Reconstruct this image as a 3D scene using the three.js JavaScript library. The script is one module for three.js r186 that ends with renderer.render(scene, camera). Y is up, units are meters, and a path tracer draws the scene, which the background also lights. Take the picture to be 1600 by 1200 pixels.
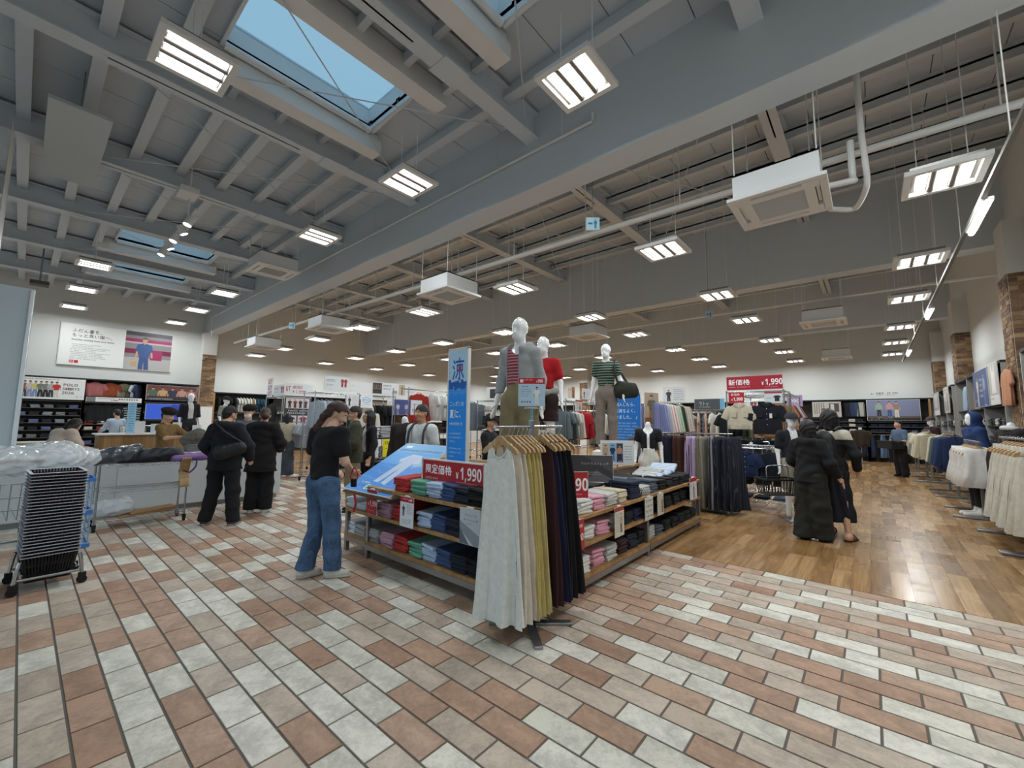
import * as THREE from 'three';
import { mergeGeometries, mergeVertices } from 'three/addons/utils/BufferGeometryUtils.js';
import { RoundedBoxGeometry } from 'three/addons/geometries/RoundedBoxGeometry.js';
import { RectAreaLightUniformsLib } from 'three/addons/lights/RectAreaLightUniformsLib.js';
RectAreaLightUniformsLib.init();

// ---------- camera, sky, exposure ----------
const scene = new THREE.Scene();
const EYE = 1.5, FOC = 654.16, PX = 800, PY = 592;
const BASIS = [[0.7604, 0.0583, 0.6468], [0.0097, 0.9948, -0.1011], [-0.6494, 0.0832, 0.7559]]; // rows: world x, y, z; columns: camera right, up, back
const camera = new THREE.PerspectiveCamera(2 * Math.atan(600 / FOC) * 180 / Math.PI, 4 / 3, 0.05, 200);
{
  const c = (i) => new THREE.Vector3(BASIS[0][i], BASIS[1][i], BASIS[2][i]).normalize();
  camera.quaternion.setFromRotationMatrix(new THREE.Matrix4().makeBasis(c(0), c(1), c(2)));
  camera.position.set(0, EYE, 0);
  camera.setViewOffset(1600, 1200, 0, 600 - PY, 1600, 1200);
}
const SKY = [0.4, 0.6, 0.74];
scene.background = new THREE.Color().setRGB(...SKY);
const EXPOSURE = 1.88, LAMP = 52, GLOW = 4;
const renderer = new THREE.WebGLRenderer({ antialias: true });
renderer.toneMapping = THREE.LinearToneMapping;
renderer.toneMappingExposure = EXPOSURE;
renderer.shadowMap.enabled = true;

// ---------- helpers ----------
let seed = 7;
const rnd = () => { seed = (seed + 0x6d2b79f5) | 0; let t = Math.imul(seed ^ (seed >>> 15), 1 | seed); t = (t + Math.imul(t ^ (t >>> 7), 61 | t)) ^ t; return ((t ^ (t >>> 14)) >>> 0) / 4294967296; };
const rr = (a, b) => a + (b - a) * rnd();
const pick = (a) => a[Math.floor(rnd() * a.length)];
const V = (x, y, z) => new THREE.Vector3(x, y, z);
const ray = (px, py) => { const c = [(px - PX) / FOC, -(py - PY) / FOC, -1]; return BASIS.map((r) => r[0] * c[0] + r[1] * c[1] + r[2] * c[2]); };
const onY = (px, py, y) => { const r = ray(px, py), t = (y - EYE) / r[1]; return [r[0] * t, y, r[2] * t]; };
const onZ = (px, py, z) => { const r = ray(px, py), t = z / r[2]; return [r[0] * t, EYE + r[1] * t, z]; };
const onX = (px, py, x) => { const r = ray(px, py), t = x / r[0]; return [x, EYE + r[1] * t, r[2] * t]; };
const used = new Map();
function numbered(n) { const k = used.get(n) ?? 0; used.set(n, k + 1); return k ? n + '_' + String(k).padStart(3, '0') : n; }
const mats = new Map();
function mat(color, rough = 0.8, metal = 0, extra = {}) {
  const key = [color, rough, metal, Object.entries(extra).map(([k, v]) => k + (v && v.isTexture ? v.uuid : v)).join()].join();
  if (!mats.has(key)) {
    const m = new THREE.MeshPhysicalMaterial({ color, roughness: rough, metalness: metal, ...extra });
    m.side = THREE.DoubleSide; mats.set(key, m);
  }
  return mats.get(key);
}
const I4 = () => new THREE.Matrix4();
function clean(g) { // position, normal and uv only, not indexed
  let r = g.index ? g.toNonIndexed() : g;
  for (const n of Object.keys(r.attributes)) if (!['position', 'normal', 'uv'].includes(n)) r.deleteAttribute(n);
  if (!r.attributes.normal) r.computeVertexNormals();
  if (!r.attributes.uv) r.setAttribute('uv', new THREE.BufferAttribute(new Float32Array(r.attributes.position.count * 2), 2));
  r.morphAttributes = {}; r.clearGroups(); if (g.userData.keepUV) r.userData.keepUV = true;
  return r;
}
const merge = (list) => (list.length === 1 ? clean(list[0]) : mergeGeometries(list.map(clean)));
function box(w, h, d, x = 0, y = 0, z = 0) { return new THREE.BoxGeometry(w, h, d).translate(x, y, z); }
function span(x0, x1, y0, y1, z0, z1) { return box(Math.abs(x1 - x0), Math.abs(y1 - y0), Math.abs(z1 - z0), (x0 + x1) / 2, (y0 + y1) / 2, (z0 + z1) / 2); }
function rbox(w, h, d, r = 0.01, x = 0, y = 0, z = 0, seg = 2) { return new RoundedBoxGeometry(w, h, d, seg, Math.min(r, w / 2.01, h / 2.01, d / 2.01)).translate(x, y, z); }
function rod(a, b, r = 0.01, seg = 8, r2 = r) {
  const A = V(...a), B = V(...b), L = A.distanceTo(B), g = new THREE.CylinderGeometry(r2, r, L, seg, 1);
  g.applyQuaternion(new THREE.Quaternion().setFromUnitVectors(V(0, 1, 0), B.clone().sub(A).normalize()));
  return g.translate((A.x + B.x) / 2, (A.y + B.y) / 2, (A.z + B.z) / 2);
}
function wire(pts, r = 0.005, n = 24, seg = 6, closed = false) { return new THREE.TubeGeometry(new THREE.CatmullRomCurve3(pts.map((p) => V(...p)), closed, 'catmullrom', 0.3), n, r, seg, closed); }
function lathe(pts, seg = 20) { return new THREE.LatheGeometry(pts.map((p) => new THREE.Vector2(...p)), seg); }
function ball(r, x, y, z, sx = 1, sy = 1, sz = 1, a = 14, b = 10) { return new THREE.SphereGeometry(r, a, b).scale(sx, sy, sz).translate(x, y, z); }
function planar(g, s = 1) { // uv in metres by the dominant face direction
  const p = g.attributes.position, n = g.attributes.normal, uv = new Float32Array(p.count * 2);
  for (let i = 0; i < p.count; i++) {
    const ax = Math.abs(n.getX(i)), ay = Math.abs(n.getY(i)), az = Math.abs(n.getZ(i));
    const [a, b] = ay >= ax && ay >= az ? [p.getX(i), p.getZ(i)] : ax >= az ? [p.getZ(i), p.getY(i)] : [p.getX(i), p.getY(i)];
    uv[i * 2] = a * s; uv[i * 2 + 1] = b * s;
  }
  g.setAttribute('uv', new THREE.BufferAttribute(uv, 2)); return g;
}
function mesh(name, geo, m) { const o = new THREE.Mesh(geo, m); o.name = name; o.castShadow = o.receiveShadow = true; return o; }
function part(parent, name, geos, m, label) {
  const g = geos.isBufferGeometry ? (geos.attributes.uv && geos.attributes.normal ? geos : clean(geos)) : merge(geos);
  if (m.map || m.bumpMap) if (!g.userData.keepUV) planar(g);
  const o = mesh(name, g, m); if (label) o.userData.label = label; parent.add(o); return o;
}
function tag(o, label, category, group) { o.userData.label = label; o.userData.category = category; if (group) o.userData.group = group; return o; }
function thing(name, label, category, pos = [0, 0, 0], turn = 0, group) {
  const o = new THREE.Group(); o.name = numbered(name); o.position.set(...pos); o.rotation.y = turn; scene.add(o); return tag(o, label, category, group);
}
function solo(name, label, category, geos, m, pos = [0, 0, 0], turn = 0, group) { // a thing of one mesh
  const g = geos.isBufferGeometry ? clean(geos) : merge(geos); if ((m.map || m.bumpMap) && !g.userData.keepUV) planar(g);
  const o = mesh(numbered(name), g, m); o.position.set(...pos); o.rotation.y = turn; scene.add(o); return tag(o, label, category, group);
}
function copyOf(o, pos, turn, label, group) {
  const c = o.clone(); c.name = numbered(o.name.replace(/_\d{3}$/, '')); c.position.set(...pos); if (turn !== undefined) c.rotation.y = turn;
  c.userData = { ...o.userData }; if (label) c.userData.label = label; if (group) c.userData.group = group; scene.add(c); return c;
}
function struct(name, label) { const o = new THREE.Group(); o.name = name; o.userData = { kind: 'structure', label, category: name.split('_')[0] }; scene.add(o); return o; }

// ---------- computed textures ----------
function noiseField(n, scales, seed0) { // tiling value noise in 0..1
  const out = new Float32Array(n * n); let tot = 0;
  scales.forEach(([fx, fy, amp], k) => {
    let s = seed0 * 977 + k * 131; const r = () => { s = (s * 1664525 + 1013904223) | 0; return (s >>> 0) / 4294967296; };
    const lat = Float32Array.from({ length: fx * fy }, r); tot += amp;
    for (let y = 0; y < n; y++) for (let x = 0; x < n; x++) {
      const u = x / n * fx, v = y / n * fy, x0 = Math.floor(u), y0 = Math.floor(v), a = u - x0, b = v - y0, sa = a * a * (3 - 2 * a), sb = b * b * (3 - 2 * b);
      const g = (i, j) => lat[((j + y0) % fy) * fx + (i + x0) % fx];
      out[y * n + x] += amp * ((g(0, 0) * (1 - sa) + g(1, 0) * sa) * (1 - sb) + (g(0, 1) * (1 - sa) + g(1, 1) * sa) * sb);
    }
  });
  return out.map((v) => v / tot);
}
function grayTex(n, field, lo, hi, repeat = 1, srgb = true, tint = [1, 1, 1]) {
  const d = new Uint8Array(n * n * 4);
  for (let i = 0; i < n * n; i++) { const v = lo + (hi - lo) * field[i]; for (let c = 0; c < 3; c++) d[i * 4 + c] = Math.max(0, Math.min(255, 255 * (1 - (1 - v) * tint[c]))); d[i * 4 + 3] = 255; }
  const t = new THREE.DataTexture(d, n, n); t.wrapS = t.wrapT = THREE.RepeatWrapping; t.magFilter = THREE.LinearFilter; t.minFilter = THREE.LinearMipmapLinearFilter; t.generateMipmaps = true;
  t.repeat.set(repeat, repeat); if (srgb) t.colorSpace = THREE.SRGBColorSpace; t.needsUpdate = true; return t;
}
const fTile = noiseField(512, [[6, 6, 1], [16, 16, 1], [48, 48, 0.7], [128, 128, 0.6]], 3).map((v) => Math.max(0, Math.min(1, (v - 0.5) * 2.2 + 0.5)));
const tTile = grayTex(512, fTile, 0.84, 1.03, 1), tTileB = grayTex(512, fTile, 0, 1, 1, false);
const fWood = noiseField(512, [[60, 2, 1], [140, 5, 0.8], [12, 2, 0.8], [5, 3, 0.7]], 5).map((v) => Math.max(0, Math.min(1, (v - 0.5) * 2 + 0.5)));
const tWood = grayTex(512, fWood, 0.76, 1.05, 1, true, [0.9, 1.05, 1.2]);
const fCloth = noiseField(256, [[64, 64, 1], [128, 128, 1], [9, 9, 0.8]], 9);
const tCloth = grayTex(256, fCloth, 0.86, 1.04, 4), tDenim = grayTex(256, noiseField(256, [[100, 10, 1], [128, 40, 0.7], [6, 6, 1.2]], 12), 0.55, 1.15, 2);
const tRough = grayTex(256, noiseField(256, [[8, 8, 1], [24, 24, 0.7], [90, 90, 0.4]], 15), 0.25, 0.62, 0.4, false);
const tWall = grayTex(256, noiseField(256, [[40, 40, 1], [120, 120, 1]], 17), 0, 1, 2, false);
function canvasTex(w, h, draw) {
  const c = document.createElement('canvas'); c.width = w; c.height = h; const g = c.getContext('2d'); g.fillStyle = '#fff'; g.fillRect(0, 0, w, h); draw(g, w, h);
  const t = new THREE.CanvasTexture(c); t.colorSpace = THREE.SRGBColorSpace; t.needsUpdate = true; return t;
}
function panel(w, h, t, tex, x = 0, y = 0, z = 0) { // front face carries the whole print (facing +z)
  const g = new THREE.PlaneGeometry(w, h).translate(x, y, z + t / 2 + 0.0012); g.userData.keepUV = true; return g;
}
const M = {
  wall: mat(0xdedfdc, 0.85, 0, { bumpMap: tWall, bumpScale: 0.0006 }), steel: mat(0xd0d7de, 0.55), deck: mat(0xc6ced6, 0.6),
  white: mat(0xe6e6e4, 0.5), chrome: mat(0xb9bcc0, 0.22, 1), alu: mat(0x9c9d9f, 0.38, 0.9), dark: mat(0x17171a, 0.6), black: mat(0x0c0c0e, 0.7), wood: mat(0xb58c5c, 0.5, 0, { map: tWood }), woodD: mat(0x80603f, 0.5, 0, { map: tWood }),
  gloss: mat(0xf0f1f2, 0.18, 0, { clearcoat: 0.6, clearcoatRoughness: 0.15 }), hanger: mat(0xdfbb88, 0.45, 0, { map: tWood }),
};
const lampMat = new THREE.MeshStandardMaterial({ color: 0xffffff, emissive: new THREE.Color().setRGB(1, 0.98, 0.95), emissiveIntensity: GLOW, roughness: 0.6 });
lampMat.side = THREE.DoubleSide;
const coolLamp = new THREE.MeshStandardMaterial({ color: 0xffffff, emissive: new THREE.Color().setRGB(0.9, 1, 0.98), emissiveIntensity: GLOW, roughness: 0.6 });

// ---------- the building ----------
const XL = -21.6, XR = 2.25, ZB = -23.2, ZF = 4.2, ZE = -5.08, YA = 6.32, YR = 7.0;
{ // tiled floor: each tile its own piece, the 300 that show largest; the rest joined
  const f = struct('floor', 'terracotta, pink and off-white rectangular floor tiles laid in running bond'), px = 0.346, pz = 0.1655, z0 = -0.195, gap = 0.011;
  part(f, 'grout_bed', [span(XL, XR, -0.25, -0.006, ZE, ZF)], mat(0x6d665f, 0.9, 0, { bumpMap: tWall, bumpScale: 0.002 }));
  const hues = [0xe2dccd, 0xdad4c5, 0xe6e0d3, 0xc9b6a4, 0xc2af9d, 0xcdbbaa, 0xb8937a, 0xb08a71, 0xbe9c84];
  const tm = hues.map((c) => mat(c, 0.6, 0, { map: tTile, bumpMap: tTileB, bumpScale: 0.0012, roughnessMap: null }));
  const geos = Array.from({ length: 10 }, (_, i) => { const g = clean(new RoundedBoxGeometry(px - gap, 0.012, pz - gap, 1, 0.003)); planar(g); const uv = g.attributes.uv; for (let k = 0; k < uv.count; k++) uv.setXY(k, uv.getX(k) + i * 0.237, uv.getY(k) + i * 0.391); return g; });
  const list = [];
  for (let r = -27; r <= 29; r++) {
    const z = z0 - r * pz, off = (r & 1 ? 0.123 : -0.05);
    for (let k = -63; k <= 7; k++) {
      const x = off + (k + 0.5) * px; if (x - px / 2 < XL || x + px / 2 > XR) continue;
      // distance along the viewing axis, and whether it can be seen
      const c = [0, 1, 2].map((i) => BASIS[0][i] * x + BASIS[1][i] * -EYE + BASIS[2][i] * z), D = -c[2], sx = PX + FOC * c[0] / D, sy = PY - FOC * c[1] / D, seen = D > 0.3 && sx > -40 && sx < 1640 && sy < 1250;
      const h = rnd(), q = h < 0.6 ? Math.floor(h * 5) : (((k + (r >> 1) + 2 * r) % 3) + 3) % 3, t = [0, 3, 6][q]; list.push({ x, z, D: seen ? D : 99 + D, m: t + Math.floor(rnd() * 3), g: Math.floor(rnd() * 10) });
    }
  }
  list.sort((a, b) => a.D - b.D);
  const rest = hues.map(() => []);
  list.forEach((t, i) => {
    if (i < 300) { const o = mesh('tile', geos[t.g], tm[t.m]); o.position.set(t.x, -0.006, t.z); f.add(o); }
    else rest[t.m].push(geos[t.g].clone().translate(t.x, -0.006, t.z));
  });
  rest.forEach((g, i) => { if (g.length) { const o = mesh('tile_field', mergeGeometries(g), tm[i]); o.userData.kind = 'stuff'; f.add(o); } });
}
{ // wooden floor
  const f = struct('floor_001', 'brown oak plank floor with a varnished sheen'), w = 0.1465;
  part(f, 'floor_bed', [span(XL, XR, -0.25, -0.006, ZB, ZE)], mat(0x3a2a1c, 0.9));
  const tones = [0xbb966b, 0xad875a, 0xc5a176, 0xa07c50, 0xb48e62, 0x98744b];
  const tm = tones.map((c) => mat(c, 0.3, 0, { map: tWood, roughnessMap: tRough, roughness: 0.62, specularIntensity: 0.75 }));
  const lens = [0.6, 0.9, 1.2], geos = lens.map((L) => Array.from({ length: 6 }, (_, i) => { const g = clean(new THREE.BoxGeometry(w - 0.0016, 0.012, L - 0.0016)); planar(g); const uv = g.attributes.uv; for (let k = 0; k < uv.count; k++) uv.setXY(k, uv.getX(k) + i * 0.171, uv.getY(k) + i * 0.313); return g; }));
  const list = [];
  for (let k = 0; ; k++) {
    const x = XR - (k + 0.5) * w; if (x < XL) break;
    let z = ZE + rr(0, 0.55); z = ZE;
    let first = true;
    while (z > ZB + 0.3) {
      let li = Math.floor(rnd() * 3); const L = lens[li]; const zz = z - L / 2; 
      const c = [0, 1, 2].map((i) => BASIS[0][i] * x + BASIS[1][i] * -EYE + BASIS[2][i] * zz), D = -c[2], sx = PX + FOC * c[0] / D;
      const seen = sx > 900 && sx < 1640; list.push({ x, z: zz, D: seen ? D : 99 + D, li, m: Math.floor(rnd() * 6), g: Math.floor(rnd() * 6) }); z -= L; first = false;
    }
  }
  list.sort((a, b) => a.D - b.D); const rest = tones.map(() => []);
  list.forEach((t, i) => { const g = geos[t.li][t.g]; if (i < 300) { const o = mesh('plank', g, tm[t.m]); o.position.set(t.x, -0.006, t.z); f.add(o); } else rest[t.m].push(g.clone().translate(t.x, -0.006, t.z)); });
  rest.forEach((g, i) => { const o = mesh('plank_field', mergeGeometries(g), tm[i]); o.userData.kind = 'stuff'; f.add(o); });
}
{ // walls
  part(struct('wall_left', 'white plastered end wall behind the sales floor'), 'plaster', [span(XL - 0.3, XL, -0.25, 7.4, ZB, ZF)], M.wall);
  part(struct('wall_back', 'white plastered back wall above the jeans shelves'), 'plaster', [span(XL - 0.3, XR + 0.3, -0.25, 7.4, ZB - 0.3, ZB)], M.wall);
  part(struct('wall_right', 'white plastered side wall between brick columns'), 'plaster', [span(XR, XR + 0.3, -0.25, 7.4, ZB, ZF)], M.wall);
  const wf = struct('wall_front', 'white entrance wall with glazed openings'), ops = [[-19, -15.5], [-14.5, -11], [-9, -5.4], [-4.6, -1.2], [-0.6, 1.6]], seg = []; let x = XL;
  for (const [a, b] of ops) { seg.push(span(x, a, -0.25, 7.4, ZF, ZF + 0.3), span(a, b, 3.4, 7.4, ZF, ZF + 0.3), span(a, b, -0.25, 0, ZF, ZF + 0.3)); x = b; }
  seg.push(span(x, XR + 0.3, -0.25, 7.4, ZF, ZF + 0.3)); part(wf, 'plaster', seg, M.wall);
  const glass = mat(0xffffff, 0.02, 0, { transmission: 1, thickness: 0, ior: 1.45 });
  ops.forEach(([a, b], i) => {
    const w = struct('window_' + (i + 1), 'glazed entrance opening with grey frame'), m = (a + b) / 2;
    part(w, 'window_frame', [span(a, b, 0, 0.08, ZF + 0.1, ZF + 0.2), span(a, b, 3.32, 3.4, ZF + 0.1, ZF + 0.2), span(a, a + 0.07, 0, 3.4, ZF + 0.1, ZF + 0.2), span(b - 0.07, b, 0, 3.4, ZF + 0.1, ZF + 0.2), span(m - 0.04, m + 0.04, 0, 3.4, ZF + 0.1, ZF + 0.2)], M.alu);
    for (const [p, q] of [[a, m], [m, b]]) part(w, 'pane', [span(p + 0.05, q - 0.05, 0.06, 3.34, ZF + 0.146, ZF + 0.154)], glass);
  });
  const gr = struct('ground', 'grey pavement outside the entrance'); part(gr, 'pavement', [span(-45, 25, -0.3, -0.05, ZF + 0.3, 40)], mat(0x77746e, 0.9)); gr.userData.category = 'ground';
}
const SKYL = [[-3.15, -1.75], [-6.05, -4.62], [-15.25, -13.3], [-18.2, -16.4]]; // roof lights of the entrance bay: x ranges
const SZ0 = -1.3, SZ1 = -3.35;
{ // roof: panels with open joints, purlins, girders, clad beams
  const c = struct('ceiling', 'exposed grey steel roof with girders, purlins and flat deck panels');
  const pw = 0.78, jw = 0.012, cover = [];
  for (let x = XL; x < XR - 0.05; x += pw) {
    const a = x + jw / 2, b = Math.min(x + pw, XR) - jw / 2; let runs = [[ZF, ZE]];
    for (const [s0, s1] of SKYL) if (b > s0 && a < s1) {
      runs = [[ZF, SZ0], [SZ1, ZE]];
      if (a < s0) part(c, 'roof_panel', [span(a, s0, YA, YA + 0.06, SZ0, SZ1)], M.deck);
      if (b > s1) part(c, 'roof_panel', [span(s1, b, YA, YA + 0.06, SZ0, SZ1)], M.deck);
    }
    for (const [z0, z1] of runs) part(c, 'roof_panel', [span(a, b, YA, YA + 0.06, z0, z1)], M.deck);
    const clear = !SKYL.some(([s0, s1]) => x > s0 - 0.02 && x < s1 + 0.02);
    if (clear) cover.push(span(x - 0.05, x + 0.05, YA + 0.055, YA + 0.09, ZF, ZE)); else cover.push(span(x - 0.05, x + 0.05, YA + 0.055, YA + 0.09, ZF, SZ0), span(x - 0.05, x + 0.05, YA + 0.055, YA + 0.09, SZ1, ZE));
  }
  for (let x = XL; x < XR - 0.05; x += pw) { const b = Math.min(x + pw, XR); part(c, 'roof_panel', [span(x + jw / 2, b - jw / 2, YR, YR + 0.06, ZE - 0.2, ZB)], M.deck); cover.push(span(x - 0.05, x + 0.05, YR + 0.055, YR + 0.09, ZE, ZB)); }
  cover.push(span(XL, XR, YA, YR + 0.1, ZE - 0.12, ZE - 0.02));
  part(c, 'joint_cover', cover, mat(0x3a3a3a, 0.9));
  const ib = (x, y0, y1, z0, z1, w = 0.24) => [span(x - w / 2, x + w / 2, y0, y0 + 0.022, z0, z1), span(x - w / 2, x + w / 2, y1 - 0.022, y1, z0, z1), span(x - 0.012, x + 0.012, y0, y1, z0, z1)];
  const ga = []; for (let i = -1; i < 7; i++) ga.push(-0.75 - 3.03 * i);
  for (const x of ga) if (x < XR) { part(c, 'girder', ib(x, 5.86, 6.27, ZF, -4.86), M.steel); part(c, 'gusset', [span(x - 0.16, x + 0.16, 5.845, 5.868, -3.35, -2.95)], M.steel); }
  const gr = []; for (let x = -1.0; x > XL; x -= 3.6) gr.push(x);
  for (const x of gr) part(c, 'girder', ib(x, 6.55, 6.95, -5.3, ZB, 0.26), M.steel);
  // purlins
  const xs = [XR, ...ga.filter((x) => x < XR), XL];
  for (let k = 0; k < xs.length - 1; k++) {
    const b = xs[k] - 0.02, a = xs[k + 1] + 0.02, sk = SKYL.find(([s0, s1]) => s0 > a && s1 < b);
    for (let z = 3.6; z > -4.7; z -= 0.65) {
      if (sk && z < SZ0 + 0.3 && z > SZ1 - 0.3) { part(c, 'purlin', [span(a, sk[0] - 0.25, 6.12, 6.27, z - 0.045, z + 0.045)], M.steel); part(c, 'purlin', [span(sk[1] + 0.25, b, 6.12, 6.27, z - 0.045, z + 0.045)], M.steel); }
      else part(c, 'purlin', [span(a, b, 6.14, 6.25, z - 0.05, z + 0.05), span(a, b, 6.12, 6.145, z - 0.075, z + 0.075), span(a, b, 6.25, 6.32, z - 0.03, z + 0.03)], M.steel);
    }
  }
  const ys = [XR, ...gr, XL];
  for (let k = 0; k < ys.length - 1; k++) for (let z = -6.1; z > -23; z -= 0.92) { if (Math.abs(z + 12.4) < 0.3 || Math.abs(z + 19.9) < 0.3) continue; part(c, 'purlin', [span(ys[k + 1] + 0.02, ys[k] - 0.02, 6.76, 6.94, z - 0.03, z + 0.03), span(ys[k + 1] + 0.02, ys[k] - 0.02, 6.75, 6.775, z - 0.06, z + 0.06), span(ys[k + 1] + 0.02, ys[k] - 0.02, 6.9, 7.0, z - 0.03, z + 0.03)], M.steel); }
  // clad main beams
  const clad = mat(0xd3dbe2, 0.6, 0, { bumpMap: tWall, bumpScale: 0.0006 }), cladR = clad;
  part(c, 'beam', [span(XL, XR, 5.1, 6.45, -5.3, -4.86), span(XL, XR, 6.3, 7.1, -5.3, -5.1)], clad, 'tall pale clad beam between entrance bay and sales floor');
  part(c, 'beam', [span(XL, XR, 5.12, 7.05, -12.85, -12.4)], cladR, 'grey clad beam across the sales floor');
  part(c, 'beam', [span(XL, XR, 5.12, 7.05, -20.35, -19.9)], cladR, 'far clad beam near the back wall');
  // brace rods between girders
  const br = []; for (let k = 0; k + 1 < ga.length; k++) { br.push(rod([ga[k], 5.95, -4.7], [ga[k + 1], 5.95, -0.4], 0.009, 6), rod([ga[k + 1], 5.95, -4.7], [ga[k], 5.95, -0.4], 0.009, 6)); }
  for (const b of br) part(c, 'brace_rod', [b], M.steel);
  for (let k = 0; k + 1 < gr.length; k++) { part(c, 'brace_rod', [rod([gr[k], 6.6, -5.5], [gr[k + 1], 6.6, -12.2], 0.01, 6)], M.steel); part(c, 'brace_rod', [rod([gr[k + 1], 6.6, -5.5], [gr[k], 6.6, -12.2], 0.01, 6)], M.steel); }
  // skylights
  const opal = mat(0xccd4d8, 0.35, 0, { transmission: 1, thickness: 0, ior: 1.2 });
  SKYL.forEach(([a, b], i) => {
    const w = struct('window_' + (6 + i), 'roof light with pale blue daylight between boxed edges');
    part(w, 'shaft', [span(a - 0.04, a, 6.25, 6.66, SZ0, SZ1), span(b, b + 0.04, 6.25, 6.66, SZ0, SZ1), span(a, b, 6.25, 6.66, SZ0, SZ0 + 0.04), span(a, b, 6.25, 6.66, SZ1 - 0.04, SZ1)], mat(0xdfe6ea, 0.6));
    part(w, 'pane', [span(a, b, 6.62, 6.63, SZ0, SZ1)], opal);
    for (const x of [a - 0.13, b + 0.13]) part(w, 'edge_casing', [span(x - 0.13, x + 0.13, 5.98, 6.2, SZ0 + 0.35, SZ1 - 0.25), span(x - 0.1, x + 0.1, 6.2, 6.3, SZ0 + 0.3, SZ1 - 0.2)], M.white);
    part(w, 'blind_tube', [rod([a + 0.06, 6.24, SZ0], [a + 0.06, 6.24, SZ1], 0.05, 10)], M.white);
    part(w, 'drive_rod', [rod([a + 0.06, 6.24, SZ1 - 0.05], [b - 0.1, 6.3, SZ1 - 0.05], 0.03, 8)], M.white);
  });
}
{ // brick columns
  const bm = [0x9a7a58, 0x7f6145, 0xab8b66, 0x6e523b, 0x8d6c4e].map((c) => mat(c, 0.85, 0, { map: tTile, bumpMap: tTileB, bumpScale: 0.003 }));
  let nth = 0;
  function column(x, z, w, d, top, faces, label, y0 = 2.0) {
    const t = thing('brick_column', label, 'column', [x, 0, z], 0, 'brick clad columns');
    part(t, 'core', [span(-w / 2, w / 2, 0, 5.1, -d / 2, d / 2)], M.wall);
    const bh = 0.075, g = {};
    for (const [nx, nz] of faces) {
      const fw = nx ? d : w; let row = 0;
      for (let y = y0; y < top - 0.01; y += bh, row++) for (let u = -fw / 2, k = 0; u < fw / 2 - 0.02; k++) {
        let L = k === 0 && row & 1 ? 0.11 : 0.21; L = Math.min(L, fw / 2 - u); const key = L.toFixed(2) + (nx ? 'x' : 'z'), dep = 0.01 + rnd() * 0.008;
        g[key] ??= nx ? planar(clean(new THREE.BoxGeometry(0.04, bh - 0.006, L - 0.008))) : planar(clean(new THREE.BoxGeometry(L - 0.008, bh - 0.006, 0.04)));
        const o = mesh('brick', g[key], pick(bm)); o.position.set(nx ? nx * (w / 2 + dep - 0.02) : u + L / 2, y + bh / 2, nx ? u + L / 2 : nz * (d / 2 + dep - 0.02)); t.add(o); u += L;
      }
    }
    nth++;
  }
  column(XL + 0.25, -5.0, 0.5, 0.5, 4.15, [[1, 0]], 'brown brick column against the white wall right of the big poster');
  column(XR - 0.16, -11.2, 0.32, 0.62, 4.1, [[-1, 0], [0, 1]], 'brown brick column between two printed panels on the side wall', 0.9);
  column(XR - 0.16, -17.4, 0.32, 0.6, 4.1, [[-1, 0], [0, 1]], 'brown brick column beside the narrow garment panels', 1.2);
  column(XR - 0.16, -22.9, 0.32, 0.5, 3.9, [[-1, 0], [0, 1]], 'brown brick column in the corner by the jeans poster');
  column(-13.6, ZB + 0.2, 0.55, 0.4, 3.9, [[0, 1]], 'brown brick column on the back wall above the shelving signs');
}
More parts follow.
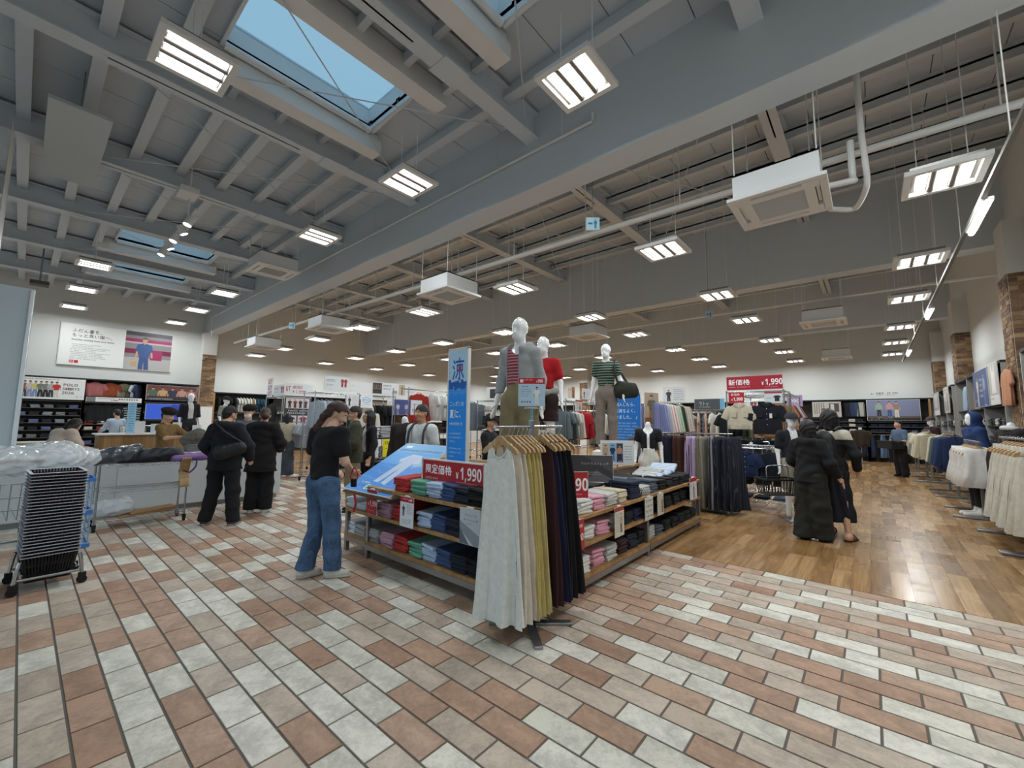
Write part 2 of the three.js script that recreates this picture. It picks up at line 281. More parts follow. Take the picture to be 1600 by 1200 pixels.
// ---------- ceiling lights ----------
{
  const W = 0.66;
  const proto = new THREE.Group();
  const fr = (w, t) => [span(-w, w, 0, 0.05, w - t, w), span(-w, w, 0, 0.05, -w, -w + t), span(-w, -w + t, 0, 0.05, -w + t, w - t), span(w - t, w, 0, 0.05, -w + t, w - t)];
  part(proto, 'frame', fr(W / 2, 0.06), M.white);
  part(proto, 'housing', [span(-0.28, 0.28, 0.05, 0.1, -0.28, 0.28)], mat(0x8f8d88, 0.35, 0.9));
  for (const x of [-0.175, 0, 0.175]) part(proto, 'tube', [rbox(0.085, 0.03, 0.5, 0.014, x, 0.024, 0)], lampMat);
  for (const x of [-0.0875, 0.0875]) part(proto, 'reflector', [new THREE.CylinderGeometry(0.034, 0.034, 0.53, 10, 1, false).rotateX(Math.PI / 2).scale(1, 1.1, 1).translate(x, 0.036, 0)], mat(0x8f8d88, 0.35, 0.9));
  const rods = (top) => [rod([-0.2, 0.1, 0], [-0.2, top, 0], 0.0065, 6), rod([0.2, 0.1, 0], [0.2, top, 0], 0.0065, 6)];
  const rA = merge(rods(0.98)), rR = merge(rods(2.72));
  function lamp(x, y, z, high, label, group) {
    const t = thing('ceiling_light', label, 'light', [x, y, z], 0, group);
    for (const c of proto.children) t.add(c.clone());
    t.add(mesh('hanging_rod', high ? rA : rR, M.white));
    for (const q of [-0.175, 0, 0.175]) { const l = new THREE.RectAreaLight(0xffffff, LAMP, 0.08, 0.49); l.color.setRGB(0.925, 0.985, 1); l.position.set(q, 0.004, 0); l.rotation.x = -Math.PI / 2; l.name = 'lamp_glow'; l.castShadow = true; t.add(l); }
  }
  const nth = ['first', 'second', 'third', 'fourth', 'fifth', 'sixth', 'seventh', 'eighth'];
  [0.8, -2.22, -5.26, -8.28, -14.3, -17.3, -20.25].forEach((x, i) => lamp(x, 5.16, -3.62, true, 'square three-tube light beside the pale beam, ' + nth[6 - i] + ' from the poster wall', 'lights along the beam'));
  [0.9, -5.12, -14.1, -17.1, -20.1].forEach((x, i) => lamp(x, 5.16, -0.87, true, 'square three-tube light on the entrance side of the roof lights, ' + nth[4 - i] + ' from the poster wall', 'lights of the entrance bay'));
  const cols = [0.76, -2.35, -5.4, -8.4, -11.3, -14.15, -17.2, -20];
  [-6.4, -9.45, -12.45 + 0.75, -15.7, -18.6, -21.6].forEach((z, i) => cols.forEach((x, k) => lamp(x, 4.2, i === 2 ? -12.2 : z, false, 'three-tube light over the clothes, ' + nth[k] + ' from the right wall, ' + nth[i] + ' row behind the beam', 'lights over the sales floor')));
}
// ---------- lettering drawn by strokes (20 x 20 grid) ----------
const GLYPH = {
  '限': '3,2 3,19|3,2 7,2 5,7 8,10 6,13 3,13|10,2 17,2 17,9 10,9|10,5.5 17,5.5|10,2 10,17 14,15|12,9 19,18|18,11 14,13',
  '定': '10,0 10,3|2,7 2,3 18,3 18,7|5,8 15,8|10,8 10,17|10,12 16,12|6,11 5,15 2,19|5,15 9,18 19,18',
  '価': '5,1 1,9|3,6 3,19|7,3 19,3|8,8 18,8 18,18 8,18 8,8|11,3 11,18|15,3 15,18',
  '格': '1,6 8,6|4.5,1 4.5,19|4.5,7 1,14|5,8 8,12|12,1 9,7|11,4 17,4 9,12|12,5 19,11|11,12 17,12 17,18 11,18 11,12',
  '新': '5,0 5,3|1,3 9,3|3,5 4,8|7,5 6,8|1,8 9,8|1,12 9,12|5,8 5,19|4,12 1,17|6,13 9,16|18,1 12,4|12,4 12,11 10,19|12,9 19,9|16,9 16,19',
  '夏': '2,2 18,2|10,2 9,5|5,5 15,5 15,12 5,12 5,5|5,7.5 15,7.5|5,10 15,10|8,12 3,16|7,14 15,14 10,17 3,19|8,14 12,17 18,19',
  '涼': '2,2 4,4|1,7 3,9|1,18 4,12|12,0 12,3|6,3 19,3|8,6 17,6 17,11 8,11 8,6|12.5,11 12.5,19 11,18|9,13 6,17|16,13 19,17',
  'に': '4,2 3,10 4,18|10,6 17,6|9,13 10,17 18,17', 'の': '10,4 9,12 5,17 2,13 4,7 10,4 16,6 18,11 15,16 11,18', 'ニ': '4,5 16,5|2,16 18,16',
  'ッ': '4,9 5,13|9,8 10,12|16,8 15,14 9,19', 'ポ': '2,6 15,6|9,2 9,18 7,17|5,10 2,15|12,10 16,15|17,1 19,2 19,4 17,5 16,3 17,1', 'ン': '3,4 7,7|3,18 10,15 17,6',
  '、': '3,14 6,18', '。': '4,15 6,16 5,18 3,17 4,15', '」': '16,6 16,18 10,18',
  'ふ': '9,2 12,4|9,7 11,11 10,16 7,17|4,12 2,16|15,11 18,15', 'だ': '2,6 11,5|7,2 3,18|11,10 17,10|10,15 12,18 18,17|15,2 16,5|18,1 19,4', 'ん': '10,2 2,18 7,11 10,12 11,17 14,18 18,12',
  '着': '6,0 8,2|14,0 12,2|3,3 17,3|4,6 16,6|2,9 18,9|10,3 10,9|8,9 2,17|6,11 15,11 15,19 6,19 6,11|6,13.5 15,13.5|6,16 15,16',
  'を': '4,4 16,3|9,1 4,10 9,9 10,13|16,8 7,13 8,18 17,18', 'も': '9,1 7,15 11,19 16,16 15,12|4,6 13,6|3,11 13,11', 'っ': '4,11 12,9 16,12 13,17 8,18', 'と': '6,2 8,9|16,6 6,11 4,15 8,18 17,18',
  '良': '10,0 10,3|4,3 15,3 15,10 4,10|4,6.5 15,6.5|4,3 4,18 10,16|8,10 18,19|16,11 12,14', 'い': '4,4 4,14 7,17|14,6 17,13',
  '服': '2,2 8,2 8,19 7,18|2,2 2,12 1,19|2,7 8,7|2,12 8,12|11,2 18,2 18,6 16,6|11,2 11,19|11,9 18,9 12,19|13,11 19,19', 'へ': '1,12 7,6 19,15',
  'ウ': '10,1 10,4|3,9 3,5 17,5 15,12 9,19', 'ル': '6,3 6,11 2,18|12,2 12,17 19,11', 'ト': '7,1 7,19|7,8 16,12', 'ラ': '4,3 16,3|2,8 17,8 15,14 8,19', 'ス': '4,3 15,3 11,11 2,18|11,11 18,18', 'レ': '5,2 5,17 17,10', 'チ': '15,2 4,5|1,10 19,10|10,4 10,13 5,19',
  '購': '2,2 8,2 8,13 2,13 2,2|2,6 8,6|2,9 8,9|4,13 1,18|6,13 9,17|10,3 19,3|12,1 12,7|17,1 17,7|10,7 19,7|11,9 18,9 18,19|11,9 11,19|11,12 18,12|10,15 19,15|14.5,7 14.5,15', '入': '8,2 10,3 11,8 19,18|10,7 2,18',
  'し': '6,2 6,15 10,18 16,14', 'た': '2,6 11,5|7,2 3,18|11,10 17,10|10,15 12,18 18,17', 'ら': '8,1 12,3|6,6 5,12 12,9 16,13 12,18 7,18',
  '気': '6,1 2,8|5,4 18,4|5,7 15,7|3,10 15,10 15,16 19,18|12,12 5,19|5,13 12,18', '持': '1,6 8,5|5,1 5,18 3,17|1,13 8,10|13,1 13,9|9,4 18,4|8,9 19,9|8,13 19,13|16,9 16,18 14,18|10,15 12,17',
  'ち': '3,5 16,5|9,2 6,12 12,10 16,13 13,18 7,18', 'よ': '10,2 10,15 6,18 4,15 8,14 17,18|10,7 16,6', 'く': '14,2 5,10 15,18', 'ま': '3,5 17,5|3,10 17,10|10,1 10,15 7,18 4,16 7,14 17,18',
  '試': '2,3 7,3|1,6 8,6|2,9 7,9|2,12 7,12 7,18 2,18 2,12|9,5 19,5|10,10 15,10|12.5,10 12.5,16|9,17 15,15|15,1 16,12 19,18|17,1 18,3', '室': '10,0 10,2|2,6 2,3 18,3 18,6|4,7 16,7|9,7 5,11 15,10|13,8 16,11|4,14 16,14|10,10 10,18|2,18 18,18',
  'ジ': '4,4 7,6|2,9 5,11|4,18 11,15 17,8|14,2 15,5|18,1 19,4', 'ー': '2,10 18,10', 'ズ': '4,3 14,3 10,11 2,18|10,11 18,18|16,1 17,4|19,0 20,3',
};
function jp(g, text, x, y, s, color, wt = 0.09) {
  g.strokeStyle = color; g.fillStyle = color; g.lineWidth = s * wt; g.lineCap = 'round'; g.lineJoin = 'round';
  let cx = x;
  for (const ch of text) {
    if (GLYPH[ch]) { for (const st of GLYPH[ch].split('|')) { g.beginPath(); st.split(' ').forEach((p, i) => { const [a, b] = p.split(',').map(Number), X = cx + a / 20 * s, Y = y + b / 20 * s; i ? g.lineTo(X, Y) : g.moveTo(X, Y); }); g.stroke(); } cx += s * 1.08; }
    else if (ch === ' ') cx += s * 0.4;
    else { g.font = 'bold ' + s + 'px sans-serif'; g.fillText(ch, cx, y + s * 0.92); cx += g.measureText(ch).width; }
  }
  return cx;
}
function latin(g, text, x, y, s, color, weight = 'bold', sx = 1) { g.save(); g.translate(x, y); g.scale(sx, 1); g.font = weight + ' ' + s + 'px sans-serif'; g.fillStyle = color; g.fillText(text, 0, 0); g.restore(); }
let sc = 3;
function small(g, x, y, w, s, color) { // rows of print too small to read
  g.fillStyle = color; let cx = x;
  while (cx < x + w) { sc = (sc * 1103515245 + 12345) & 0x7fffffff; const k = sc / 0x7fffffff, cw = s * (0.55 + 0.35 * k); if (k > 0.12) { g.fillRect(cx, y + s * 0.2 * k, cw, s * 0.22); g.fillRect(cx + cw * 0.3 * k, y, s * 0.18, s * 0.85); g.fillRect(cx, y + s * (0.85 - 0.3 * k), cw * 0.9, s * 0.18); } cx += cw * 1.25; }
}
function figure(g, x, y, h, top, bottom, skin = '#c9a288', hair = '#2a201c', arms = true) { // a small printed person
  const u = h / 7.6, line = (c, w, ...p) => { g.strokeStyle = c; g.lineWidth = w; g.lineCap = 'round'; g.lineJoin = 'round'; g.beginPath(); p.forEach((q, i) => (i ? g.lineTo(x + q[0] * u, y + q[1] * u) : g.moveTo(x + q[0] * u, y + q[1] * u))); g.stroke(); };
  line(bottom, u * 0.72, [-0.3, -3.7], [-0.42, -2], [-0.4, -0.3]); line(bottom, u * 0.72, [0.3, -3.7], [0.4, -2], [0.5, -0.3]); line('#ddd', u * 0.3, [-0.5, -0.1], [-0.2, -0.1]); line('#ddd', u * 0.3, [0.4, -0.1], [0.75, -0.1]);
  g.fillStyle = top; g.beginPath(); g.moveTo(x - u * 0.3, y - u * 6.35); g.lineTo(x + u * 0.3, y - u * 6.35); g.lineTo(x + u * 0.95, y - u * 6.05); g.lineTo(x + u * 0.75, y - u * 3.6); g.lineTo(x - u * 0.75, y - u * 3.6); g.lineTo(x - u * 0.95, y - u * 6.05); g.fill();
  if (arms) { line(skin, u * 0.3, [-1.05, -5], [-1.15, -3.6]); line(skin, u * 0.3, [1.05, -5], [1.2, -3.7]); line(top, u * 0.5, [-0.85, -5.9], [-1.08, -4.9]); line(top, u * 0.5, [0.85, -5.9], [1.08, -4.9]); } line(skin, u * 0.32, [0, -6.3], [0, -6.6]);
  g.fillStyle = skin; g.beginPath(); g.ellipse(x, y - u * 6.98, u * 0.4, u * 0.52, 0, 0, 7); g.fill(); g.fillStyle = hair; g.beginPath(); g.ellipse(x, y - u * 7.18, u * 0.46, u * 0.42, 0, Math.PI * 0.95, Math.PI * 2.05); g.fill();
}
function tee(g, x, y, s, c) { g.fillStyle = c; g.beginPath(); g.moveTo(x - s * 0.3, y); g.lineTo(x + s * 0.3, y); g.lineTo(x + s * 0.62, y + s * 0.3); g.lineTo(x + s * 0.42, y + s * 0.45); g.lineTo(x + s * 0.34, y + s * 0.35); g.lineTo(x + s * 0.36, y + s * 1.1); g.lineTo(x - s * 0.36, y + s * 1.1); g.lineTo(x - s * 0.34, y + s * 0.35); g.lineTo(x - s * 0.42, y + s * 0.45); g.lineTo(x - s * 0.62, y + s * 0.3); g.fill(); }
function price(g, x, y, s, text, color) { latin(g, '¥', x, y, s * 0.55, color, 'bold', 0.8); latin(g, text, x + s * 0.36, y, s, color, 'bold', 0.72); }
const printMat = new Map();
function print(tex, rough = 0.45) { if (!printMat.has(tex.uuid)) { const m = new THREE.MeshPhysicalMaterial({ map: tex, roughness: rough }); m.side = THREE.DoubleSide; printMat.set(tex.uuid, m); } return printMat.get(tex.uuid); }
// a printed board: backing plus print on its front (facing +z), base at y = 0
function board(t, w, h, tex, y = 0, x = 0, z = 0, thick = 0.012, edge = M.white, name = 'print') {
  const b = part(t, 'board', [box(w, h, thick, x, y + h / 2, z)], edge);
  const g = new THREE.PlaneGeometry(w * 0.985, h * 0.98).translate(x, y + h / 2, z + thick / 2 + 0.002), o = mesh(name, g, print(tex)); b.add(o); return o;
}

// ---------- soft bodies: distance fields meshed on a grid ----------
function sdf(prims, cell, opt = {}) {
  const k = opt.k ?? 0.03, lo = [1e9, 1e9, 1e9], hi = [-1e9, -1e9, -1e9], pad = k + cell * 2.5;
  for (const p of prims) { p.b ??= p.a; p.rb ??= p.ra; const R = Math.max(p.ra, p.rb); for (let c = 0; c < 3; c++) { p['l' + c] = Math.min(p.a[c], p.b[c]) - R - pad; p['h' + c] = Math.max(p.a[c], p.b[c]) + R + pad; lo[c] = Math.min(lo[c], p['l' + c]); hi[c] = Math.max(hi[c], p['h' + c]); } }
  const n = [0, 1, 2].map((c) => Math.ceil((hi[c] - lo[c]) / cell) + 1), [nx, ny, nz] = n, F = new Float32Array(nx * ny * nz).fill(9);
  for (const p of prims) {
    const [ax, ay, az] = p.a, dx = p.b[0] - ax, dy = p.b[1] - ay, dz = p.b[2] - az, L2 = dx * dx + dy * dy + dz * dz || 1e-9, s = p.s ?? [1, 1, 1], ms = 1 / Math.max(...s);
    const r = [0, 1, 2].map((c) => [Math.max(0, Math.floor((p['l' + c] - lo[c]) / cell)), Math.min(n[c] - 1, Math.ceil((p['h' + c] - lo[c]) / cell))]);
    for (let z = r[2][0]; z <= r[2][1]; z++) for (let y = r[1][0]; y <= r[1][1]; y++) for (let x = r[0][0]; x <= r[0][1]; x++) {
      const X = lo[0] + x * cell - ax, Y = lo[1] + y * cell - ay, Z = lo[2] + z * cell - az; let t = (X * dx + Y * dy + Z * dz) / L2; t = t < 0 ? 0 : t > 1 ? 1 : t;
      const ex = (X - dx * t) * s[0], ey = (Y - dy * t) * s[1], ez = (Z - dz * t) * s[2]; let d = Math.sqrt(ex * ex + ey * ey + ez * ez) - (p.ra + (p.rb - p.ra) * t);
      if (p.s) d *= ms < 1 ? Math.max(ms, 0.6) : 1;
      const i = (z * ny + y) * nx + x, o = F[i];
      if (p.cut) F[i] = Math.max(o, -d);
      else { const h = Math.max(k - Math.abs(o - d), 0) / k; F[i] = Math.min(o, d) - h * h * k * 0.25; }
    }
  }
  if (opt.disp || opt.cuts) for (let z = 0, i = 0; z < nz; z++) for (let y = 0; y < ny; y++) for (let x = 0; x < nx; x++, i++) {
    const X = lo[0] + x * cell, Y = lo[1] + y * cell, Z = lo[2] + z * cell;
    if (opt.disp && F[i] < 0.1) F[i] += opt.disp(X, Y, Z);
    if (opt.cuts) for (const c of opt.cuts) F[i] = Math.max(F[i], c(X, Y, Z));
  }
  const idx = new Int32Array(nx * ny * nz).fill(-1), pos = [], tri = [], at = (x, y, z) => (z * ny + y) * nx + x;
  const E = [[0, 1], [2, 3], [4, 5], [6, 7], [0, 2], [1, 3], [4, 6], [5, 7], [0, 4], [1, 5], [2, 6], [3, 7]], v = new Float32Array(8);
  for (let z = 0; z < nz - 1; z++) for (let y = 0; y < ny - 1; y++) for (let x = 0; x < nx - 1; x++) {
    let m = 0; for (let c = 0; c < 8; c++) { v[c] = F[at(x + (c & 1), y + ((c >> 1) & 1), z + (c >> 2))]; if (v[c] < 0) m |= 1 << c; }
    if (m === 0 || m === 255) continue;
    let px = 0, py = 0, pz = 0, cnt = 0;
    for (const [a, b] of E) if ((v[a] < 0) !== (v[b] < 0)) { const t = v[a] / (v[a] - v[b]); px += (a & 1) + t * ((b & 1) - (a & 1)); py += ((a >> 1) & 1) + t * (((b >> 1) & 1) - ((a >> 1) & 1)); pz += (a >> 2) + t * ((b >> 2) - (a >> 2)); cnt++; }
    idx[at(x, y, z)] = pos.length / 3; pos.push(lo[0] + (x + px / cnt) * cell, lo[1] + (y + py / cnt) * cell, lo[2] + (z + pz / cnt) * cell);
  }
  const quad = (a, b, c, d, f) => { if (a < 0 || b < 0 || c < 0 || d < 0) return; f ? tri.push(a, b, c, a, c, d) : tri.push(a, c, b, a, d, c); };
  for (let z = 1; z < nz - 1; z++) for (let y = 1; y < ny - 1; y++) for (let x = 1; x < nx - 1; x++) {
    const s = F[at(x, y, z)] < 0;
    if (s !== F[at(x + 1, y, z)] < 0) quad(idx[at(x, y - 1, z - 1)], idx[at(x, y, z - 1)], idx[at(x, y, z)], idx[at(x, y - 1, z)], s);
    if (s !== F[at(x, y + 1, z)] < 0) quad(idx[at(x - 1, y, z - 1)], idx[at(x - 1, y, z)], idx[at(x, y, z)], idx[at(x, y, z - 1)], s);
    if (s !== F[at(x, y, z + 1)] < 0) quad(idx[at(x - 1, y - 1, z)], idx[at(x, y - 1, z)], idx[at(x, y, z)], idx[at(x - 1, y, z)], s);
  }
  const g = new THREE.BufferGeometry(); g.setAttribute('position', new THREE.Float32BufferAttribute(pos, 3)); g.setIndex(tri); g.computeVertexNormals();
  const uv = new Float32Array(pos.length / 3 * 2); for (let i = 0; i < pos.length / 3; i++) { uv[i * 2] = pos[i * 3] + pos[i * 3 + 2] * 0.6; uv[i * 2 + 1] = pos[i * 3 + 1]; }
  g.setAttribute('uv', new THREE.BufferAttribute(uv, 2)); g.userData.keepUV = true; return g;
}
const wrinkle = (amp, f = 1) => (x, y, z) => amp * (Math.sin(31 * f * y + 17 * f * x + 6 * Math.sin(9 * f * z + 5 * x)) * 0.6 + Math.sin(19 * f * x - 11 * f * y + 23 * f * z + 4 * Math.sin(13 * y)) * 0.5);
const drape = (amp, n = 9) => (x, y, z) => amp * Math.sin(n * Math.atan2(z, x) + 1.5 * Math.sin(5 * y)) + amp * 0.5 * Math.sin(23 * y + 14 * x);
const SKIN = mat(0xc99c80, 0.55), SKIN2 = mat(0xd3a98f, 0.55), HAIRB = mat(0x15110f, 0.55), HAIRBR = mat(0x3a211a, 0.5);
const eyeM = mat(0x14100e, 0.3), lipM = mat(0x9c5a50, 0.6), browM = mat(0x1d1512, 0.8), eyeW = mat(0xe4dfd8, 0.4);
const mir = (p) => [-p[0], p[1], p[2]];
// s: { h, skin, cell, joints, head:{yaw,pitch,roll}, face, bald, top, legs, shoes, hair, mannequin }
function human(t, s) {
  const J = { pel: [0, 0.95, 0], waist: [0, 1.08, 0], chest: [0, 1.27, 0], neck: [0, 1.43, -0.015], head: [0, 1.585, 0.02], shL: [0.165, 1.362, -0.01], elL: [0.215, 1.1, -0.03], wrL: [0.23, 0.86, 0.05], hipL: [0.088, 0.9, 0], knL: [0.1, 0.49, 0.02], anL: [0.105, 0.085, -0.02], ...s.joints };
  for (const n of ['sh', 'el', 'wr', 'hip', 'kn', 'an']) J[n + 'R'] ??= mir(J[n + 'L']);
  const S = s.h / 1.7, cell = s.cell ?? 0.018, skin = s.skin ?? SKIN, C = (a, b, ra, rb = ra, extra = {}) => ({ a: [...a], b: [...b], ra, rb, ...extra }), sides = ['L', 'R'], add = (name, g, m) => { g.scale(S, S, S); return part(t, name, g, m); };
  const slim = s.mannequin ? 0.92 : 1, flat = { s: [1, 1, 1.5] };
  // body
  const bp = [C(J.pel, J.waist, 0.135 * slim, 0.115 * slim, flat), C(J.waist, J.chest, 0.115 * slim, 0.14 * slim, flat), C(J.shL, [J.neck[0], J.neck[1] - 0.045, J.neck[2]], 0.046, 0.05), C(J.shR, [J.neck[0], J.neck[1] - 0.045, J.neck[2]], 0.046, 0.05), C(J.chest, J.neck, 0.09, 0.05, flat), C(J.neck, J.head, 0.052, 0.047)];
  for (const q of sides) bp.push(C(J['hip' + q], J['kn' + q], 0.078, 0.052), C(J['kn' + q], J['an' + q], 0.054, 0.034), C(J['sh' + q], J['el' + q], 0.047, 0.037), C(J['el' + q], J['wr' + q], 0.037, 0.024));
  const gs = [sdf(bp, cell)];
  // hands
  for (const q of sides) {
    const e = V(...J['el' + q]), w = V(...J['wr' + q]), d = w.clone().sub(e).normalize(), sg = q === 'L' ? 1 : -1; if (s.handDir?.[q]) d.set(...s.handDir[q]).normalize();
    let side = V(0, 0, 1).addScaledVector(d, -d.z); if (side.length() < 0.3) side = V(0, 1, 0).addScaledVector(d, -d.y); side.normalize();
    const nrm = d.clone().cross(side).normalize().multiplyScalar(q === 'L' ? -1 : 1), P = (u, v, n) => w.clone().addScaledVector(d, u).addScaledVector(side, v).addScaledVector(nrm, n).toArray(), hp = [C(P(-0.02, 0, 0), P(0.02, 0, 0), 0.022), C(P(0.02, 0.012, 0), P(0.075, 0.024, 0), 0.015), C(P(0.02, -0.012, 0), P(0.075, -0.024, 0), 0.015), C(P(0.02, 0, 0), P(0.08, 0, 0), 0.016)];
    const curl = s.curl ?? 0.35;
    [[0.03, 0.066], [0.01, 0.075], [-0.01, 0.07], [-0.029, 0.054]].forEach(([v, L]) => { const a = P(0.08, v, 0), b = P(0.08 + L * 0.55, v * 1.1, L * 0.5 * curl), c = P(0.08 + L * (0.95 - 0.5 * curl), v * 1.1, L * 1.1 * curl); hp.push(C(a, b, 0.0095, 0.0085), C(b, c, 0.0085, 0.0072)); });
    hp.push(C(P(0.02, 0.024, 0), P(0.05, 0.05, 0.012), 0.012, 0.0105), C(P(0.05, 0.05, 0.012), P(0.075, 0.056, 0.024), 0.0105, 0.0085)); gs.push(sdf(hp, s.fine ? 0.005 : 0.009, { k: 0.008 }));
  }
  // head, built upright then turned
  const hd = s.head ?? {}, turn = new THREE.Matrix4().makeRotationFromEuler(new THREE.Euler(hd.pitch ?? 0, hd.yaw ?? 0, hd.roll ?? 0, 'YXZ')).setPosition(...J.head), put = (g) => g.applyMatrix4(turn), hc = s.fine ? 0.006 : Math.min(0.011, cell * 0.7);
  const hp = s.mannequin ? [{ a: [0, 0.035, -0.012], ra: 0.085, s: [1.12, 0.86, 0.92] }, { a: [0, -0.05, 0.02], ra: 0.06, s: [1.1, 0.9, 0.95] }, C([0, -0.06, -0.015], [0, -0.16, -0.03], 0.05, 0.052), C([0, 0.0, 0.075], [0, -0.03, 0.082], 0.008, 0.011)]
    : [{ a: [0, 0.03, -0.012], ra: 0.088, s: [1.17, 0.9, 0.93] }, C([0, -0.03, 0.025], [0, -0.072, 0.045], 0.058, 0.036), C([0, 0.012, 0.083], [0, -0.022, 0.1], 0.008, 0.013), C([0.074, 0.01, -0.01], [0.078, -0.022, -0.012], 0.012, 0.009), C([-0.074, 0.01, -0.01], [-0.078, -0.022, -0.012], 0.012, 0.009), C([0.028, -0.018, 0.07], [0.034, -0.025, 0.06], 0.018), C([-0.028, -0.018, 0.07], [-0.034, -0.025, 0.06], 0.018), C([-0.016, -0.055, 0.088], [0.016, -0.055, 0.088], 0.007), C([0, -0.06, -0.02], [0, -0.16, -0.03], 0.05, 0.052)];
  if (!s.noHead) gs.push(put(sdf(hp, hc, { k: 0.02 })));
  const body = merge(gs); body.userData.keepUV = true; add('body', body, s.mannequin ? M.gloss : skin);
  if (!s.mannequin && s.face !== false) for (const q of [-1, 1]) {
    const eye = add('eye', put(ball(0.0115, q * 0.03, 0.016, 0.074, 1.3, 0.6, 0.7, 8, 6)), eyeW); eye.add(add('pupil', put(ball(0.0065, q * 0.03, 0.016, 0.0795, 1, 1, 0.6, 8, 6)), eyeM));
    add('eyebrow', put(rod([q * 0.016, 0.034, 0.082], [q * 0.047, 0.036, 0.072], 0.0035, 5)), browM);
  }
  if (!s.mannequin && s.face !== false) add('mouth', put(rod([-0.019, -0.053, 0.0955], [0.019, -0.053, 0.0955], 0.0045, 6)), lipM);
  // hair
  const H = s.hair; if (H) {
    const faceCut = (x, y, z) => Math.min(z - (H.fringe ?? 0.03) + Math.max(0, y - 0.055) * -3, 0.07 - y); // open in front below the hairline
    const hp2 = [{ a: [0, 0.036, -0.016], ra: 0.097, s: [1.15, 0.92, 0.92] }];
    if (H.style === 'short') hp2.push(C([0, 0, -0.06], [0, -0.04, -0.06], 0.06, 0.045));
    if (H.vol) hp2[0].ra += H.vol; if (H.style === 'bob') hp2.push(C([0.055, 0.02, -0.02], [0.065, -0.11, 0.0], 0.055, 0.045), C([-0.055, 0.02, -0.02], [-0.065, -0.11, 0.0], 0.055, 0.045), C([0, 0, -0.05], [0, -0.12, -0.05], 0.075, 0.06));
    if (H.style === 'long') hp2.push(C([0.05, 0, -0.03], [0.07, -0.25, -0.03], 0.06, 0.04), C([-0.05, 0, -0.03], [-0.07, -0.25, -0.03], 0.06, 0.04), C([0, 0, -0.05], [0, -0.3, -0.08], 0.08, 0.07));
    const pt = hd.pitch ?? 0, dn = (x, y, z) => [x, y * Math.cos(pt) + z * Math.sin(pt), -y * Math.sin(pt) + z * Math.cos(pt)]; // hangs down whatever the nod
    if (H.style === 'tail') { hp2[0].s = [1.1, 0.9, 0.88]; hp2.push(C([0, 0.01, -0.06], dn(0, -0.01, -0.12), 0.06, 0.04), C(dn(0, -0.01, -0.12), dn(0.02, -0.13, -0.17), 0.036, 0.048), C(dn(0.02, -0.13, -0.17), dn(0.03, -0.27, -0.16), 0.048, 0.034), C(dn(0.03, -0.27, -0.16), dn(0.05, -0.38, -0.14), 0.034, 0.01)); }
    if (H.style === 'bun') hp2.push(C([0, 0, -0.07], [0, -0.03, -0.1], 0.06, 0.06));
    const cuts = [faceCut]; if (H.style === 'short' || H.style === 'tail' || H.style === 'bun') cuts.push((x, y, z) => Math.min(z + 0.04, 0.03 - y)); if (H.style === 'short') cuts.push((x, y) => -0.085 - y);
    add('hair', put(sdf(hp2, hc, { k: 0.025, cuts, disp: (x, y, z) => 0.0025 * Math.sin(90 * x + 40 * z + 6 * Math.sin(20 * y)) })), H.m ?? HAIRB);
    if (H.band) add('hair_band', put(new THREE.TorusGeometry(0.036, 0.008, 6, 14).rotateX(0.9).translate(0, -0.05, -0.11)), M.black);
  }
  if (s.hat) {
    if (s.hat.style === 'beret') add('beret', put(sdf([{ a: [0.02, 0.105, -0.03], ra: 0.135, s: [1, 2.1, 1] }, C([0, 0.06, -0.01], [0, 0.075, -0.015], 0.1)], hc, { k: 0.03, cuts: [(x, y) => 0.045 - y] })), s.hat.m);
    else { add('cap', put(sdf([{ a: [0, 0.045, -0.012], ra: 0.108, s: [1.12, 0.95, 0.95] }], hc, { cuts: [(x, y) => 0.04 - y] })), s.hat.m); add('cap_peak', put(new THREE.CylinderGeometry(0.085, 0.085, 0.008, 18, 1, false, -Math.PI / 2, Math.PI).scale(1, 1, 1.25).translate(0, 0.048, 0.07).rotateX(0.12)), s.hat.m); }
  }
  if (s.glasses) for (const q of [-1, 1]) add('spectacle_frame', put(merge([new THREE.TorusGeometry(0.023, 0.003, 5, 16).translate(q * 0.031, 0.012, 0.094), rod([q * 0.054, 0.014, 0.09], [q * 0.078, 0.014, 0.0], 0.003, 5)])), M.black);
  if (s.mask) add('face_mask', put(sdf([{ a: [0, -0.045, 0.058], ra: 0.055, s: [0.85, 1, 1.3] }], hc, {})), M.white);
  // clothes
  for (const c of [].concat(s.top ?? [])) {
    const r = c.ease ?? 0.012, tp = [C([J.pel[0], J.pel[1] - 0.02, J.pel[2]], J.waist, 0.14 * slim + r + (c.flare ?? 0), 0.12 * slim + r, flat), C(J.waist, J.chest, 0.12 * slim + r, 0.145 * slim + r, flat), C(J.shL, [J.neck[0], J.neck[1] - 0.05, J.neck[2]], 0.048 + r * 0.7, 0.054 + r * 0.4), C(J.shR, [J.neck[0], J.neck[1] - 0.05, J.neck[2]], 0.048 + r * 0.7, 0.054 + r * 0.4), C(J.chest, [J.neck[0], J.neck[1] - 0.035, J.neck[2]], 0.1, 0.055, flat)];
    if (c.hem < 0.85) { const q = [J.pel[0], c.hem, J.pel[2]]; tp.push(C([J.pel[0], J.pel[1], J.pel[2]], q, 0.145 + r, 0.16 + r + (c.flare ?? 0), { s: [1, 1, 1.35] })); }
    const sr = c.sleeveR ?? 0.018, cuts = [(x, y, z) => c.hem - y];
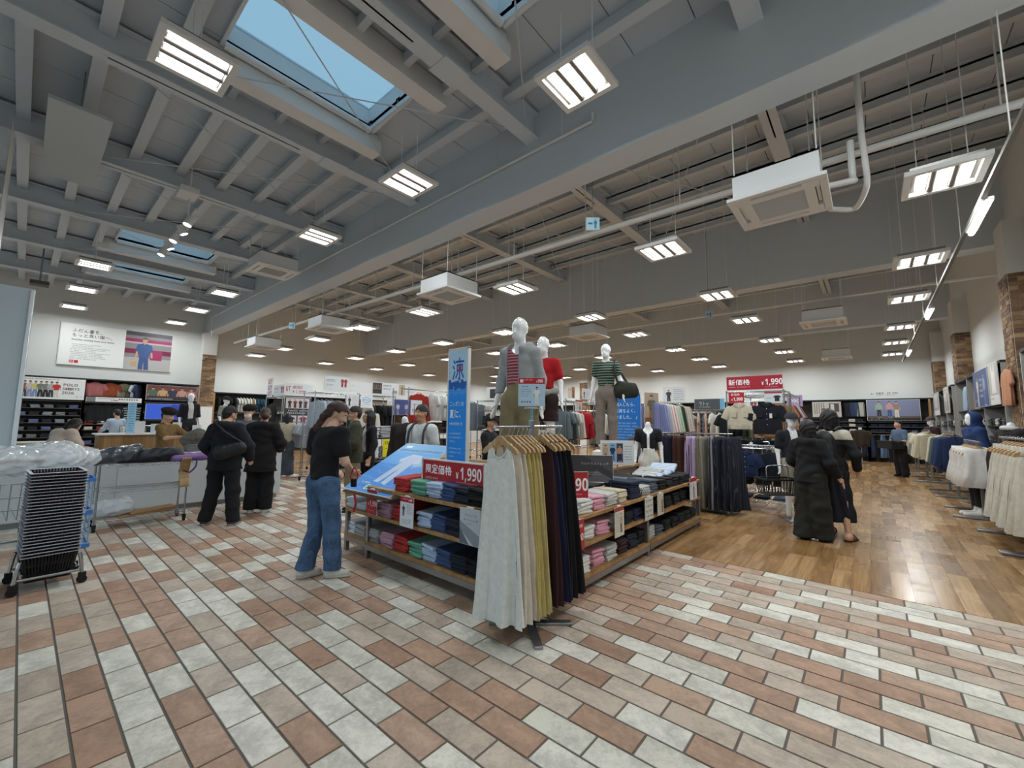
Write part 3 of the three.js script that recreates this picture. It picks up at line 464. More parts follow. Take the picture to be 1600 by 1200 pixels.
    for (const q of sides) {
      const a = J['sh' + q], e = J['el' + q], w = J['wr' + q], L = c.sleeve ?? 0.5; if (L <= 0) continue;
      const mixp = (p, o, k) => p.map((v, i) => v + (o[i] - v) * k);
      if (L < 1) tp.push(C(a, mixp(a, e, L), 0.05 + sr, 0.045 + sr)); else { tp.push(C(a, e, 0.05 + sr, 0.042 + sr)); tp.push(C(e, mixp(e, w, Math.min(1, L - 1)), 0.042 + sr, 0.03 + sr)); }
    }
    if (c.hood) tp.push(C([0.06, J.neck[1] - 0.02, J.neck[2] - 0.06], [-0.06, J.neck[1] - 0.02, J.neck[2] - 0.06], 0.065), C([0.1, J.neck[1] + 0.01, J.neck[2]], [0.05, J.neck[1] - 0.03, J.neck[2] + 0.08], 0.035), C([-0.1, J.neck[1] + 0.01, J.neck[2]], [-0.05, J.neck[1] - 0.03, J.neck[2] + 0.08], 0.035));
    if (c.collar) tp.push(C([0.05, J.neck[1] + 0.01, J.neck[2] - 0.02], [-0.05, J.neck[1] + 0.01, J.neck[2] - 0.02], 0.04));
    if (c.open) cuts.push((x, y, z) => (z > J.chest[2] ? c.open - Math.abs(x - (c.openX ?? 0)) : -1));
    if (c.scoop) tp.push({ a: [J.neck[0], J.neck[1] + 0.02, J.neck[2] + 0.09], ra: c.scoop, rb: c.scoop, cut: true });
    const sh = c.hem < 0.85 ? {} : {}; add(c.name ?? 'top', sdf(tp, cell, { k: 0.035, cuts, disp: wrinkle(c.wr ?? 0.004) }), c.m);
  }
  const l = s.legs; if (l) {
    const waist = l.waist ?? 1.06, hem = l.hem ?? 0.06;
    if (l.skirt) add('skirt', sdf([C([J.pel[0], waist - 0.02, J.pel[2]], [J.pel[0], 0.85, J.pel[2]], 0.125, 0.165, { s: [1, 1, 1.25] }), C([J.pel[0], 0.85, J.pel[2]], [J.pel[0], hem, J.pel[2]], 0.165, l.r ?? 0.25, { s: [1, 1, 1.15] })], cell, { cuts: [(x, y) => y - waist, (x, y) => hem - y], disp: drape(0.012, 11) }), l.m);
    else {
      const r0 = l.r0 ?? 0.092, r1 = l.r1 ?? 0.07, r2 = l.r2 ?? 0.062, lp = [C([J.pel[0], waist - 0.03, J.pel[2]], [J.pel[0], 0.9, J.pel[2]], 0.12, 0.15, { s: [1, 1, 1.35] })];
      for (const q of sides) { const a = J['an' + q], kx = J['kn' + q]; lp.push(C(J['hip' + q], kx, r0, r1), C(kx, [a[0], Math.min(a[1], hem + 0.03), a[2]], r1, r2)); }
      add(l.name ?? 'trousers', sdf(lp, cell, { k: 0.03, cuts: [(x, y) => y - waist, (x, y) => hem - y], disp: wrinkle(l.wr ?? 0.005, 0.8) }), l.m);
    }
  }
  if (s.shoes) for (const q of sides) {
    const a = J['an' + q], yaw = s.toe?.[q] ?? (q === 'L' ? 0.15 : -0.15), f = [Math.sin(yaw), Math.cos(yaw)], P = (u, y) => [a[0] + f[0] * u, y, a[2] + f[1] * u], y0 = a[1] - 0.085;
    const shoe = add('shoe', sdf([C(P(-0.03, y0 + 0.05), P(0.0, y0 + 0.075), 0.044, 0.042), C(P(-0.025, y0 + 0.045), P(0.13, y0 + 0.032), 0.042, 0.034)], 0.009, { k: 0.03, cuts: [(x, y) => y0 + 0.018 - y] }), s.shoes.m);
    const sole = sdf([C(P(-0.03, y0 + 0.02), P(0.135, y0 + 0.02), 0.045, 0.042, { s: [1, 1, 1] })], 0.009, { cuts: [(x, y) => y0 - y + 0.002, (x, y) => y - y0 - 0.024] }); shoe.add(add('sole', sole, s.shoes.sole ?? M.white)); if (s.shoes.strap) for (const u of [0.03, 0.08]) shoe.add(add('strap', new THREE.TorusGeometry(0.045, 0.007, 6, 18).rotateY(yaw).translate(...P(u, y0 + 0.036 + (u < 0.05 ? 0.012 : 0))), s.shoes.strap));
  }
  return J;
}
// ---------- garments ----------
function loft(rows, seg, fold = {}) { // rows: [y, half width, half depth, cx, cz]; folds grow towards the first row
  const n = rows.length, pos = [], tri = [], uv = [], a0 = fold.amp ?? 0, fn = fold.n ?? 7, ph = fold.ph ?? 0;
  rows.forEach(([y, w, d, cx = 0, cz = 0], i) => { const k = a0 * (1 - i / (n - 1)); for (let j = 0; j < seg; j++) { const t = j / seg * 2 * Math.PI, c = Math.cos(t), s = Math.sin(t), f = 1 + k * Math.sin(fn * t + ph + 0.6 * Math.sin(i)), e = Math.sign(c) * Math.pow(Math.abs(c), 0.8), q = Math.sign(s) * Math.pow(Math.abs(s), 0.8); pos.push(cx + e * w * (1 + (f - 1) * 0.35), y, cz + q * d * f + (fold.wave ?? 0) * d * (1 - i / (n - 1)) * Math.sin(c * 7 + ph)); uv.push(pos[pos.length - 3], y); } });
  for (let i = 0; i < n - 1; i++) for (let j = 0; j < seg; j++) { const a = i * seg + j, b = i * seg + (j + 1) % seg; tri.push(a, a + seg, b, b, a + seg, b + seg); }
  const cap = (r, up) => { const c = pos.length / 3, [y, , , cx = 0, cz = 0] = rows[r]; pos.push(cx, y, cz); uv.push(cx, y); for (let j = 0; j < seg; j++) { const a = r * seg + j, b = r * seg + (j + 1) % seg; up ? tri.push(a, c, b) : tri.push(a, b, c); } };
  if (fold.cap !== false) { cap(n - 1, true); if (!fold.open) cap(0, false); }
  const g = new THREE.BufferGeometry(); g.setAttribute('position', new THREE.Float32BufferAttribute(pos, 3)); g.setAttribute('uv', new THREE.Float32BufferAttribute(uv, 2)); g.setIndex(tri); g.computeVertexNormals(); g.userData.keepUV = true; return g;
}
// hanging from a hanger: origin at the neck, front towards +z
function shirtGeo({ w = 0.24, len = 0.68, d = 0.035, sleeve = 0.2, amp = 0.25, ph = 0, sw = 0.085, flare = 0 } = {}) {
  const body = loft([[-len, w + flare, d * 1.1], [-len * 0.75, w + flare * 0.6, d * 1.05], [-len * 0.5, w, d * 1.05], [-len * 0.3, w * 0.98, d], [-0.12, w * 0.98, d * 0.95], [-0.066, w * 0.95, d * 0.8], [-0.036, w * 0.66, d * 0.7], [-0.006, w * 0.34, d * 0.7]], 28, { amp, n: 9, ph, wave: 0.4 }), out = [body];
  if (sleeve > 0) for (const s of [-1, 1]) { const sl = loft([[-sleeve, sw * 0.85, d * 0.8], [-sleeve * 0.5, sw * 0.9, d * 0.85], [0, sw, d * 0.8], [0.05, sw * 0.6, d * 0.5]], 14, { amp: 0.2, n: 5, ph }); sl.rotateZ(s * (sleeve > 0.4 ? 0.18 : 0.5)).translate(s * (w * 0.86), -0.1, 0); out.push(sl); }
  out.push(new THREE.TorusGeometry(w * 0.3, 0.011, 6, 18).scale(1, 0.55, Math.min(1, d / (w * 0.3))).rotateX(-0.5).translate(0, -0.012, 0));
  const g = merge(out); g.userData.keepUV = true; return g;
}
function dressGeo(ph, len = 1.18) {
  const g = merge([loft([[-len, 0.27, 0.085], [-len * 0.85, 0.26, 0.075], [-len * 0.65, 0.24, 0.06], [-len * 0.45, 0.215, 0.05], [-0.34, 0.195, 0.042], [-0.26, 0.19, 0.04], [-0.19, 0.175, 0.036]], 44, { amp: 0.45, n: 11, ph, wave: 0.7, cap: false }),
    loft([[-0.2, 0.18, 0.036], [-0.14, 0.165, 0.033], [-0.1, 0.155, 0.03]], 44, { cap: false }),
    ...[-1, 1].map((s) => loft([[-0.1, 0.05, 0.03, s * 0.106], [-0.05, 0.035, 0.026, s * 0.11], [-0.01, 0.026, 0.018, s * 0.118], [0, 0.02, 0.01, s * 0.12]], 14)),
    wire([[-0.1, -0.02, 0.02], [-0.06, -0.08, 0.032], [0, -0.102, 0.035], [0.06, -0.08, 0.032], [0.1, -0.02, 0.02]], 0.005, 16, 5)]);
  g.userData.keepUV = true; return g;
}
function pantsGeo(len = 1.0, w = 0.17, d = 0.045, ph = 0, flare = 0.02) { const g = loft([[-len, w + flare, d * 1.3], [-len * 0.7, w + flare * 0.6, d * 1.2], [-len * 0.4, w * 1.02, d * 1.1], [-len * 0.18, w * 1.05, d], [-0.05, w * 0.95, d * 0.8], [0, w * 0.92, d * 0.6]], 26, { amp: 0.5, n: 8, ph, wave: 0.5 }); return g; }
const hangerShape = new THREE.Shape(); hangerShape.moveTo(-0.205, -0.115); hangerShape.quadraticCurveTo(-0.2, -0.085, -0.16, -0.068); hangerShape.quadraticCurveTo(-0.06, -0.01, -0.02, 0.022); hangerShape.lineTo(0.02, 0.022); hangerShape.quadraticCurveTo(0.06, -0.01, 0.16, -0.068); hangerShape.quadraticCurveTo(0.2, -0.085, 0.205, -0.115); hangerShape.quadraticCurveTo(0.19, -0.13, 0.17, -0.115); hangerShape.quadraticCurveTo(0.06, -0.055, 0, -0.025); hangerShape.quadraticCurveTo(-0.06, -0.055, -0.17, -0.115); hangerShape.quadraticCurveTo(-0.19, -0.13, -0.205, -0.115);
const GEO = { hanger: clean(new THREE.ExtrudeGeometry(hangerShape, { depth: 0.016, bevelEnabled: true, bevelThickness: 0.005, bevelSize: 0.004, bevelSegments: 1, curveSegments: 4 }).translate(0, 0, -0.008)), hook: wire([[0, 0, 0], [0, 0.05, 0], [0.02, 0.075, 0], [0.005, 0.1, 0], [-0.018, 0.085, 0]], 0.003, 14, 5) };
function hanger(pos, turn, label, group) { const t = thing('coat_hanger', label, 'hanger', pos, turn, group); t.add(mesh('bar', planar(GEO.hanger), M.hanger), mesh('hook', GEO.hook, M.chrome)); return t; }
// folded garment: soft slab with a rolled front edge, origin at bottom centre, front towards +z
function foldGeo(w, h, d, ph, arch = 0) {
  const g = clean(new RoundedBoxGeometry(w, h, d, 3, h * 0.48)), p = g.attributes.position;
  for (let i = 0; i < p.count; i++) { const x = p.getX(i), y = p.getY(i), z = p.getZ(i); p.setXYZ(i, x + 0.006 * Math.sin(9 * z + ph), y + h / 2 + 0.2 * h * Math.sin(14 * x + ph) + 0.15 * h * Math.sin(17 * z + 2 * ph) - 0.5 * h * Math.max(0, (Math.abs(x) - w * 0.35) / w) * 3, z + 0.008 * Math.sin(11 * x + 2 * ph)); p.setY(i, p.getY(i) + arch * (0.35 - Math.pow(2 * x / w, 2)) - arch * 0.5 * Math.max(0, z / d)); }
  g.computeVertexNormals(); return planar(g);
}
const ARCH = [0, 0.008, 0.015, 0.021, 0.026, 0.03].map((a) => [0, 1, 2].map((i) => foldGeo(0.22, 0.026, 0.3, i * 1.7 + a * 40, a))), FOLD = [0, 1, 2, 3].map((i) => foldGeo(0.22, 0.026, 0.3, i * 1.7)), FOLDW = [0, 1, 2].map((i) => foldGeo(0.27, 0.03, 0.33, i * 2.1));
const cloth = (c, extra = {}) => mat(c, 0.92, 0, { map: tCloth, sheen: 0.06, sheenRoughness: 0.6, ...extra });
function stack(x, y, z, turn, n, color, label, group, kind = 'folded_shirt', geos = FOLD, step = 0.0235, category = 'shirt') { // n folded garments, one on another
  const m = color.isMaterial ? color : cloth(color);
  for (let i = 0; i < n; i++) { const o = mesh(numbered(kind), pick(geos === FOLD ? ARCH[Math.min(i, 5)] : geos), m); o.position.set(x + rr(-0.008, 0.008), y + i * step, z + rr(-0.012, 0.012)); o.rotation.y = turn + rr(-0.04, 0.04); o.scale.setScalar(rr(0.96, 1.02)); scene.add(o); tag(o, label, category, group); }
}
function stripes(c1, c2, period, duty = 0.4, horizontal = true) { const t = canvasTex(64, 64, (g) => { g.fillStyle = c1; g.fillRect(0, 0, 64, 64); g.fillStyle = c2; horizontal ? g.fillRect(0, 0, 64, 64 * duty) : g.fillRect(0, 0, 64 * duty, 64); }); t.wrapS = t.wrapT = THREE.RepeatWrapping; t.repeat.set(1 / period, 1 / period); return t; }
// ---------- shared shop pieces ----------
const frameOf = (x, z, turn) => ({ x, z, turn, c: Math.cos(turn), s: Math.sin(turn) });
const loc = (f, u, y, n) => [f.x + u * f.c + n * f.s, y, f.z - u * f.s + n * f.c]; // u along, n outward
function caster(t, x, z, y = 0.09) { part(t, 'caster', [new THREE.CylinderGeometry(0.035, 0.035, 0.028, 14).rotateZ(Math.PI / 2).translate(x, 0.035, z), box(0.04, 0.05, 0.05, x, 0.07, z)], M.black); }
function wireShelf(w, d, y, nx = 14, step = 0.06) { // chrome wire shelf with rims
  const g = []; for (const z of [-d / 2, d / 2]) g.push(rod([-w / 2, y, z], [w / 2, y, z], 0.005, 5), rod([-w / 2, y - 0.03, z], [w / 2, y - 0.03, z], 0.004, 5)); for (const x of [-w / 2, w / 2]) g.push(rod([x, y, -d / 2], [x, y, d / 2], 0.005, 5));
  for (let z = -d / 2; z <= d / 2 + 1e-6; z += step) g.push(rod([-w / 2, y + 0.004, z], [w / 2, y + 0.004, z], 0.0025, 4)); for (let x = -w / 2; x < w / 2; x += w / nx) { g.push(rod([x, y - 0.03, d / 2], [x + w / nx / 2, y, d / 2], 0.0025, 4), rod([x + w / nx / 2, y, d / 2], [x + w / nx, y - 0.03, d / 2], 0.0025, 4)); }
  return g;
}
function metro(name, label, f, w, d, h, levels, group) {
  const t = thing(name, label, 'rack', [f.x, 0, f.z], f.turn, group);
  for (const x of [-w / 2, w / 2]) for (const z of [-d / 2, d / 2]) { part(t, 'post', [rod([x, 0.08, z], [x, h, z], 0.0135, 8)], M.chrome); caster(t, x, z); }
  for (const y of levels) part(t, 'wire_shelf', wireShelf(w, d, y), M.chrome); return t;
}
const farFold = []; // far folded garments joined at the end
function pile(x, y, z, turn, n, c) { const col = new THREE.Color(c); for (let i = 0; i < n; i++) { const g = pick(FOLD).clone().rotateY(turn + rr(-0.05, 0.05)).translate(x + rr(-0.01, 0.01), y + i * 0.028, z + rr(-0.01, 0.01)), k = g.attributes.position.count, a = new Float32Array(k * 3); for (let j = 0; j < k; j++) a.set([col.r, col.g, col.b], j * 3); g.setAttribute('color', new THREE.BufferAttribute(a, 3)); farFold.push(g); } }
function pileRow(f, u0, u1, y, n, cols, count = 4) { const k = Math.max(1, Math.round((u1 - u0) / 0.26)); for (let i = 0; i < k; i++) { const p = loc(f, u0 + (i + 0.5) * (u1 - u0) / k, y, n); pile(p[0], p[1], p[2], f.turn, count, cols[i % cols.length]); } }
const shirtCache = new Map();
function shirtOf(o) { const k = JSON.stringify(o); if (!shirtCache.has(k)) shirtCache.set(k, shirtGeo(o)); return shirtCache.get(k); }
// garments on a rail running along u; each is turned edge-on to the aisle
function hangAlong(f, u0, u1, n, y, geo, list, kind, cat, what, group, withHanger = false, lean = 0.25) {
  list.forEach((c, i) => {
    const u = u0 + (u1 - u0) * (list.length < 2 ? 0.5 : i / (list.length - 1)), m = c.isMaterial ? c : cloth(c), o = mesh(numbered(kind), Array.isArray(geo) ? geo[i % geo.length] : geo, m), p = loc(f, u, y, n);
    o.position.set(...p); o.rotation.y = f.turn + Math.PI / 2 + rr(-lean, lean); scene.add(o); tag(o, what(c, i), cat, group);
    if (withHanger) { const hg = hanger([p[0], p[1] + 0.012, p[2]], o.rotation.y, 'pale wooden coat hanger on ' + withHanger, 'hangers on ' + withHanger); }
  });
}
const cname = (c) => { const h = typeof c === 'number' ? c : 0x888888, r = h >> 16, g = (h >> 8) & 255, b = h & 255, mx = Math.max(r, g, b), mn = Math.min(r, g, b); if (mx < 45) return 'black'; if (mx - mn < 22) return mx > 200 ? 'white' : mx > 120 ? 'light grey' : 'dark grey'; if (b === mx) return r > g + 18 ? 'lilac' : mx > 150 ? 'light blue' : 'navy'; if (r === mx) return g > 150 && b < 150 ? 'yellow' : b > 140 && g < 190 ? 'pink' : g > 130 ? 'beige' : g > 70 ? 'brown' : r < 110 ? 'maroon' : 'red'; return g > 150 ? 'pale green' : 'green'; };

// ---------- left: entrance screen, carts, rack, counter ----------
{
  const t = thing('entrance_screen', 'pale blue-grey panelled entrance screen with a dome camera', 'partition', [-9.6, 0, 0]);
  part(t, 'panel', [rbox(0.5, 3.44, 2.6, 0.02, -0.25, 1.72, 1.3 + 0.0)], mat(0xb9c6cd, 0.35));
  part(t, 'edge_strip', [rbox(0.03, 3.42, 0.05, 0.012, 0.015, 1.71, 0.03)], mat(0xe8eef2, 0.15, 0.3));
  part(t, 'dome_camera', [lathe([[0.001, 0.05], [0.035, 0.045], [0.055, 0.02], [0.06, 0]], 18).rotateZ(-Math.PI / 2).translate(0.0, 3.25, 0.45)], M.white);
  part(t, 'dome_glass', [ball(0.034, 0.03, 3.25, 0.45)], mat(0x0a0a0a, 0.1));
  const tex = canvasTex(128, 512, (g, w, h) => { g.fillStyle = '#e9e6df'; g.fillRect(0, 0, w, h); g.fillStyle = '#2c4a86'; g.fillRect(0, 0, w, 150); g.fillStyle = '#c58a50'; g.fillRect(0, 150, w, 90); g.fillStyle = '#5d7fa8'; g.fillRect(0, 240, w, 70); g.fillStyle = '#d9dde0'; g.fillRect(20, 320, 50, 150); });
  const b = thing('hanging_banner', 'glossy printed banner hung above the entrance screen', 'banner', [-9.7, 3.48, 0.42], 0.0); board(b, 0.9, 2.3, tex, 0, 0, 0, 0.01);
}
{ // stack of shopping baskets on a wheeled base
  const cx = -5.78, cz = -0.27, W = 0.33, D = 0.46;
  const t = thing('basket_trolley', 'chrome wheeled base carrying the stack of black baskets', 'trolley', [cx, 0, cz], 0.05);
  for (const x of [-D / 2, D / 2]) for (const z of [-W / 2 - 0.02, W / 2 + 0.02]) { part(t, 'leg', [wire([[x, 0.07, z * 1.12], [x, 0.22, z * 1.02], [x * 0.97, 0.27, z * 0.97]], 0.014, 10, 8)], M.chrome); caster(t, x, z * 1.12); }
  part(t, 'crossbar', [rod([D / 2, 0.12, -W / 2 - 0.02], [D / 2, 0.12, W / 2 + 0.02], 0.012, 8)], M.alu); part(t, 'crossbar', [rod([-D / 2, 0.12, -W / 2 - 0.02], [-D / 2, 0.12, W / 2 + 0.02], 0.012, 8)], M.alu);
  part(t, 'tray', [rod([-D / 2, 0.16, -W / 2], [D / 2, 0.16, -W / 2], 0.01, 6), rod([-D / 2, 0.16, W / 2], [D / 2, 0.16, W / 2], 0.01, 6)], M.alu);
  // tapered open basket
  const bm = mat(0x0e0d11, 0.5), rim = mat(0xb2b0ba, 0.3), shell = [], hh = 0.22, k = 0.8;
  const slat = (a, b, wd) => { const g = new THREE.BoxGeometry(wd, 1, 0.004), A = V(...a), B = V(...b); g.scale(1, A.distanceTo(B), 1); return g; };
  for (const [nx, nz, L] of [[1, 0, W], [-1, 0, W], [0, 1, D], [0, -1, D]]) for (let i = 0; i < 16; i++) {
    const s = (i + 0.5) / 16 - 0.5, top = nx ? [nx * D / 2, hh, s * W] : [s * D, hh, nz * W / 2], bot = nx ? [nx * D / 2 * k, 0, s * W * k] : [s * D * k, 0, nz * W / 2 * k];
    shell.push(rod(bot, top, 0.0085, 4));
  }
  shell.push(box(D * k, 0.006, W * k, 0, 0.003, 0)); for (const y of [0.06, 0.14]) { const q = k + (1 - k) * y / hh; shell.push(box(D * q, 0.018, 0.004, 0, y, W / 2 * q), box(D * q, 0.018, 0.004, 0, y, -W / 2 * q), box(0.004, 0.018, W * q, D / 2 * q, y, 0), box(0.004, 0.018, W * q, -D / 2 * q, y, 0)); }
  const gS = merge(shell), rr2 = 0.012, gR = merge([rbox(D + 0.05, 0.006, rr2 * 2, 0.0025, 0, hh, W / 2 + 0.005), rbox(D + 0.05, 0.006, rr2 * 2, 0.0025, 0, hh, -W / 2 - 0.005), rbox(rr2 * 2, 0.006, W + 0.02, 0.0025, D / 2 + 0.01, hh, 0), rbox(rr2 * 2, 0.006, W + 0.02, 0.0025, -D / 2 - 0.01, hh, 0)]);
  for (let i = 0; i < 27; i++) { const b = thing('shopping_basket', i === 26 ? 'black shopping basket on top of the tall stack' : i === 0 ? 'lowest black slatted shopping basket resting on the trolley' : 'black shopping basket nested in the tall stack', 'basket', [cx + rr(-0.003, 0.003), 0.08 + i * 0.0272, cz + rr(-0.003, 0.003)], 0.05, 'stacked black baskets'); b.add(mesh('slats', gS, bm), mesh('rim', gR, rim)); }
}
{ // shopping cart beside the baskets
  const t = thing('shopping_cart', 'grey wire shopping cart with red caps behind the basket stack', 'cart', [-6.78, 0, 0.02], 0.05), gm = mat(0x9aa5a8, 0.35, 0.6), w = [];
  for (let i = 0; i <= 12; i++) { const s = i / 12; w.push(rod([-0.4 + 0.8 * s, 0.5, 0.25], [-0.45 + 0.9 * s, 0.85, 0.28], 0.004, 4), rod([-0.4 + 0.8 * s, 0.5, -0.25], [-0.45 + 0.9 * s, 0.85, -0.28], 0.004, 4)); }
  for (let i = 0; i <= 8; i++) { const z = -0.26 + 0.52 * i / 8; w.push(rod([0.4, 0.5, z * 0.95], [0.45, 0.85, z * 1.05], 0.004, 4), rod([-0.4, 0.5, z * 0.95], [0.4, 0.5, z * 0.95], 0.004, 4)); }
  for (const y of [0.6, 0.72, 0.85]) for (const z of [-0.27, 0.27]) w.push(rod([-0.43, y, z], [0.44, y, z], 0.006, 5)); for (const y of [0.6, 0.72, 0.85]) w.push(rod([0.44, y, -0.27], [0.44, y, 0.27], 0.006, 5));
  part(t, 'wire_basket', w, gm);
  for (const z of [-0.24, 0.24]) { part(t, 'frame_tube', [wire([[0.42, 0.1, z], [0.1, 0.22, z], [-0.35, 0.2, z], [-0.42, 0.55, z], [-0.5, 1.0, z]], 0.014, 24, 8)], gm); caster(t, 0.42, z); caster(t, -0.32, z); }
  part(t, 'handle', [rod([-0.5, 1.0, -0.27], [-0.5, 1.0, 0.27], 0.018, 8)], mat(0x8b1420, 0.4)); part(t, 'lower_tray', [rod([0.4, 0.3, -0.2], [0.4, 0.3, 0.2], 0.014, 8), rod([0.2, 0.3, -0.22], [0.4, 0.3, -0.2], 0.01, 6)], gm);
  for (const [x, y, z] of [[0.46, 0.34, -0.2], [0.46, 0.22, -0.2]]) part(t, 'red_cap', [ball(0.055, x, y, z, 0.7, 1.1, 1)], mat(0xa1122a, 0.35), 'red plastic cap');
}
const plastic = mat(0xf0f5f8, 0.12, 0, { transmission: 0.45, thickness: 0, specularIntensity: 1, clearcoat: 0.8, clearcoatRoughness: 0.1 });
function heap(name, label, cat, prims, cell, m, pos, turn, disp, group) { const g = sdf(prims, cell, { k: 0.06, disp }); return solo(name, label, cat, g, m, pos, turn, group); }
const crumple = (a) => (x, y, z) => a * (Math.abs(Math.sin(17 * x + 9 * z + 3 * Math.sin(11 * y))) + Math.abs(Math.sin(23 * z - 13 * x + 2 * Math.sin(19 * x))) - 1);
{
  const f = frameOf(-8.02, -1.22, Math.PI / 2);
  const rk = metro('wire_trolley', 'low chrome wire shelf trolley piled with coats and plastic bags', f, 0.95, 0.42, 0.88, [0.86, 0.52, 0.13]);
  const C = (a, b, ra, rb = ra) => ({ a, b, ra, rb });
  heap('plastic_bundle', 'clear crumpled plastic bundle lying across the baskets and trolley', 'bag', [C([0.1, 0.05, 0.45], [0.0, 0.08, -0.1], 0.16, 0.19), C([0, 0.06, -0.1], [-0.15, 0.05, -0.35], 0.17, 0.12)], 0.02, plastic, [-7.35, 0.95, -0.25], 0, crumple(0.022));
  heap('dark_coat', 'dark grey coat wrapped in clear plastic beside the clear bundle', 'coat', [C([0, 0.03, 0.2], [0, 0.07, -0.2], 0.1, 0.12), C([0, 0.08, -0.1], [0.02, 0.16, -0.3], 0.09, 0.04)], 0.018, mat(0x4a4f58, 0.3, 0, { clearcoat: 0.5 }), [-8.0, 0.92, -0.85], 0, crumple(0.018));
  heap('navy_coat', 'navy quilted coat lying on the trolley top', 'coat', [C([0, 0.02, 0.3], [0.03, 0.05, -0.25], 0.1, 0.11), C([0.05, 0.02, 0.1], [0.1, 0.03, -0.3], 0.09, 0.06)], 0.018, mat(0x12151f, 0.55, 0, { sheen: 0.2 }), [-8.0, 0.92, -1.3], 0, crumple(0.014));
  const bag = thing('purple_bag', 'purple fabric shoulder bag lying flat on the trolley end', 'bag', [-7.95, 0.88, -1.72]);
  part(bag, 'bag_body', sdf([C([0, 0.04, 0.2], [0, 0.05, -0.24], 0.06, 0.055), C([0.1, 0.03, 0.18], [0.1, 0.03, -0.22], 0.05, 0.05)], 0.014, { k: 0.05, disp: crumple(0.008) }), mat(0x8a6aa6, 0.75)); part(bag, 'strap', [wire([[0.14, 0.03, 0.1], [0.2, -0.1, 0.12], [0.2, -0.18, 0.02], [0.18, -0.1, -0.06], [0.14, 0.02, -0.08]], 0.012, 30, 6)], mat(0x5f4176, 0.75));
  for (let i = 0; i < 5; i++) { const hg = hanger([-7.78, 0.72, -1.6 - i * 0.022], 0, 'pale wooden hanger hooked over the trolley end', 'hangers on the trolley'); hg.rotation.z = Math.PI / 2; }
  heap('clear_bag', 'clear plastic bag slumped on the lowest trolley shelf', 'bag', [C([0, 0.08, 0.25], [0, 0.11, -0.1], 0.1, 0.12)], 0.02, plastic, [-8.02, 0.17, -0.95], 0, crumple(0.02));
  const cb = solo('cardboard_sheet', 'flattened brown cardboard box on the lowest trolley shelf', 'cardboard', [rbox(0.34, 0.02, 0.62, 0.004, 0, 0.03, 0), rbox(0.3, 0.012, 0.5, 0.004, 0.02, 0.05, -0.06)], mat(0x9c7a52, 0.9), [-8.02, 0.135, -1.3]); cb.rotation.x = 0.08;
  const cr = thing('blue_rimmed_crate', 'clear plastic crate tower with blue rims beside the trolley', 'crate', [-7.2, 0, -0.5], 0.0); const bl = mat(0x3a7cc4, 0.4), clr = mat(0x8fb0cc, 0.3);
  for (const y of [0.04, 0.42]) { part(cr, 'crate_rim', [span(-0.2, 0.2, y + 0.33, y + 0.37, -0.15, -0.13), span(-0.2, 0.2, y + 0.33, y + 0.37, 0.13, 0.15), span(0.18, 0.2, y + 0.33, y + 0.37, -0.13, 0.13), span(-0.2, -0.18, y + 0.33, y + 0.37, -0.13, 0.13)], bl); const g = []; for (let i = 0; i < 7; i++) { const q = -0.13 + 0.26 * i / 6; g.push(rod([0.185, y, q], [0.185, y + 0.33, q], 0.006, 4), rod([-0.185, y, q], [-0.185, y + 0.33, q], 0.006, 4)); } for (const h of [0, 0.11, 0.22]) g.push(span(0.18, 0.19, y + h, y + h + 0.014, -0.14, 0.14), span(-0.18, 0.18, y + h, y + h + 0.014, -0.14, -0.13), span(-0.18, 0.18, y + h, y + h + 0.014, 0.13, 0.14)); part(cr, 'crate_wall', g, clr); }
  part(cr, 'crate_base', [span(-0.2, 0.2, 0, 0.04, -0.15, 0.15)], bl);
}
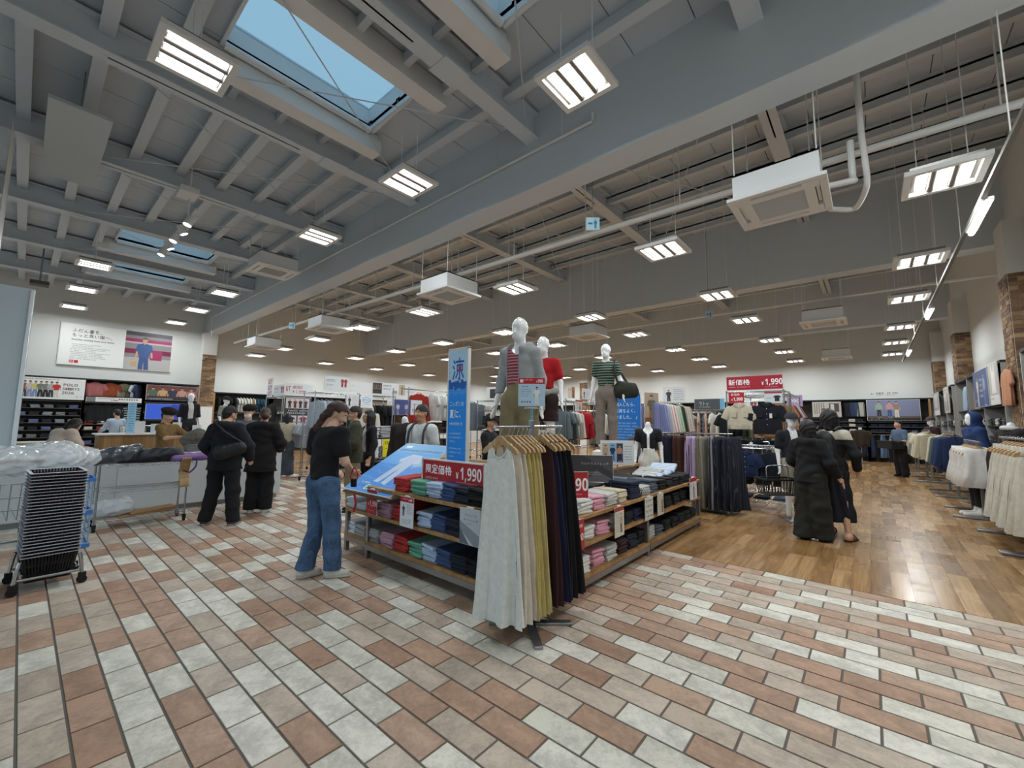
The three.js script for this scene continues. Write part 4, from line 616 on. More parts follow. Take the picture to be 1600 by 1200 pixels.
{ // cash desk
  const t = thing('cash_desk', 'long white and grey cash desk with laminate front', 'counter', [-9.1, 0, -1.6]), lam = mat(0xc9cdd0, 0.4);
  part(t, 'plinth', [span(-0.25, 0.24, 0, 0.08, -1.75, 1.7)], mat(0x8e9296, 0.5));
  for (let i = 0; i < 3; i++) { const z0 = 1.75 - i * 1.18; part(t, 'front_panel', [rbox(0.02, 0.8, 1.16, 0.004, 0.31, 0.49, z0 - 0.59)], lam); }
  part(t, 'carcass', [span(-0.3, 0.3, 0.08, 0.89, -1.78, 1.74)], M.white); part(t, 'worktop', [rbox(0.72, 0.04, 3.6, 0.01, 0, 0.91, -0.02)], M.white);
  const h = thing('back_counter', 'tan wooden back counter behind the cash desk', 'counter', [-11.4, 0, -2.6]); part(h, 'body', [span(-0.3, 0.3, 0, 1.16, -1.5, 1.6)], mat(0xa98456, 0.6, 0, { map: tWood })); part(h, 'top', [rbox(0.7, 0.03, 3.2, 0.008, 0, 1.175, 0.05)], M.white);
  const hw = thing('back_counter', 'long white shelf unit behind the cash desk under the polo poster', 'counter', [-12.2, 0, 0.3], 0); part(hw, 'body', [span(-0.3, 0.3, 0, 1.0, -1.1, 1.6)], M.white); part(hw, 'top', [rbox(0.7, 0.03, 2.8, 0.008, 0, 1.01, 0.25)], mat(0xc9c2b4, 0.5));
  // things on the desks
  for (let i = 0; i < 5; i++) { const o = mesh(numbered('folded_shirt'), FOLD[i % 4], cloth(0x77787c)); o.position.set(-9.02, 0.932 + i * 0.024, -2.0); o.rotation.y = 1.5; scene.add(o); tag(o, 'grey folded shirt in the small stack on the cash desk', 'shirt', 'shirts on the cash desk'); }
  heap('grey_jacket', 'crumpled grey jacket in the arms of the beret clerk', 'jacket', [{ a: [0, 0, 0], b: [0.1, 0.1, -0.15], ra: 0.1, rb: 0.11 }, { a: [0.05, -0.12, -0.05], b: [0.1, 0.05, -0.1], ra: 0.08, rb: 0.08 }], 0.018, cloth(0x6d675f), [-9.12, 1.12, -1.92], 0, crumple(0.012));
  const bs = thing('wire_basket', 'small black wire basket on the cash desk', 'basket', [-9.0, 0.93, -2.45]); const g = []; for (let i = 0; i < 9; i++) { const q = -0.16 + 0.04 * i; g.push(rod([0.11, 0, q], [0.13, 0.16, q], 0.004, 4), rod([-0.11, 0, q], [-0.13, 0.16, q], 0.004, 4)); } g.push(span(-0.13, 0.13, 0.15, 0.17, -0.18, -0.17), span(-0.13, 0.13, 0.15, 0.17, 0.17, 0.18), span(0.12, 0.14, 0.15, 0.17, -0.18, 0.18), span(-0.14, -0.12, 0.15, 0.17, -0.18, 0.18), span(-0.11, 0.11, 0, 0.008, -0.16, 0.16)); part(bs, 'wires', g, M.black);
  solo('spray_bottle', 'white pump bottle standing on the cash desk', 'bottle', [lathe([[0.001, 0], [0.032, 0], [0.034, 0.12], [0.014, 0.15], [0.012, 0.19], [0.001, 0.19]], 16), box(0.05, 0.012, 0.014, 0.015, 0.196, 0)], M.white, [-8.85, 0.93, -2.25]);
  for (const [z, hgt, c] of [[-1.6, 0.22, 0xdadada], [-1.85, 0.17, 0xc9d6dd], [-2.2, 0.2, 0xe6e2d8], [-2.55, 0.14, 0xcfd3d6], [-3.2, 0.24, 0xe8e8e6]]) { const s = thing('counter_display', { [0xdadada]: 'small white acrylic stand beside the blue strip sign', [0xc9d6dd]: 'pale blue card holder on the tan back counter', [0xe6e2d8]: 'cream boxed item standing on the tan back counter', [0xcfd3d6]: 'low grey printed card on the tan back counter', [0xe8e8e6]: 'tall white card stand at the tan counter end' }[c], 'stand', [-11.3, 1.19, z]); part(s, 'base', [rbox(0.1, 0.02, 0.14, 0.004, 0, 0.01, 0)], M.white); part(s, 'card', [rbox(0.012, hgt, 0.16, 0.003, 0, 0.02 + hgt / 2, 0)], mat(c, 0.4)); }
  const lcd = canvasTex(64, 256, (g2, w, hh) => { g2.fillStyle = '#9fd0ec'; g2.fillRect(0, 0, w, hh); for (let i = 0; i < 12; i++) small(g2, 14, 12 + i * 20, 34, 9, '#2b6fb3'); });
  const ss = thing('strip_sign', 'tall narrow pale blue sign on the back counter', 'sign', [-11.25, 1.19, -1.45], Math.PI / 2); board(ss, 0.13, 0.62, lcd);
}
// ---------- left wall ----------
const FL = frameOf(XL + 0.02, 0, Math.PI / 2);
{
  const tex = canvasTex(1024, 480, (g, w, h) => {
    g.fillStyle = '#f3f3f1'; g.fillRect(0, 0, w, h); jp(g, 'ふだん着を、', 90, 52, 44, '#333'); jp(g, 'もっと良い服へ。', 90, 106, 44, '#333'); latin(g, 'Everyday clothing made even better.', 90, 190, 25, '#444', 'bold', 0.85);
    for (let i = 0; i < 10; i++) small(g, 92, 232 + i * 19, [250, 190, 330, 290, 200, 340, 260, 280, 310, 220][i], 9, '#777'); g.fillStyle = '#c8202c'; g.fillRect(90, 424, 34, 34); g.fillRect(130, 424, 34, 34); latin(g, 'UNI', 94, 438, 13, '#fff'); latin(g, 'QLO', 93, 453, 13, '#fff');
    const x0 = 560; g.fillStyle = '#8f8a8e'; g.fillRect(x0, 0, w - x0, h); g.fillStyle = '#b9b6b6'; g.fillRect(x0, 330, w - x0, 150); g.fillStyle = '#a72f62'; g.fillRect(x0, 90, 464, 40); g.fillStyle = '#7d1f48'; g.fillRect(x0, 220, 464, 60); g.fillStyle = '#a72f62'; g.fillRect(x0 + 250, 220, 120, 130); g.fillStyle = '#5a5560'; g.fillRect(x0, 0, 464, 50); g.fillStyle = '#c9b7c0'; g.fillRect(x0, 130, 464, 20);
    figure(g, x0 + 190, 560, 500, '#3f5f93', '#41598c', '#cba58c', '#7a6a55'); g.fillStyle = '#c9a874'; g.fillRect(x0 + 66, 380, 60, 62); g.strokeStyle = '#c9a874'; g.lineWidth = 8; g.beginPath(); g.arc(x0 + 96, 372, 24, Math.PI, 0); g.stroke();
  });
  const p = thing('wall_poster', 'large white poster of a person in blue carrying a straw bag', 'poster', [XL + 0.05, 3.35, -2.24], Math.PI / 2); board(p, 3.14, 1.5, tex, 0, 0, 0, 0.05);
  const tr = struct('trim_1', 'dark steel rail above the left wall shelving'); part(tr, 'rail', [span(XL, XL + 0.42, 2.83, 2.88, 0.6, -4.78), span(XL, XL + 0.42, 2.58, 2.63, -5.3, -22.5)], M.dark); tr.userData.category = 'trim';
  const units = [[0.5, -1.42, 'dark shelf bay of folded shirts under the polo poster'], [-1.42, -3.02, 'wall bay with coloured shirts hung above dark shirts'], [-3.02, -4.74, 'wall bay with a group photo poster over a blue lit board'], [-5.3, -7.6, 'wall bay of white shirts and a patterned shirt beside the brick column'], [-7.6, -9.8, 'wall bay of pale shirts behind the film print racks'], [-9.8, -12.2, 'wall bay with small white signs far behind the racks']];
  units.forEach(([a, b, label], i) => {
    const top = i < 3 ? 2.83 : 2.58, t = thing('wall_shelving', label, 'shelving', [XL, 0, 0]), L = a - b;
    part(t, 'back_panel', [span(0.004, 0.03, 0, top, b, a)], mat(0x3a3733, 0.8));
    for (const z of [a, b]) part(t, 'side_panel', [span(0.03, 0.42, 0, top, z - 0.03, z + 0.03)], M.wood);
    const ys = i === 0 ? [0.3, 0.55, 0.8, 1.05, 1.3, 1.55, 1.8, 2.05] : i === 1 ? [0.3, 0.55, 0.8, 1.05, 1.25, 2.02] : i === 2 ? [0.5, 1.0, 1.4, 2.1] : [0.4, 0.8, 1.2, 1.75];
    for (const y of ys) part(t, 'shelf', [span(0.03, 0.4, y - 0.012, y + 0.012, b + 0.03, a - 0.03)], mat(0x55534f, 0.4, 0.4));
    const C = [[0x8a8c90, 0x2a2d38, 0x6f7fa8, 0x33343a, 0x9aa0a8], [0xa33325, 0xd8d4c8, 0x5f6a94, 0x22242c, 0xcfcac0], [0x3a3f6a, 0x24262c, 0x5a5d66, 0xaab0bb], [0xd5d2ca, 0x45474d, 0x9ea3aa, 0x23252b], [0xbfc4ca, 0x6b6f77, 0x2b2d34, 0xd9d6ce], [0xd9d6ce, 0x30323a, 0x8d9299, 0xb4a78f]][i];
    for (const y of ys) if (y < 1.9 && !(i === 2 && y > 1.2)) for (let z = a - 0.2, k = 0; z > b + 0.15; z -= 0.3, k++) { const c = i === 0 && k === 0 && y < 1.4 && y > 0.5 ? 0xc9a63f : C[(k + Math.round(y * 4)) % C.length]; pile(XL + 0.24, y + 0.013, z, Math.PI / 2, i < 2 ? 4 : 3, c); }
  });
  const polo = canvasTex(1024, 512, (g, w, h) => { g.fillStyle = '#ececea'; g.fillRect(0, 0, w, h); small(g, 60, 22, 520, 26, '#555'); const tops = ['#8d4a4c', '#c9c6c8', '#cfc77a', '#77806f', '#7d8084', '#b5b5b5', '#c3322c'], bots = ['#3f3f44', '#8f95b8', '#7d93bd', '#2a2a2e', '#222', '#33343a', '#d8d4ca']; tops.forEach((c, i) => figure(g, 70 + i * 82, 480, 400, c, bots[i], '#c49d83', '#2a1f1b')); latin(g, 'POLO', 660, 180, 90, '#5b6470', 'bold', 1.05); latin(g, 'SHIRTS', 655, 280, 88, '#5b6470', 'bold', 0.98); g.fillStyle = '#c23a33'; latin(g, '2026', 652, 380, 92, '#5b6470', 'bold', 1.0); latin(g, 'HI', 712, 280, 88, '#b8453d', 'bold', 0.98); small(g, 860, 430, 120, 20, '#555'); });
  const pp = thing('shelf_poster', 'white polo shirt poster with a row of seven people', 'poster', loc(FL, 0.66, 2.1, 0.44), Math.PI / 2); board(pp, 1.52, 0.72, polo);
  const grp = canvasTex(512, 256, (g, w, h) => { g.fillStyle = '#6a3f3c'; g.fillRect(0, 0, w, h); g.fillStyle = '#4b2f36'; g.fillRect(0, 120, w, 136); ['#4c6b57', '#c8a06c', '#2c3450', '#bd8f80', '#a8766a'].forEach((c, i) => figure(g, 60 + i * 98, 330, 300, c, '#33343c', '#b88b72')); g.fillStyle = '#22202a'; g.fillRect(0, 218, w, 38); small(g, 14, 228, 240, 18, '#ddd'); });
  const gp = thing('shelf_poster', 'photo poster of five friends above the blue board', 'poster', loc(FL, 3.88, 2.2, 0.43), Math.PI / 2); board(gp, 1.6, 0.58, grp);
  const bluet = canvasTex(256, 128, (g, w, h) => { g.fillStyle = '#2747c8'; g.fillRect(0, 0, w, h); g.fillStyle = '#3b66ea'; g.fillRect(0, 0, 130, h); g.fillStyle = '#1b2f9a'; g.fillRect(170, 40, 60, 88); });
  const bp = thing('shelf_poster', 'plain vivid blue display board under the group photo', 'sign', loc(FL, 3.88, 1.45, 0.43), Math.PI / 2); board(bp, 1.55, 0.6, bluet);
  const hdr = canvasTex(512, 64, (g, w, h) => { g.fillStyle = '#e4e4e0'; g.fillRect(0, 0, w, h); g.fillStyle = '#7d7f80'; g.fillRect(0, 0, 80, h); small(g, 100, 14, 150, 10, '#777'); latin(g, '1,990', 220, 50, 26, '#333'); for (let i = 0; i < 8; i++) tee(g, 300 + i * 24, 16, 16, ['#33343a', '#4b4d55', '#7b7d82', '#22242a'][i % 4]); });
  const hs = thing('header_sign', 'white strip sign with small shirt drawings on the wall bay', 'sign', loc(FL, 2.22, 2.06, 0.44), Math.PI / 2); board(hs, 1.5, 0.17, hdr);
  const face = shirtOf({ w: 0.23, len: 0.5, sleeve: 0.22 });
  [[0xb06a6a, 'pink shirt with white sleeves'], [0x9a4a2c, 'rust red patterned polo shirt'], [0x9a937f, 'beige polo shirt'], [0x5a6040, 'olive polo shirt'], [0xb9c6d8, 'pale blue polo shirt'], [0x2b3350, 'navy polo shirt']].forEach(([c, l], i) => { const o = mesh(numbered('hanging_shirt'), face, cloth(c)); o.position.set(...loc(FL, [1.68, 2.08, 2.46, 2.66, 2.78, 2.9][i], 2.76, 0.3 - 0.02 * i)); o.rotation.y = Math.PI / 2 + (i > 2 ? 0.9 : 0); scene.add(o); tag(o, l + ' hung in the upper row of the wall bay', 'shirt', 'shirts hung on the left wall'); });
  [[1.75, 0x14151b], [2.05, 0x17171a], [2.35, 0x12131c]].forEach(([u, c]) => { const o = mesh(numbered('hanging_shirt'), shirtOf({ w: 0.25, len: 0.66, sleeve: 0.22 }), cloth(c)); o.position.set(...loc(FL, u, 1.96, 0.34)); o.rotation.y = Math.PI / 2; scene.add(o); tag(o, 'black T-shirt hung below the white strip sign', 'shirt', 'black shirts on the left wall'); });
  { const o = mesh(numbered('hanging_shirt'), shirtOf({ w: 0.25, len: 0.66, sleeve: 0.22 }), mat(0xffffff, 0.9, 0, { map: stripes('#1f2a30', '#8fa09c', 0.09) })); o.position.set(...loc(FL, 2.72, 1.96, 0.34)); o.rotation.y = Math.PI / 2; scene.add(o); tag(o, 'dark striped T-shirt hung at the end of the black shirts', 'shirt'); }
  // white shirts behind the column
  hangAlong(FL, 6.2, 7.2, 0.3, 2.42, shirtOf({ w: 0.22, len: 0.62, sleeve: 0.2 }), [0xe2e0da, 0xe0ded8, 0xdddbd4, 0xe4e2dc, 0xd8d5cb, 0xb9ae98, 0x24506a, 0x1f4358, 0x2b5568], 'hanging_shirt', 'shirt', (c) => cname(c) + ' shirt on the upper rail beside the brick column', 'shirts beside the brick column', false, 0.1);
  hangAlong(FL, 5.5, 6.1, 0.3, 2.42, shirtOf({ w: 0.22, len: 0.62, sleeve: 0.2 }), [0x1b1b1e, 0x202024, 0x19191c, 0x26262a], 'hanging_shirt', 'shirt', () => 'black shirt on the upper rail beside the brick column', 'dark shirts beside the column', false, 0.1);
  // trousers rail in front of the wall
  const rk = thing('clothes_rail', 'short rail of grey and cream trousers in front of the wall bay', 'rail', [-17.4, 0, -2.5], Math.PI / 2); for (const x of [-0.5, 0.5]) { part(rk, 'upright', [rod([x, 0.02, 0], [x, 1.25, 0], 0.015, 8)], M.alu); part(rk, 'foot', [rbox(0.04, 0.03, 0.5, 0.008, x, 0.015, 0)], M.alu); } part(rk, 'rail_bar', [rod([-0.5, 1.25, 0], [0.5, 1.25, 0], 0.014, 8)], M.chrome);
  hangAlong(frameOf(-17.4, -2.5, Math.PI / 2), -0.42, 0.42, 0, 1.22, [pantsGeo(0.95, 0.17, 0.04, 0), pantsGeo(0.95, 0.17, 0.04, 2)], [0xd9d5cb, 0xcfc9bc, 0xa8a294, 0x8d887c, 0x7a7468, 0x2a2a2e, 0x1f2024, 0x1b1c22], 'hanging_trousers', 'trousers', (c) => cname(c) + ' trousers on the short rail by the left wall', 'trousers on the short rail', false, 0.12);
}
// ---------- the island in front ----------
const RED = '#b8202c';
const texLimited = canvasTex(1024, 280, (g, w, h) => { g.fillStyle = RED; g.fillRect(0, 0, w, h); jp(g, '限定価格', 44, 52, 112, '#fff', 0.12); latin(g, 'LIMITED OFFER', 46, 228, 34, '#f3d7d7', 'normal'); price(g, 590, 188, 190, '1,990', '#fff'); small(g, 600, 218, 330, 12, '#eecaca'); small(g, 600, 238, 260, 12, '#eecaca'); });
const texCard1990 = canvasTex(256, 384, (g, w, h) => { g.fillStyle = RED; g.fillRect(0, 0, w, h); jp(g, '限定価格', 30, 56, 46, '#f4dede', 0.1); price(g, 34, 250, 118, '1,990', '#f6e6e6'); small(g, 40, 320, 150, 12, '#e8b8b8'); });
const texCard990 = canvasTex(256, 384, (g, w, h) => { g.fillStyle = '#b02a2c'; g.fillRect(0, 0, w, h); jp(g, '限定価格', 30, 60, 46, '#f4dede', 0.1); price(g, 40, 270, 130, '990', '#f6e6e6'); small(g, 40, 330, 150, 12, '#e8b8b8'); });
const texInfo = canvasTex(256, 384, (g, w, h) => { g.fillStyle = '#e3e9ee'; g.fillRect(0, 0, w, h); g.fillStyle = RED; g.fillRect(0, 0, w, 66); small(g, 50, 20, 90, 14, '#fff'); price(g, 160, 48, 44, '990', '#fff'); figure(g, 70, 250, 150, '#3c4048', '#2a2c33'); for (let i = 0; i < 6; i++) small(g, 130, 90 + i * 22, 100, 10, '#55606c'); tee(g, 190, 270, 60, '#c9d2dc'); for (let i = 0; i < 3; i++) small(g, 26, 290 + i * 22, 130, 10, '#55606c'); });
const texList = canvasTex(256, 384, (g, w, h) => { g.fillStyle = '#d9d5cc'; g.fillRect(0, 0, w, h); for (let r = 0; r < 4; r++) for (let c = 0; c < 4; c++) { tee(g, 48 + c * 54, 40 + r * 88, 36, ['#5b5c60', '#8a8784', '#3a3b40', '#a09c94'][(r + c) % 4]); small(g, 28 + c * 54, 96 + r * 88, 38, 9, '#555'); } });
const texModel = canvasTex(256, 384, (g, w, h) => { g.fillStyle = '#d6d0c4'; g.fillRect(0, 0, w, h); g.fillStyle = '#a8402f'; g.fillRect(0, 0, w, 54); figure(g, 170, 350, 270, '#b9a68c', '#6b5a45'); for (let i = 0; i < 9; i++) small(g, 22, 80 + i * 28, 90, 11, '#666'); });
const texStretch = canvasTex(256, 420, (g, w, h) => { g.fillStyle = '#c6ced6'; g.fillRect(0, 0, w, h); g.fillStyle = '#8f99a3'; g.beginPath(); g.moveTo(0, 150); g.lineTo(256, 300); g.lineTo(256, 420); g.lineTo(180, 420); g.lineTo(0, 250); g.fill(); g.fillStyle = '#5f6b78'; g.beginPath(); g.moveTo(0, 230); g.lineTo(120, 420); g.lineTo(0, 420); g.fill(); jp(g, 'ウルトラ', 62, 60, 36, '#2f3a46', 0.08); jp(g, 'ストレッチ', 44, 112, 36, '#2f3a46', 0.08); small(g, 90, 170, 70, 10, '#46525e'); });
const texDark = canvasTex(512, 320, (g, w, h) => { g.fillStyle = '#34343a'; g.fillRect(0, 0, w, h); g.fillStyle = '#4a4a52'; g.beginPath(); g.moveTo(160, 0); g.lineTo(512, 210); g.lineTo(512, 0); g.fill(); g.fillStyle = '#5c5c64'; g.beginPath(); g.moveTo(200, 320); g.lineTo(320, 180); g.lineTo(512, 290); g.lineTo(512, 320); g.fill(); jp(g, 'ウルトラストレッチ', 140, 84, 34, '#d8d8dc', 0.07); small(g, 220, 200, 130, 12, '#b8b8bc'); small(g, 200, 224, 170, 12, '#b8b8bc'); });
const texBlue = canvasTex(320, 1200, (g, w, h) => {
  g.fillStyle = '#b9dcf4'; g.fillRect(0, 0, w, 330); g.fillStyle = '#2296fb'; g.fillRect(0, 330, w, h - 330);
  jp(g, '涼', 66, 70, 200, '#1d62b8', 0.1); g.fillStyle = '#1d62b8'; for (let i = 0; i < 9; i++) { g.beginPath(); g.ellipse(20 + i * 36, 300 + (i % 2) * 14, 30, 44 - (i % 3) * 10, 0, 0, 7); g.fill(); } g.fillStyle = '#c8243a'; g.beginPath(); g.arc(192, 160, 26, 0, 7); g.fill(); g.fillStyle = '#2296fb'; g.fillRect(0, 350, w, 60);
  g.strokeStyle = '#8cc4ee'; g.lineWidth = 5; for (let r = 0; r < 5; r++) for (let i = -1; i < 4; i++) for (const q of [34, 56, 78]) { g.beginPath(); g.arc(40 + i * 110 + (r % 2) * 55, 1225 - r * 34, q, Math.PI * 1.1, Math.PI * 1.9); g.stroke(); }
  for (let i = -1; i < 4; i++) for (const q of [40, 62]) { g.beginPath(); g.arc(60 + i * 120, 410, q, Math.PI * 1.1, Math.PI * 1.9); g.stroke(); }
  jp(g, 'ニッポンの', 30, 452, 46, '#e6f3ff', 0.1); jp(g, '夏に、', 30, 525, 76, '#fff', 0.12); small(g, 34, 640, 220, 24, '#dcecfb'); for (let i = 0; i < 3; i++) small(g, 30, 730 + i * 34, [200, 210, 100][i], 14, '#cfe4f8'); for (let i = 0; i < 3; i++) small(g, 30, 860 + i * 34, [210, 200, 90][i], 14, '#cfe4f8');
});
const texSlant = canvasTex(640, 720, (g, w, h) => {
  g.fillStyle = '#3a8fe4'; g.fillRect(0, 0, w, h); g.fillStyle = '#5ba9ee'; g.fillRect(0, 0, w, 330); g.fillStyle = '#7db9ea'; g.fillRect(0, 0, w, 140); g.strokeStyle = '#8fc4ee'; g.lineWidth = 3; for (let i = 0; i < 26; i++) { g.beginPath(); g.moveTo((i * 97) % 500, 160 + i * 18); g.lineTo((i * 97) % 500 + 120, 156 + i * 18); g.stroke(); }
  g.fillStyle = '#e8f2fb'; g.fillRect(60, 34, 90, 34); small(g, 40, 92, 560, 34, '#1d4f88'); g.fillStyle = '#c3d4ee'; g.save(); g.translate(350, 390); g.rotate(0.06); g.beginPath(); g.moveTo(-70, -220); g.lineTo(70, -220); g.lineTo(150, -130); g.lineTo(100, -80); g.lineTo(76, -110); g.lineTo(90, 210); g.lineTo(20, 200); g.lineTo(0, -30); g.lineTo(-26, 200); g.lineTo(-96, 200); g.lineTo(-78, -110); g.lineTo(-110, -80); g.lineTo(-150, -130); g.fill(); g.strokeStyle = '#93abd2'; g.lineWidth = 4; for (let i = 0; i < 6; i++) { g.beginPath(); g.moveTo(-60 + i * 24, -180); g.lineTo(-70 + i * 27, 160); g.stroke(); } g.restore();
  g.strokeStyle = '#e6f0a8'; g.lineWidth = 7; for (let i = 0; i < 3; i++) { g.beginPath(); g.moveTo(470, 300 + i * 26); g.lineTo(640, 200 + i * 26); g.stroke(); } small(g, 60, 640, 150, 26, '#1d4f88'); latin(g, 'E.', 230, 690, 90, '#dff0a0'); small(g, 120, 600, 130, 20, '#dff0a0');
});
function shelfUnit(name, label, f, w, d, ys, group, legs) {
  const t = thing(name, label, 'shelving', [f.x, 0, f.z], f.turn, group), top = ys[ys.length - 1];
  ys.forEach((y) => part(t, 'shelf_board', [rbox(w, 0.034, d, 0.004, 0, y - 0.017, -d / 2)], M.wood)); part(t, 'steel_rail', [span(-w / 2, w / 2, ys[0] - 0.085, ys[0] - 0.034, -0.012, 0), span(-w / 2, w / 2, ys[0] - 0.085, ys[0] - 0.034, -d, -d + 0.012)], M.alu);
  for (const x of legs) for (const z of [-0.025, -d + 0.025]) part(t, 'post', [rbox(0.045, top - 0.01, 0.045, 0.004, x, (top - 0.01) / 2, z)], M.alu);
  part(t, 'back_panel', [span(-w / 2, w / 2, ys[0] - 0.05, top - 0.03, -d * 0.62, -d * 0.6)], mat(0x4a4a4c, 0.7)); return t;
}
{
  const ff = frameOf(-3.4, -2.57, 0), fe = frameOf(-4.53, -2.57, 0), fr = frameOf(-2.0, -3.92, Math.PI / 2), fr2 = frameOf(-2.0, -5.74, Math.PI / 2);
  shelfUnit('display_shelving', 'wood and steel display shelves of folded T-shirts facing the tiled aisle', ff, 1.8, 0.82, [0.18, 0.48, 0.77], undefined, [-0.878, 0.878]);
  shelfUnit('display_shelving', 'short wooden shelf wing of white shirts under the slanted blue sign', fe, 0.45, 0.7, [0.2, 0.48], undefined, [-0.2]);
  shelfUnit('display_shelving', 'wooden shelves of white and pink shirts beside the hung dresses', fr, 1.74, 0.8, [0.145, 0.425, 0.665], undefined, [-0.84, 0.84]);
  shelfUnit('display_shelving', 'wooden shelves of black jeans running towards the wooden floor', fr2, 1.86, 0.8, [0.145, 0.425, 0.665], undefined, [0.9]);
  const tb = thing('display_table', 'light wooden table carrying the mannequins behind the shelves', 'table', [-3.42, 0, -5.0]); part(tb, 'top', [rbox(1.1, 0.04, 3.1, 0.006, 0, 0.83, 0)], M.wood); for (const x of [-0.5, 0.5]) for (const z of [-1.5, 0, 1.5]) part(tb, 'leg', [rbox(0.06, 0.81, 0.06, 0.005, x, 0.405, z)], M.alu); part(tb, 'apron', [span(-0.53, 0.53, 0.72, 0.81, 1.5, 1.53), span(0.5, 0.53, 0.72, 0.81, -1.53, 1.53)], M.alu);
  const bx = thing('display_box', 'beige open wooden box standing behind the blue sign', 'box', [-3.35, 0.772, -3.2]); part(bx, 'front', [rbox(1.0, 0.3, 0.02, 0.004, 0, 0.15, 0.18)], mat(0xcbb79b, 0.6)); part(bx, 'side', [rbox(0.02, 0.3, 0.36, 0.004, 0.49, 0.15, 0), rbox(0.02, 0.3, 0.36, 0.004, -0.49, 0.15, 0)], mat(0xcbb79b, 0.6)); part(bx, 'base', [span(-0.48, 0.48, 0, 0.02, -0.18, 0.18)], mat(0xb9a488, 0.6)); part(bx, 'back', [rbox(1.0, 0.3, 0.02, 0.004, 0, 0.15, -0.18)], mat(0xcbb79b, 0.6));
  const pl = thing('display_plinth', 'low white plinth under the hooded mannequin', 'plinth', [-2.72, 0, -3.3]); part(pl, 'body', [rbox(0.42, 0.76, 0.5, 0.01, 0, 0.38, 0)], M.white); part(pl, 'base_plate', [new THREE.CylinderGeometry(0.17, 0.17, 0.012, 24).translate(0, 0.766, 0)], M.chrome);
  // folded shirts, front wing
  const put = (px, py, y, n, c, where, z = -2.75) => { const x = onZ(px, py, -2.6)[0]; stack(x, y + 0.001, z, rr(-0.05, 0.05), n, c, (c.isMaterial ? c.userData.n : COL[c] ?? cname(c)) + ' folded T-shirt on the ' + where, 'folded shirts on the island front'); };
  const COL = { 0xc23c3c: 'coral red', 0x6fae94: 'sea green', 0xb9cdea: 'pale blue', 0x3c527f: 'denim blue', 0x1e2333: 'dark navy', 0x121215: 'black', 0xc9a0b4: 'dusty pink', 0xd8e4ee: 'icy white', 0xa9abad: 'heather grey', 0xe6e4e0: 'white', 0xe2a3b5: 'candy pink', 0xc9c7c2: 'pale grey', 0x3a1d22: 'maroon' };
  const tp = 'top shelf under the red price sign', md = 'middle shelf of the island front', bt = 'lowest shelf of the island front';
  [[624, 776, 0xc23c3c], [652, 787, 0x6fae94], [677, 797, 0xb9cdea], [698, 803, 0x3c527f], [720, 811, 0x1e2333], [743, 818, 0x121215]].forEach(([a, b, c]) => put(a, b, 0.77, 7, c, tp));
  [[600, 812, 0xc9a0b4], [622, 822, 0xc23c3c], [661, 835, 0xb9cdea], [684, 845, 0x3c527f], [708, 854, 0x1e2333], [737, 866, 0x121215]].forEach(([a, b, c]) => put(a, b, 0.48, 7, c, md));
  [[581, 850, 0xa9abad], [602, 857, 0xc9a0b4], [624, 866, 0xc23c3c], [647, 876, 0x6fae94], [669, 885, 0xb9cdea], [691, 893, 0x3c527f], [714, 903, 0x1e2333], [738, 915, 0x121215]].forEach(([a, b, c]) => put(a, b, 0.18, 7, c, bt));
  const wg = 'short wing under the slanted sign'; [[548, 806, 0.48, 0xd8e4ee, 6], [563, 812, 0.48, 0xd8e4ee, 4], [546, 838, 0.2, 0xd8e4ee, 6], [562, 842, 0.2, 0xa9abad, 6]].forEach(([a, b, y, c, n]) => { const x = onZ(a, b, -2.6)[0]; stack(x, y, -2.75, 0, n, c, COL[c] + ' folded T-shirt on the ' + wg, 'folded shirts on the short wing'); });
  // right wing
  const strp = mat(0xffffff, 0.9, 0, { map: stripes('#e6e4de', '#2a2c33', 0.022, 0.5, false) }), strp2 = mat(0xffffff, 0.9, 0, { map: stripes('#dfe8ef', '#4f73a5', 0.03, 0.45, false) }), denim = mat(0x5d6674, 0.9, 0, { map: tDenim }), dk = cloth(0x16171b);
  const putR = (z, y, n, c, what, geo = FOLD, cat = 'shirt') => stack(-2.19, y + 0.001, z, Math.PI / 2 + rr(-0.05, 0.05), n, c, what, 'folded clothes on the island side', cat === 'shirt' ? 'folded_shirt' : 'folded_trousers', geo, 0.0235, cat);
  const T = 'top shelf beside the dresses', D = 'middle shelf beside the dresses', B = 'lowest shelf beside the dresses';
  [[-3.2, 0xe6e4e0], [-3.45, 0xe6e4e0], [-3.7, 0xe2a3b5], [-3.96, 0xc9c7c2], [-4.22, 0xd8cbb0]].forEach(([z, c]) => putR(z, 0.665, 6, c, (COL[c] ?? cname(c)) + ' folded T-shirt on the ' + T));
  [[-3.22, 0xe6e4e0], [-3.5, 0xe6e4e0], [-3.78, 0xe2a3b5], [-4.06, 0xc9c7c2]].forEach(([z, c]) => putR(z, 0.425, 6, c, (COL[c] ?? cname(c)) + ' folded T-shirt on the ' + D)); [[-4.35, 0x1a1b1f], [-4.6, 0x23264a]].forEach(([z, c]) => putR(z, 0.425, 6, c, cname(c) + ' folded T-shirt on the ' + D));
  [[-3.16, 0xe6e4e0], [-3.42, 0xe6e4e0], [-3.68, 0xe2a3b5], [-3.95, 0xc9c7c2], [-4.2, 0x3a1d22], [-4.44, 0x1e2333], [-4.68, 0x141417]].forEach(([z, c]) => putR(z, 0.145, 7, c, (COL[c] ?? cname(c)) + ' folded T-shirt on the ' + B));
  putR(-4.5, 0.665, 8, cloth(0x1d2740), 'navy folded sweatshirt on the island side top shelf', FOLDW); putR(-4.82, 0.665, 5, strp, 'black and white striped shirt on the island side top shelf'); putR(-5.06, 0.665, 7, denim, 'grey washed denim trousers on the island side top shelf', FOLD, 'trousers');
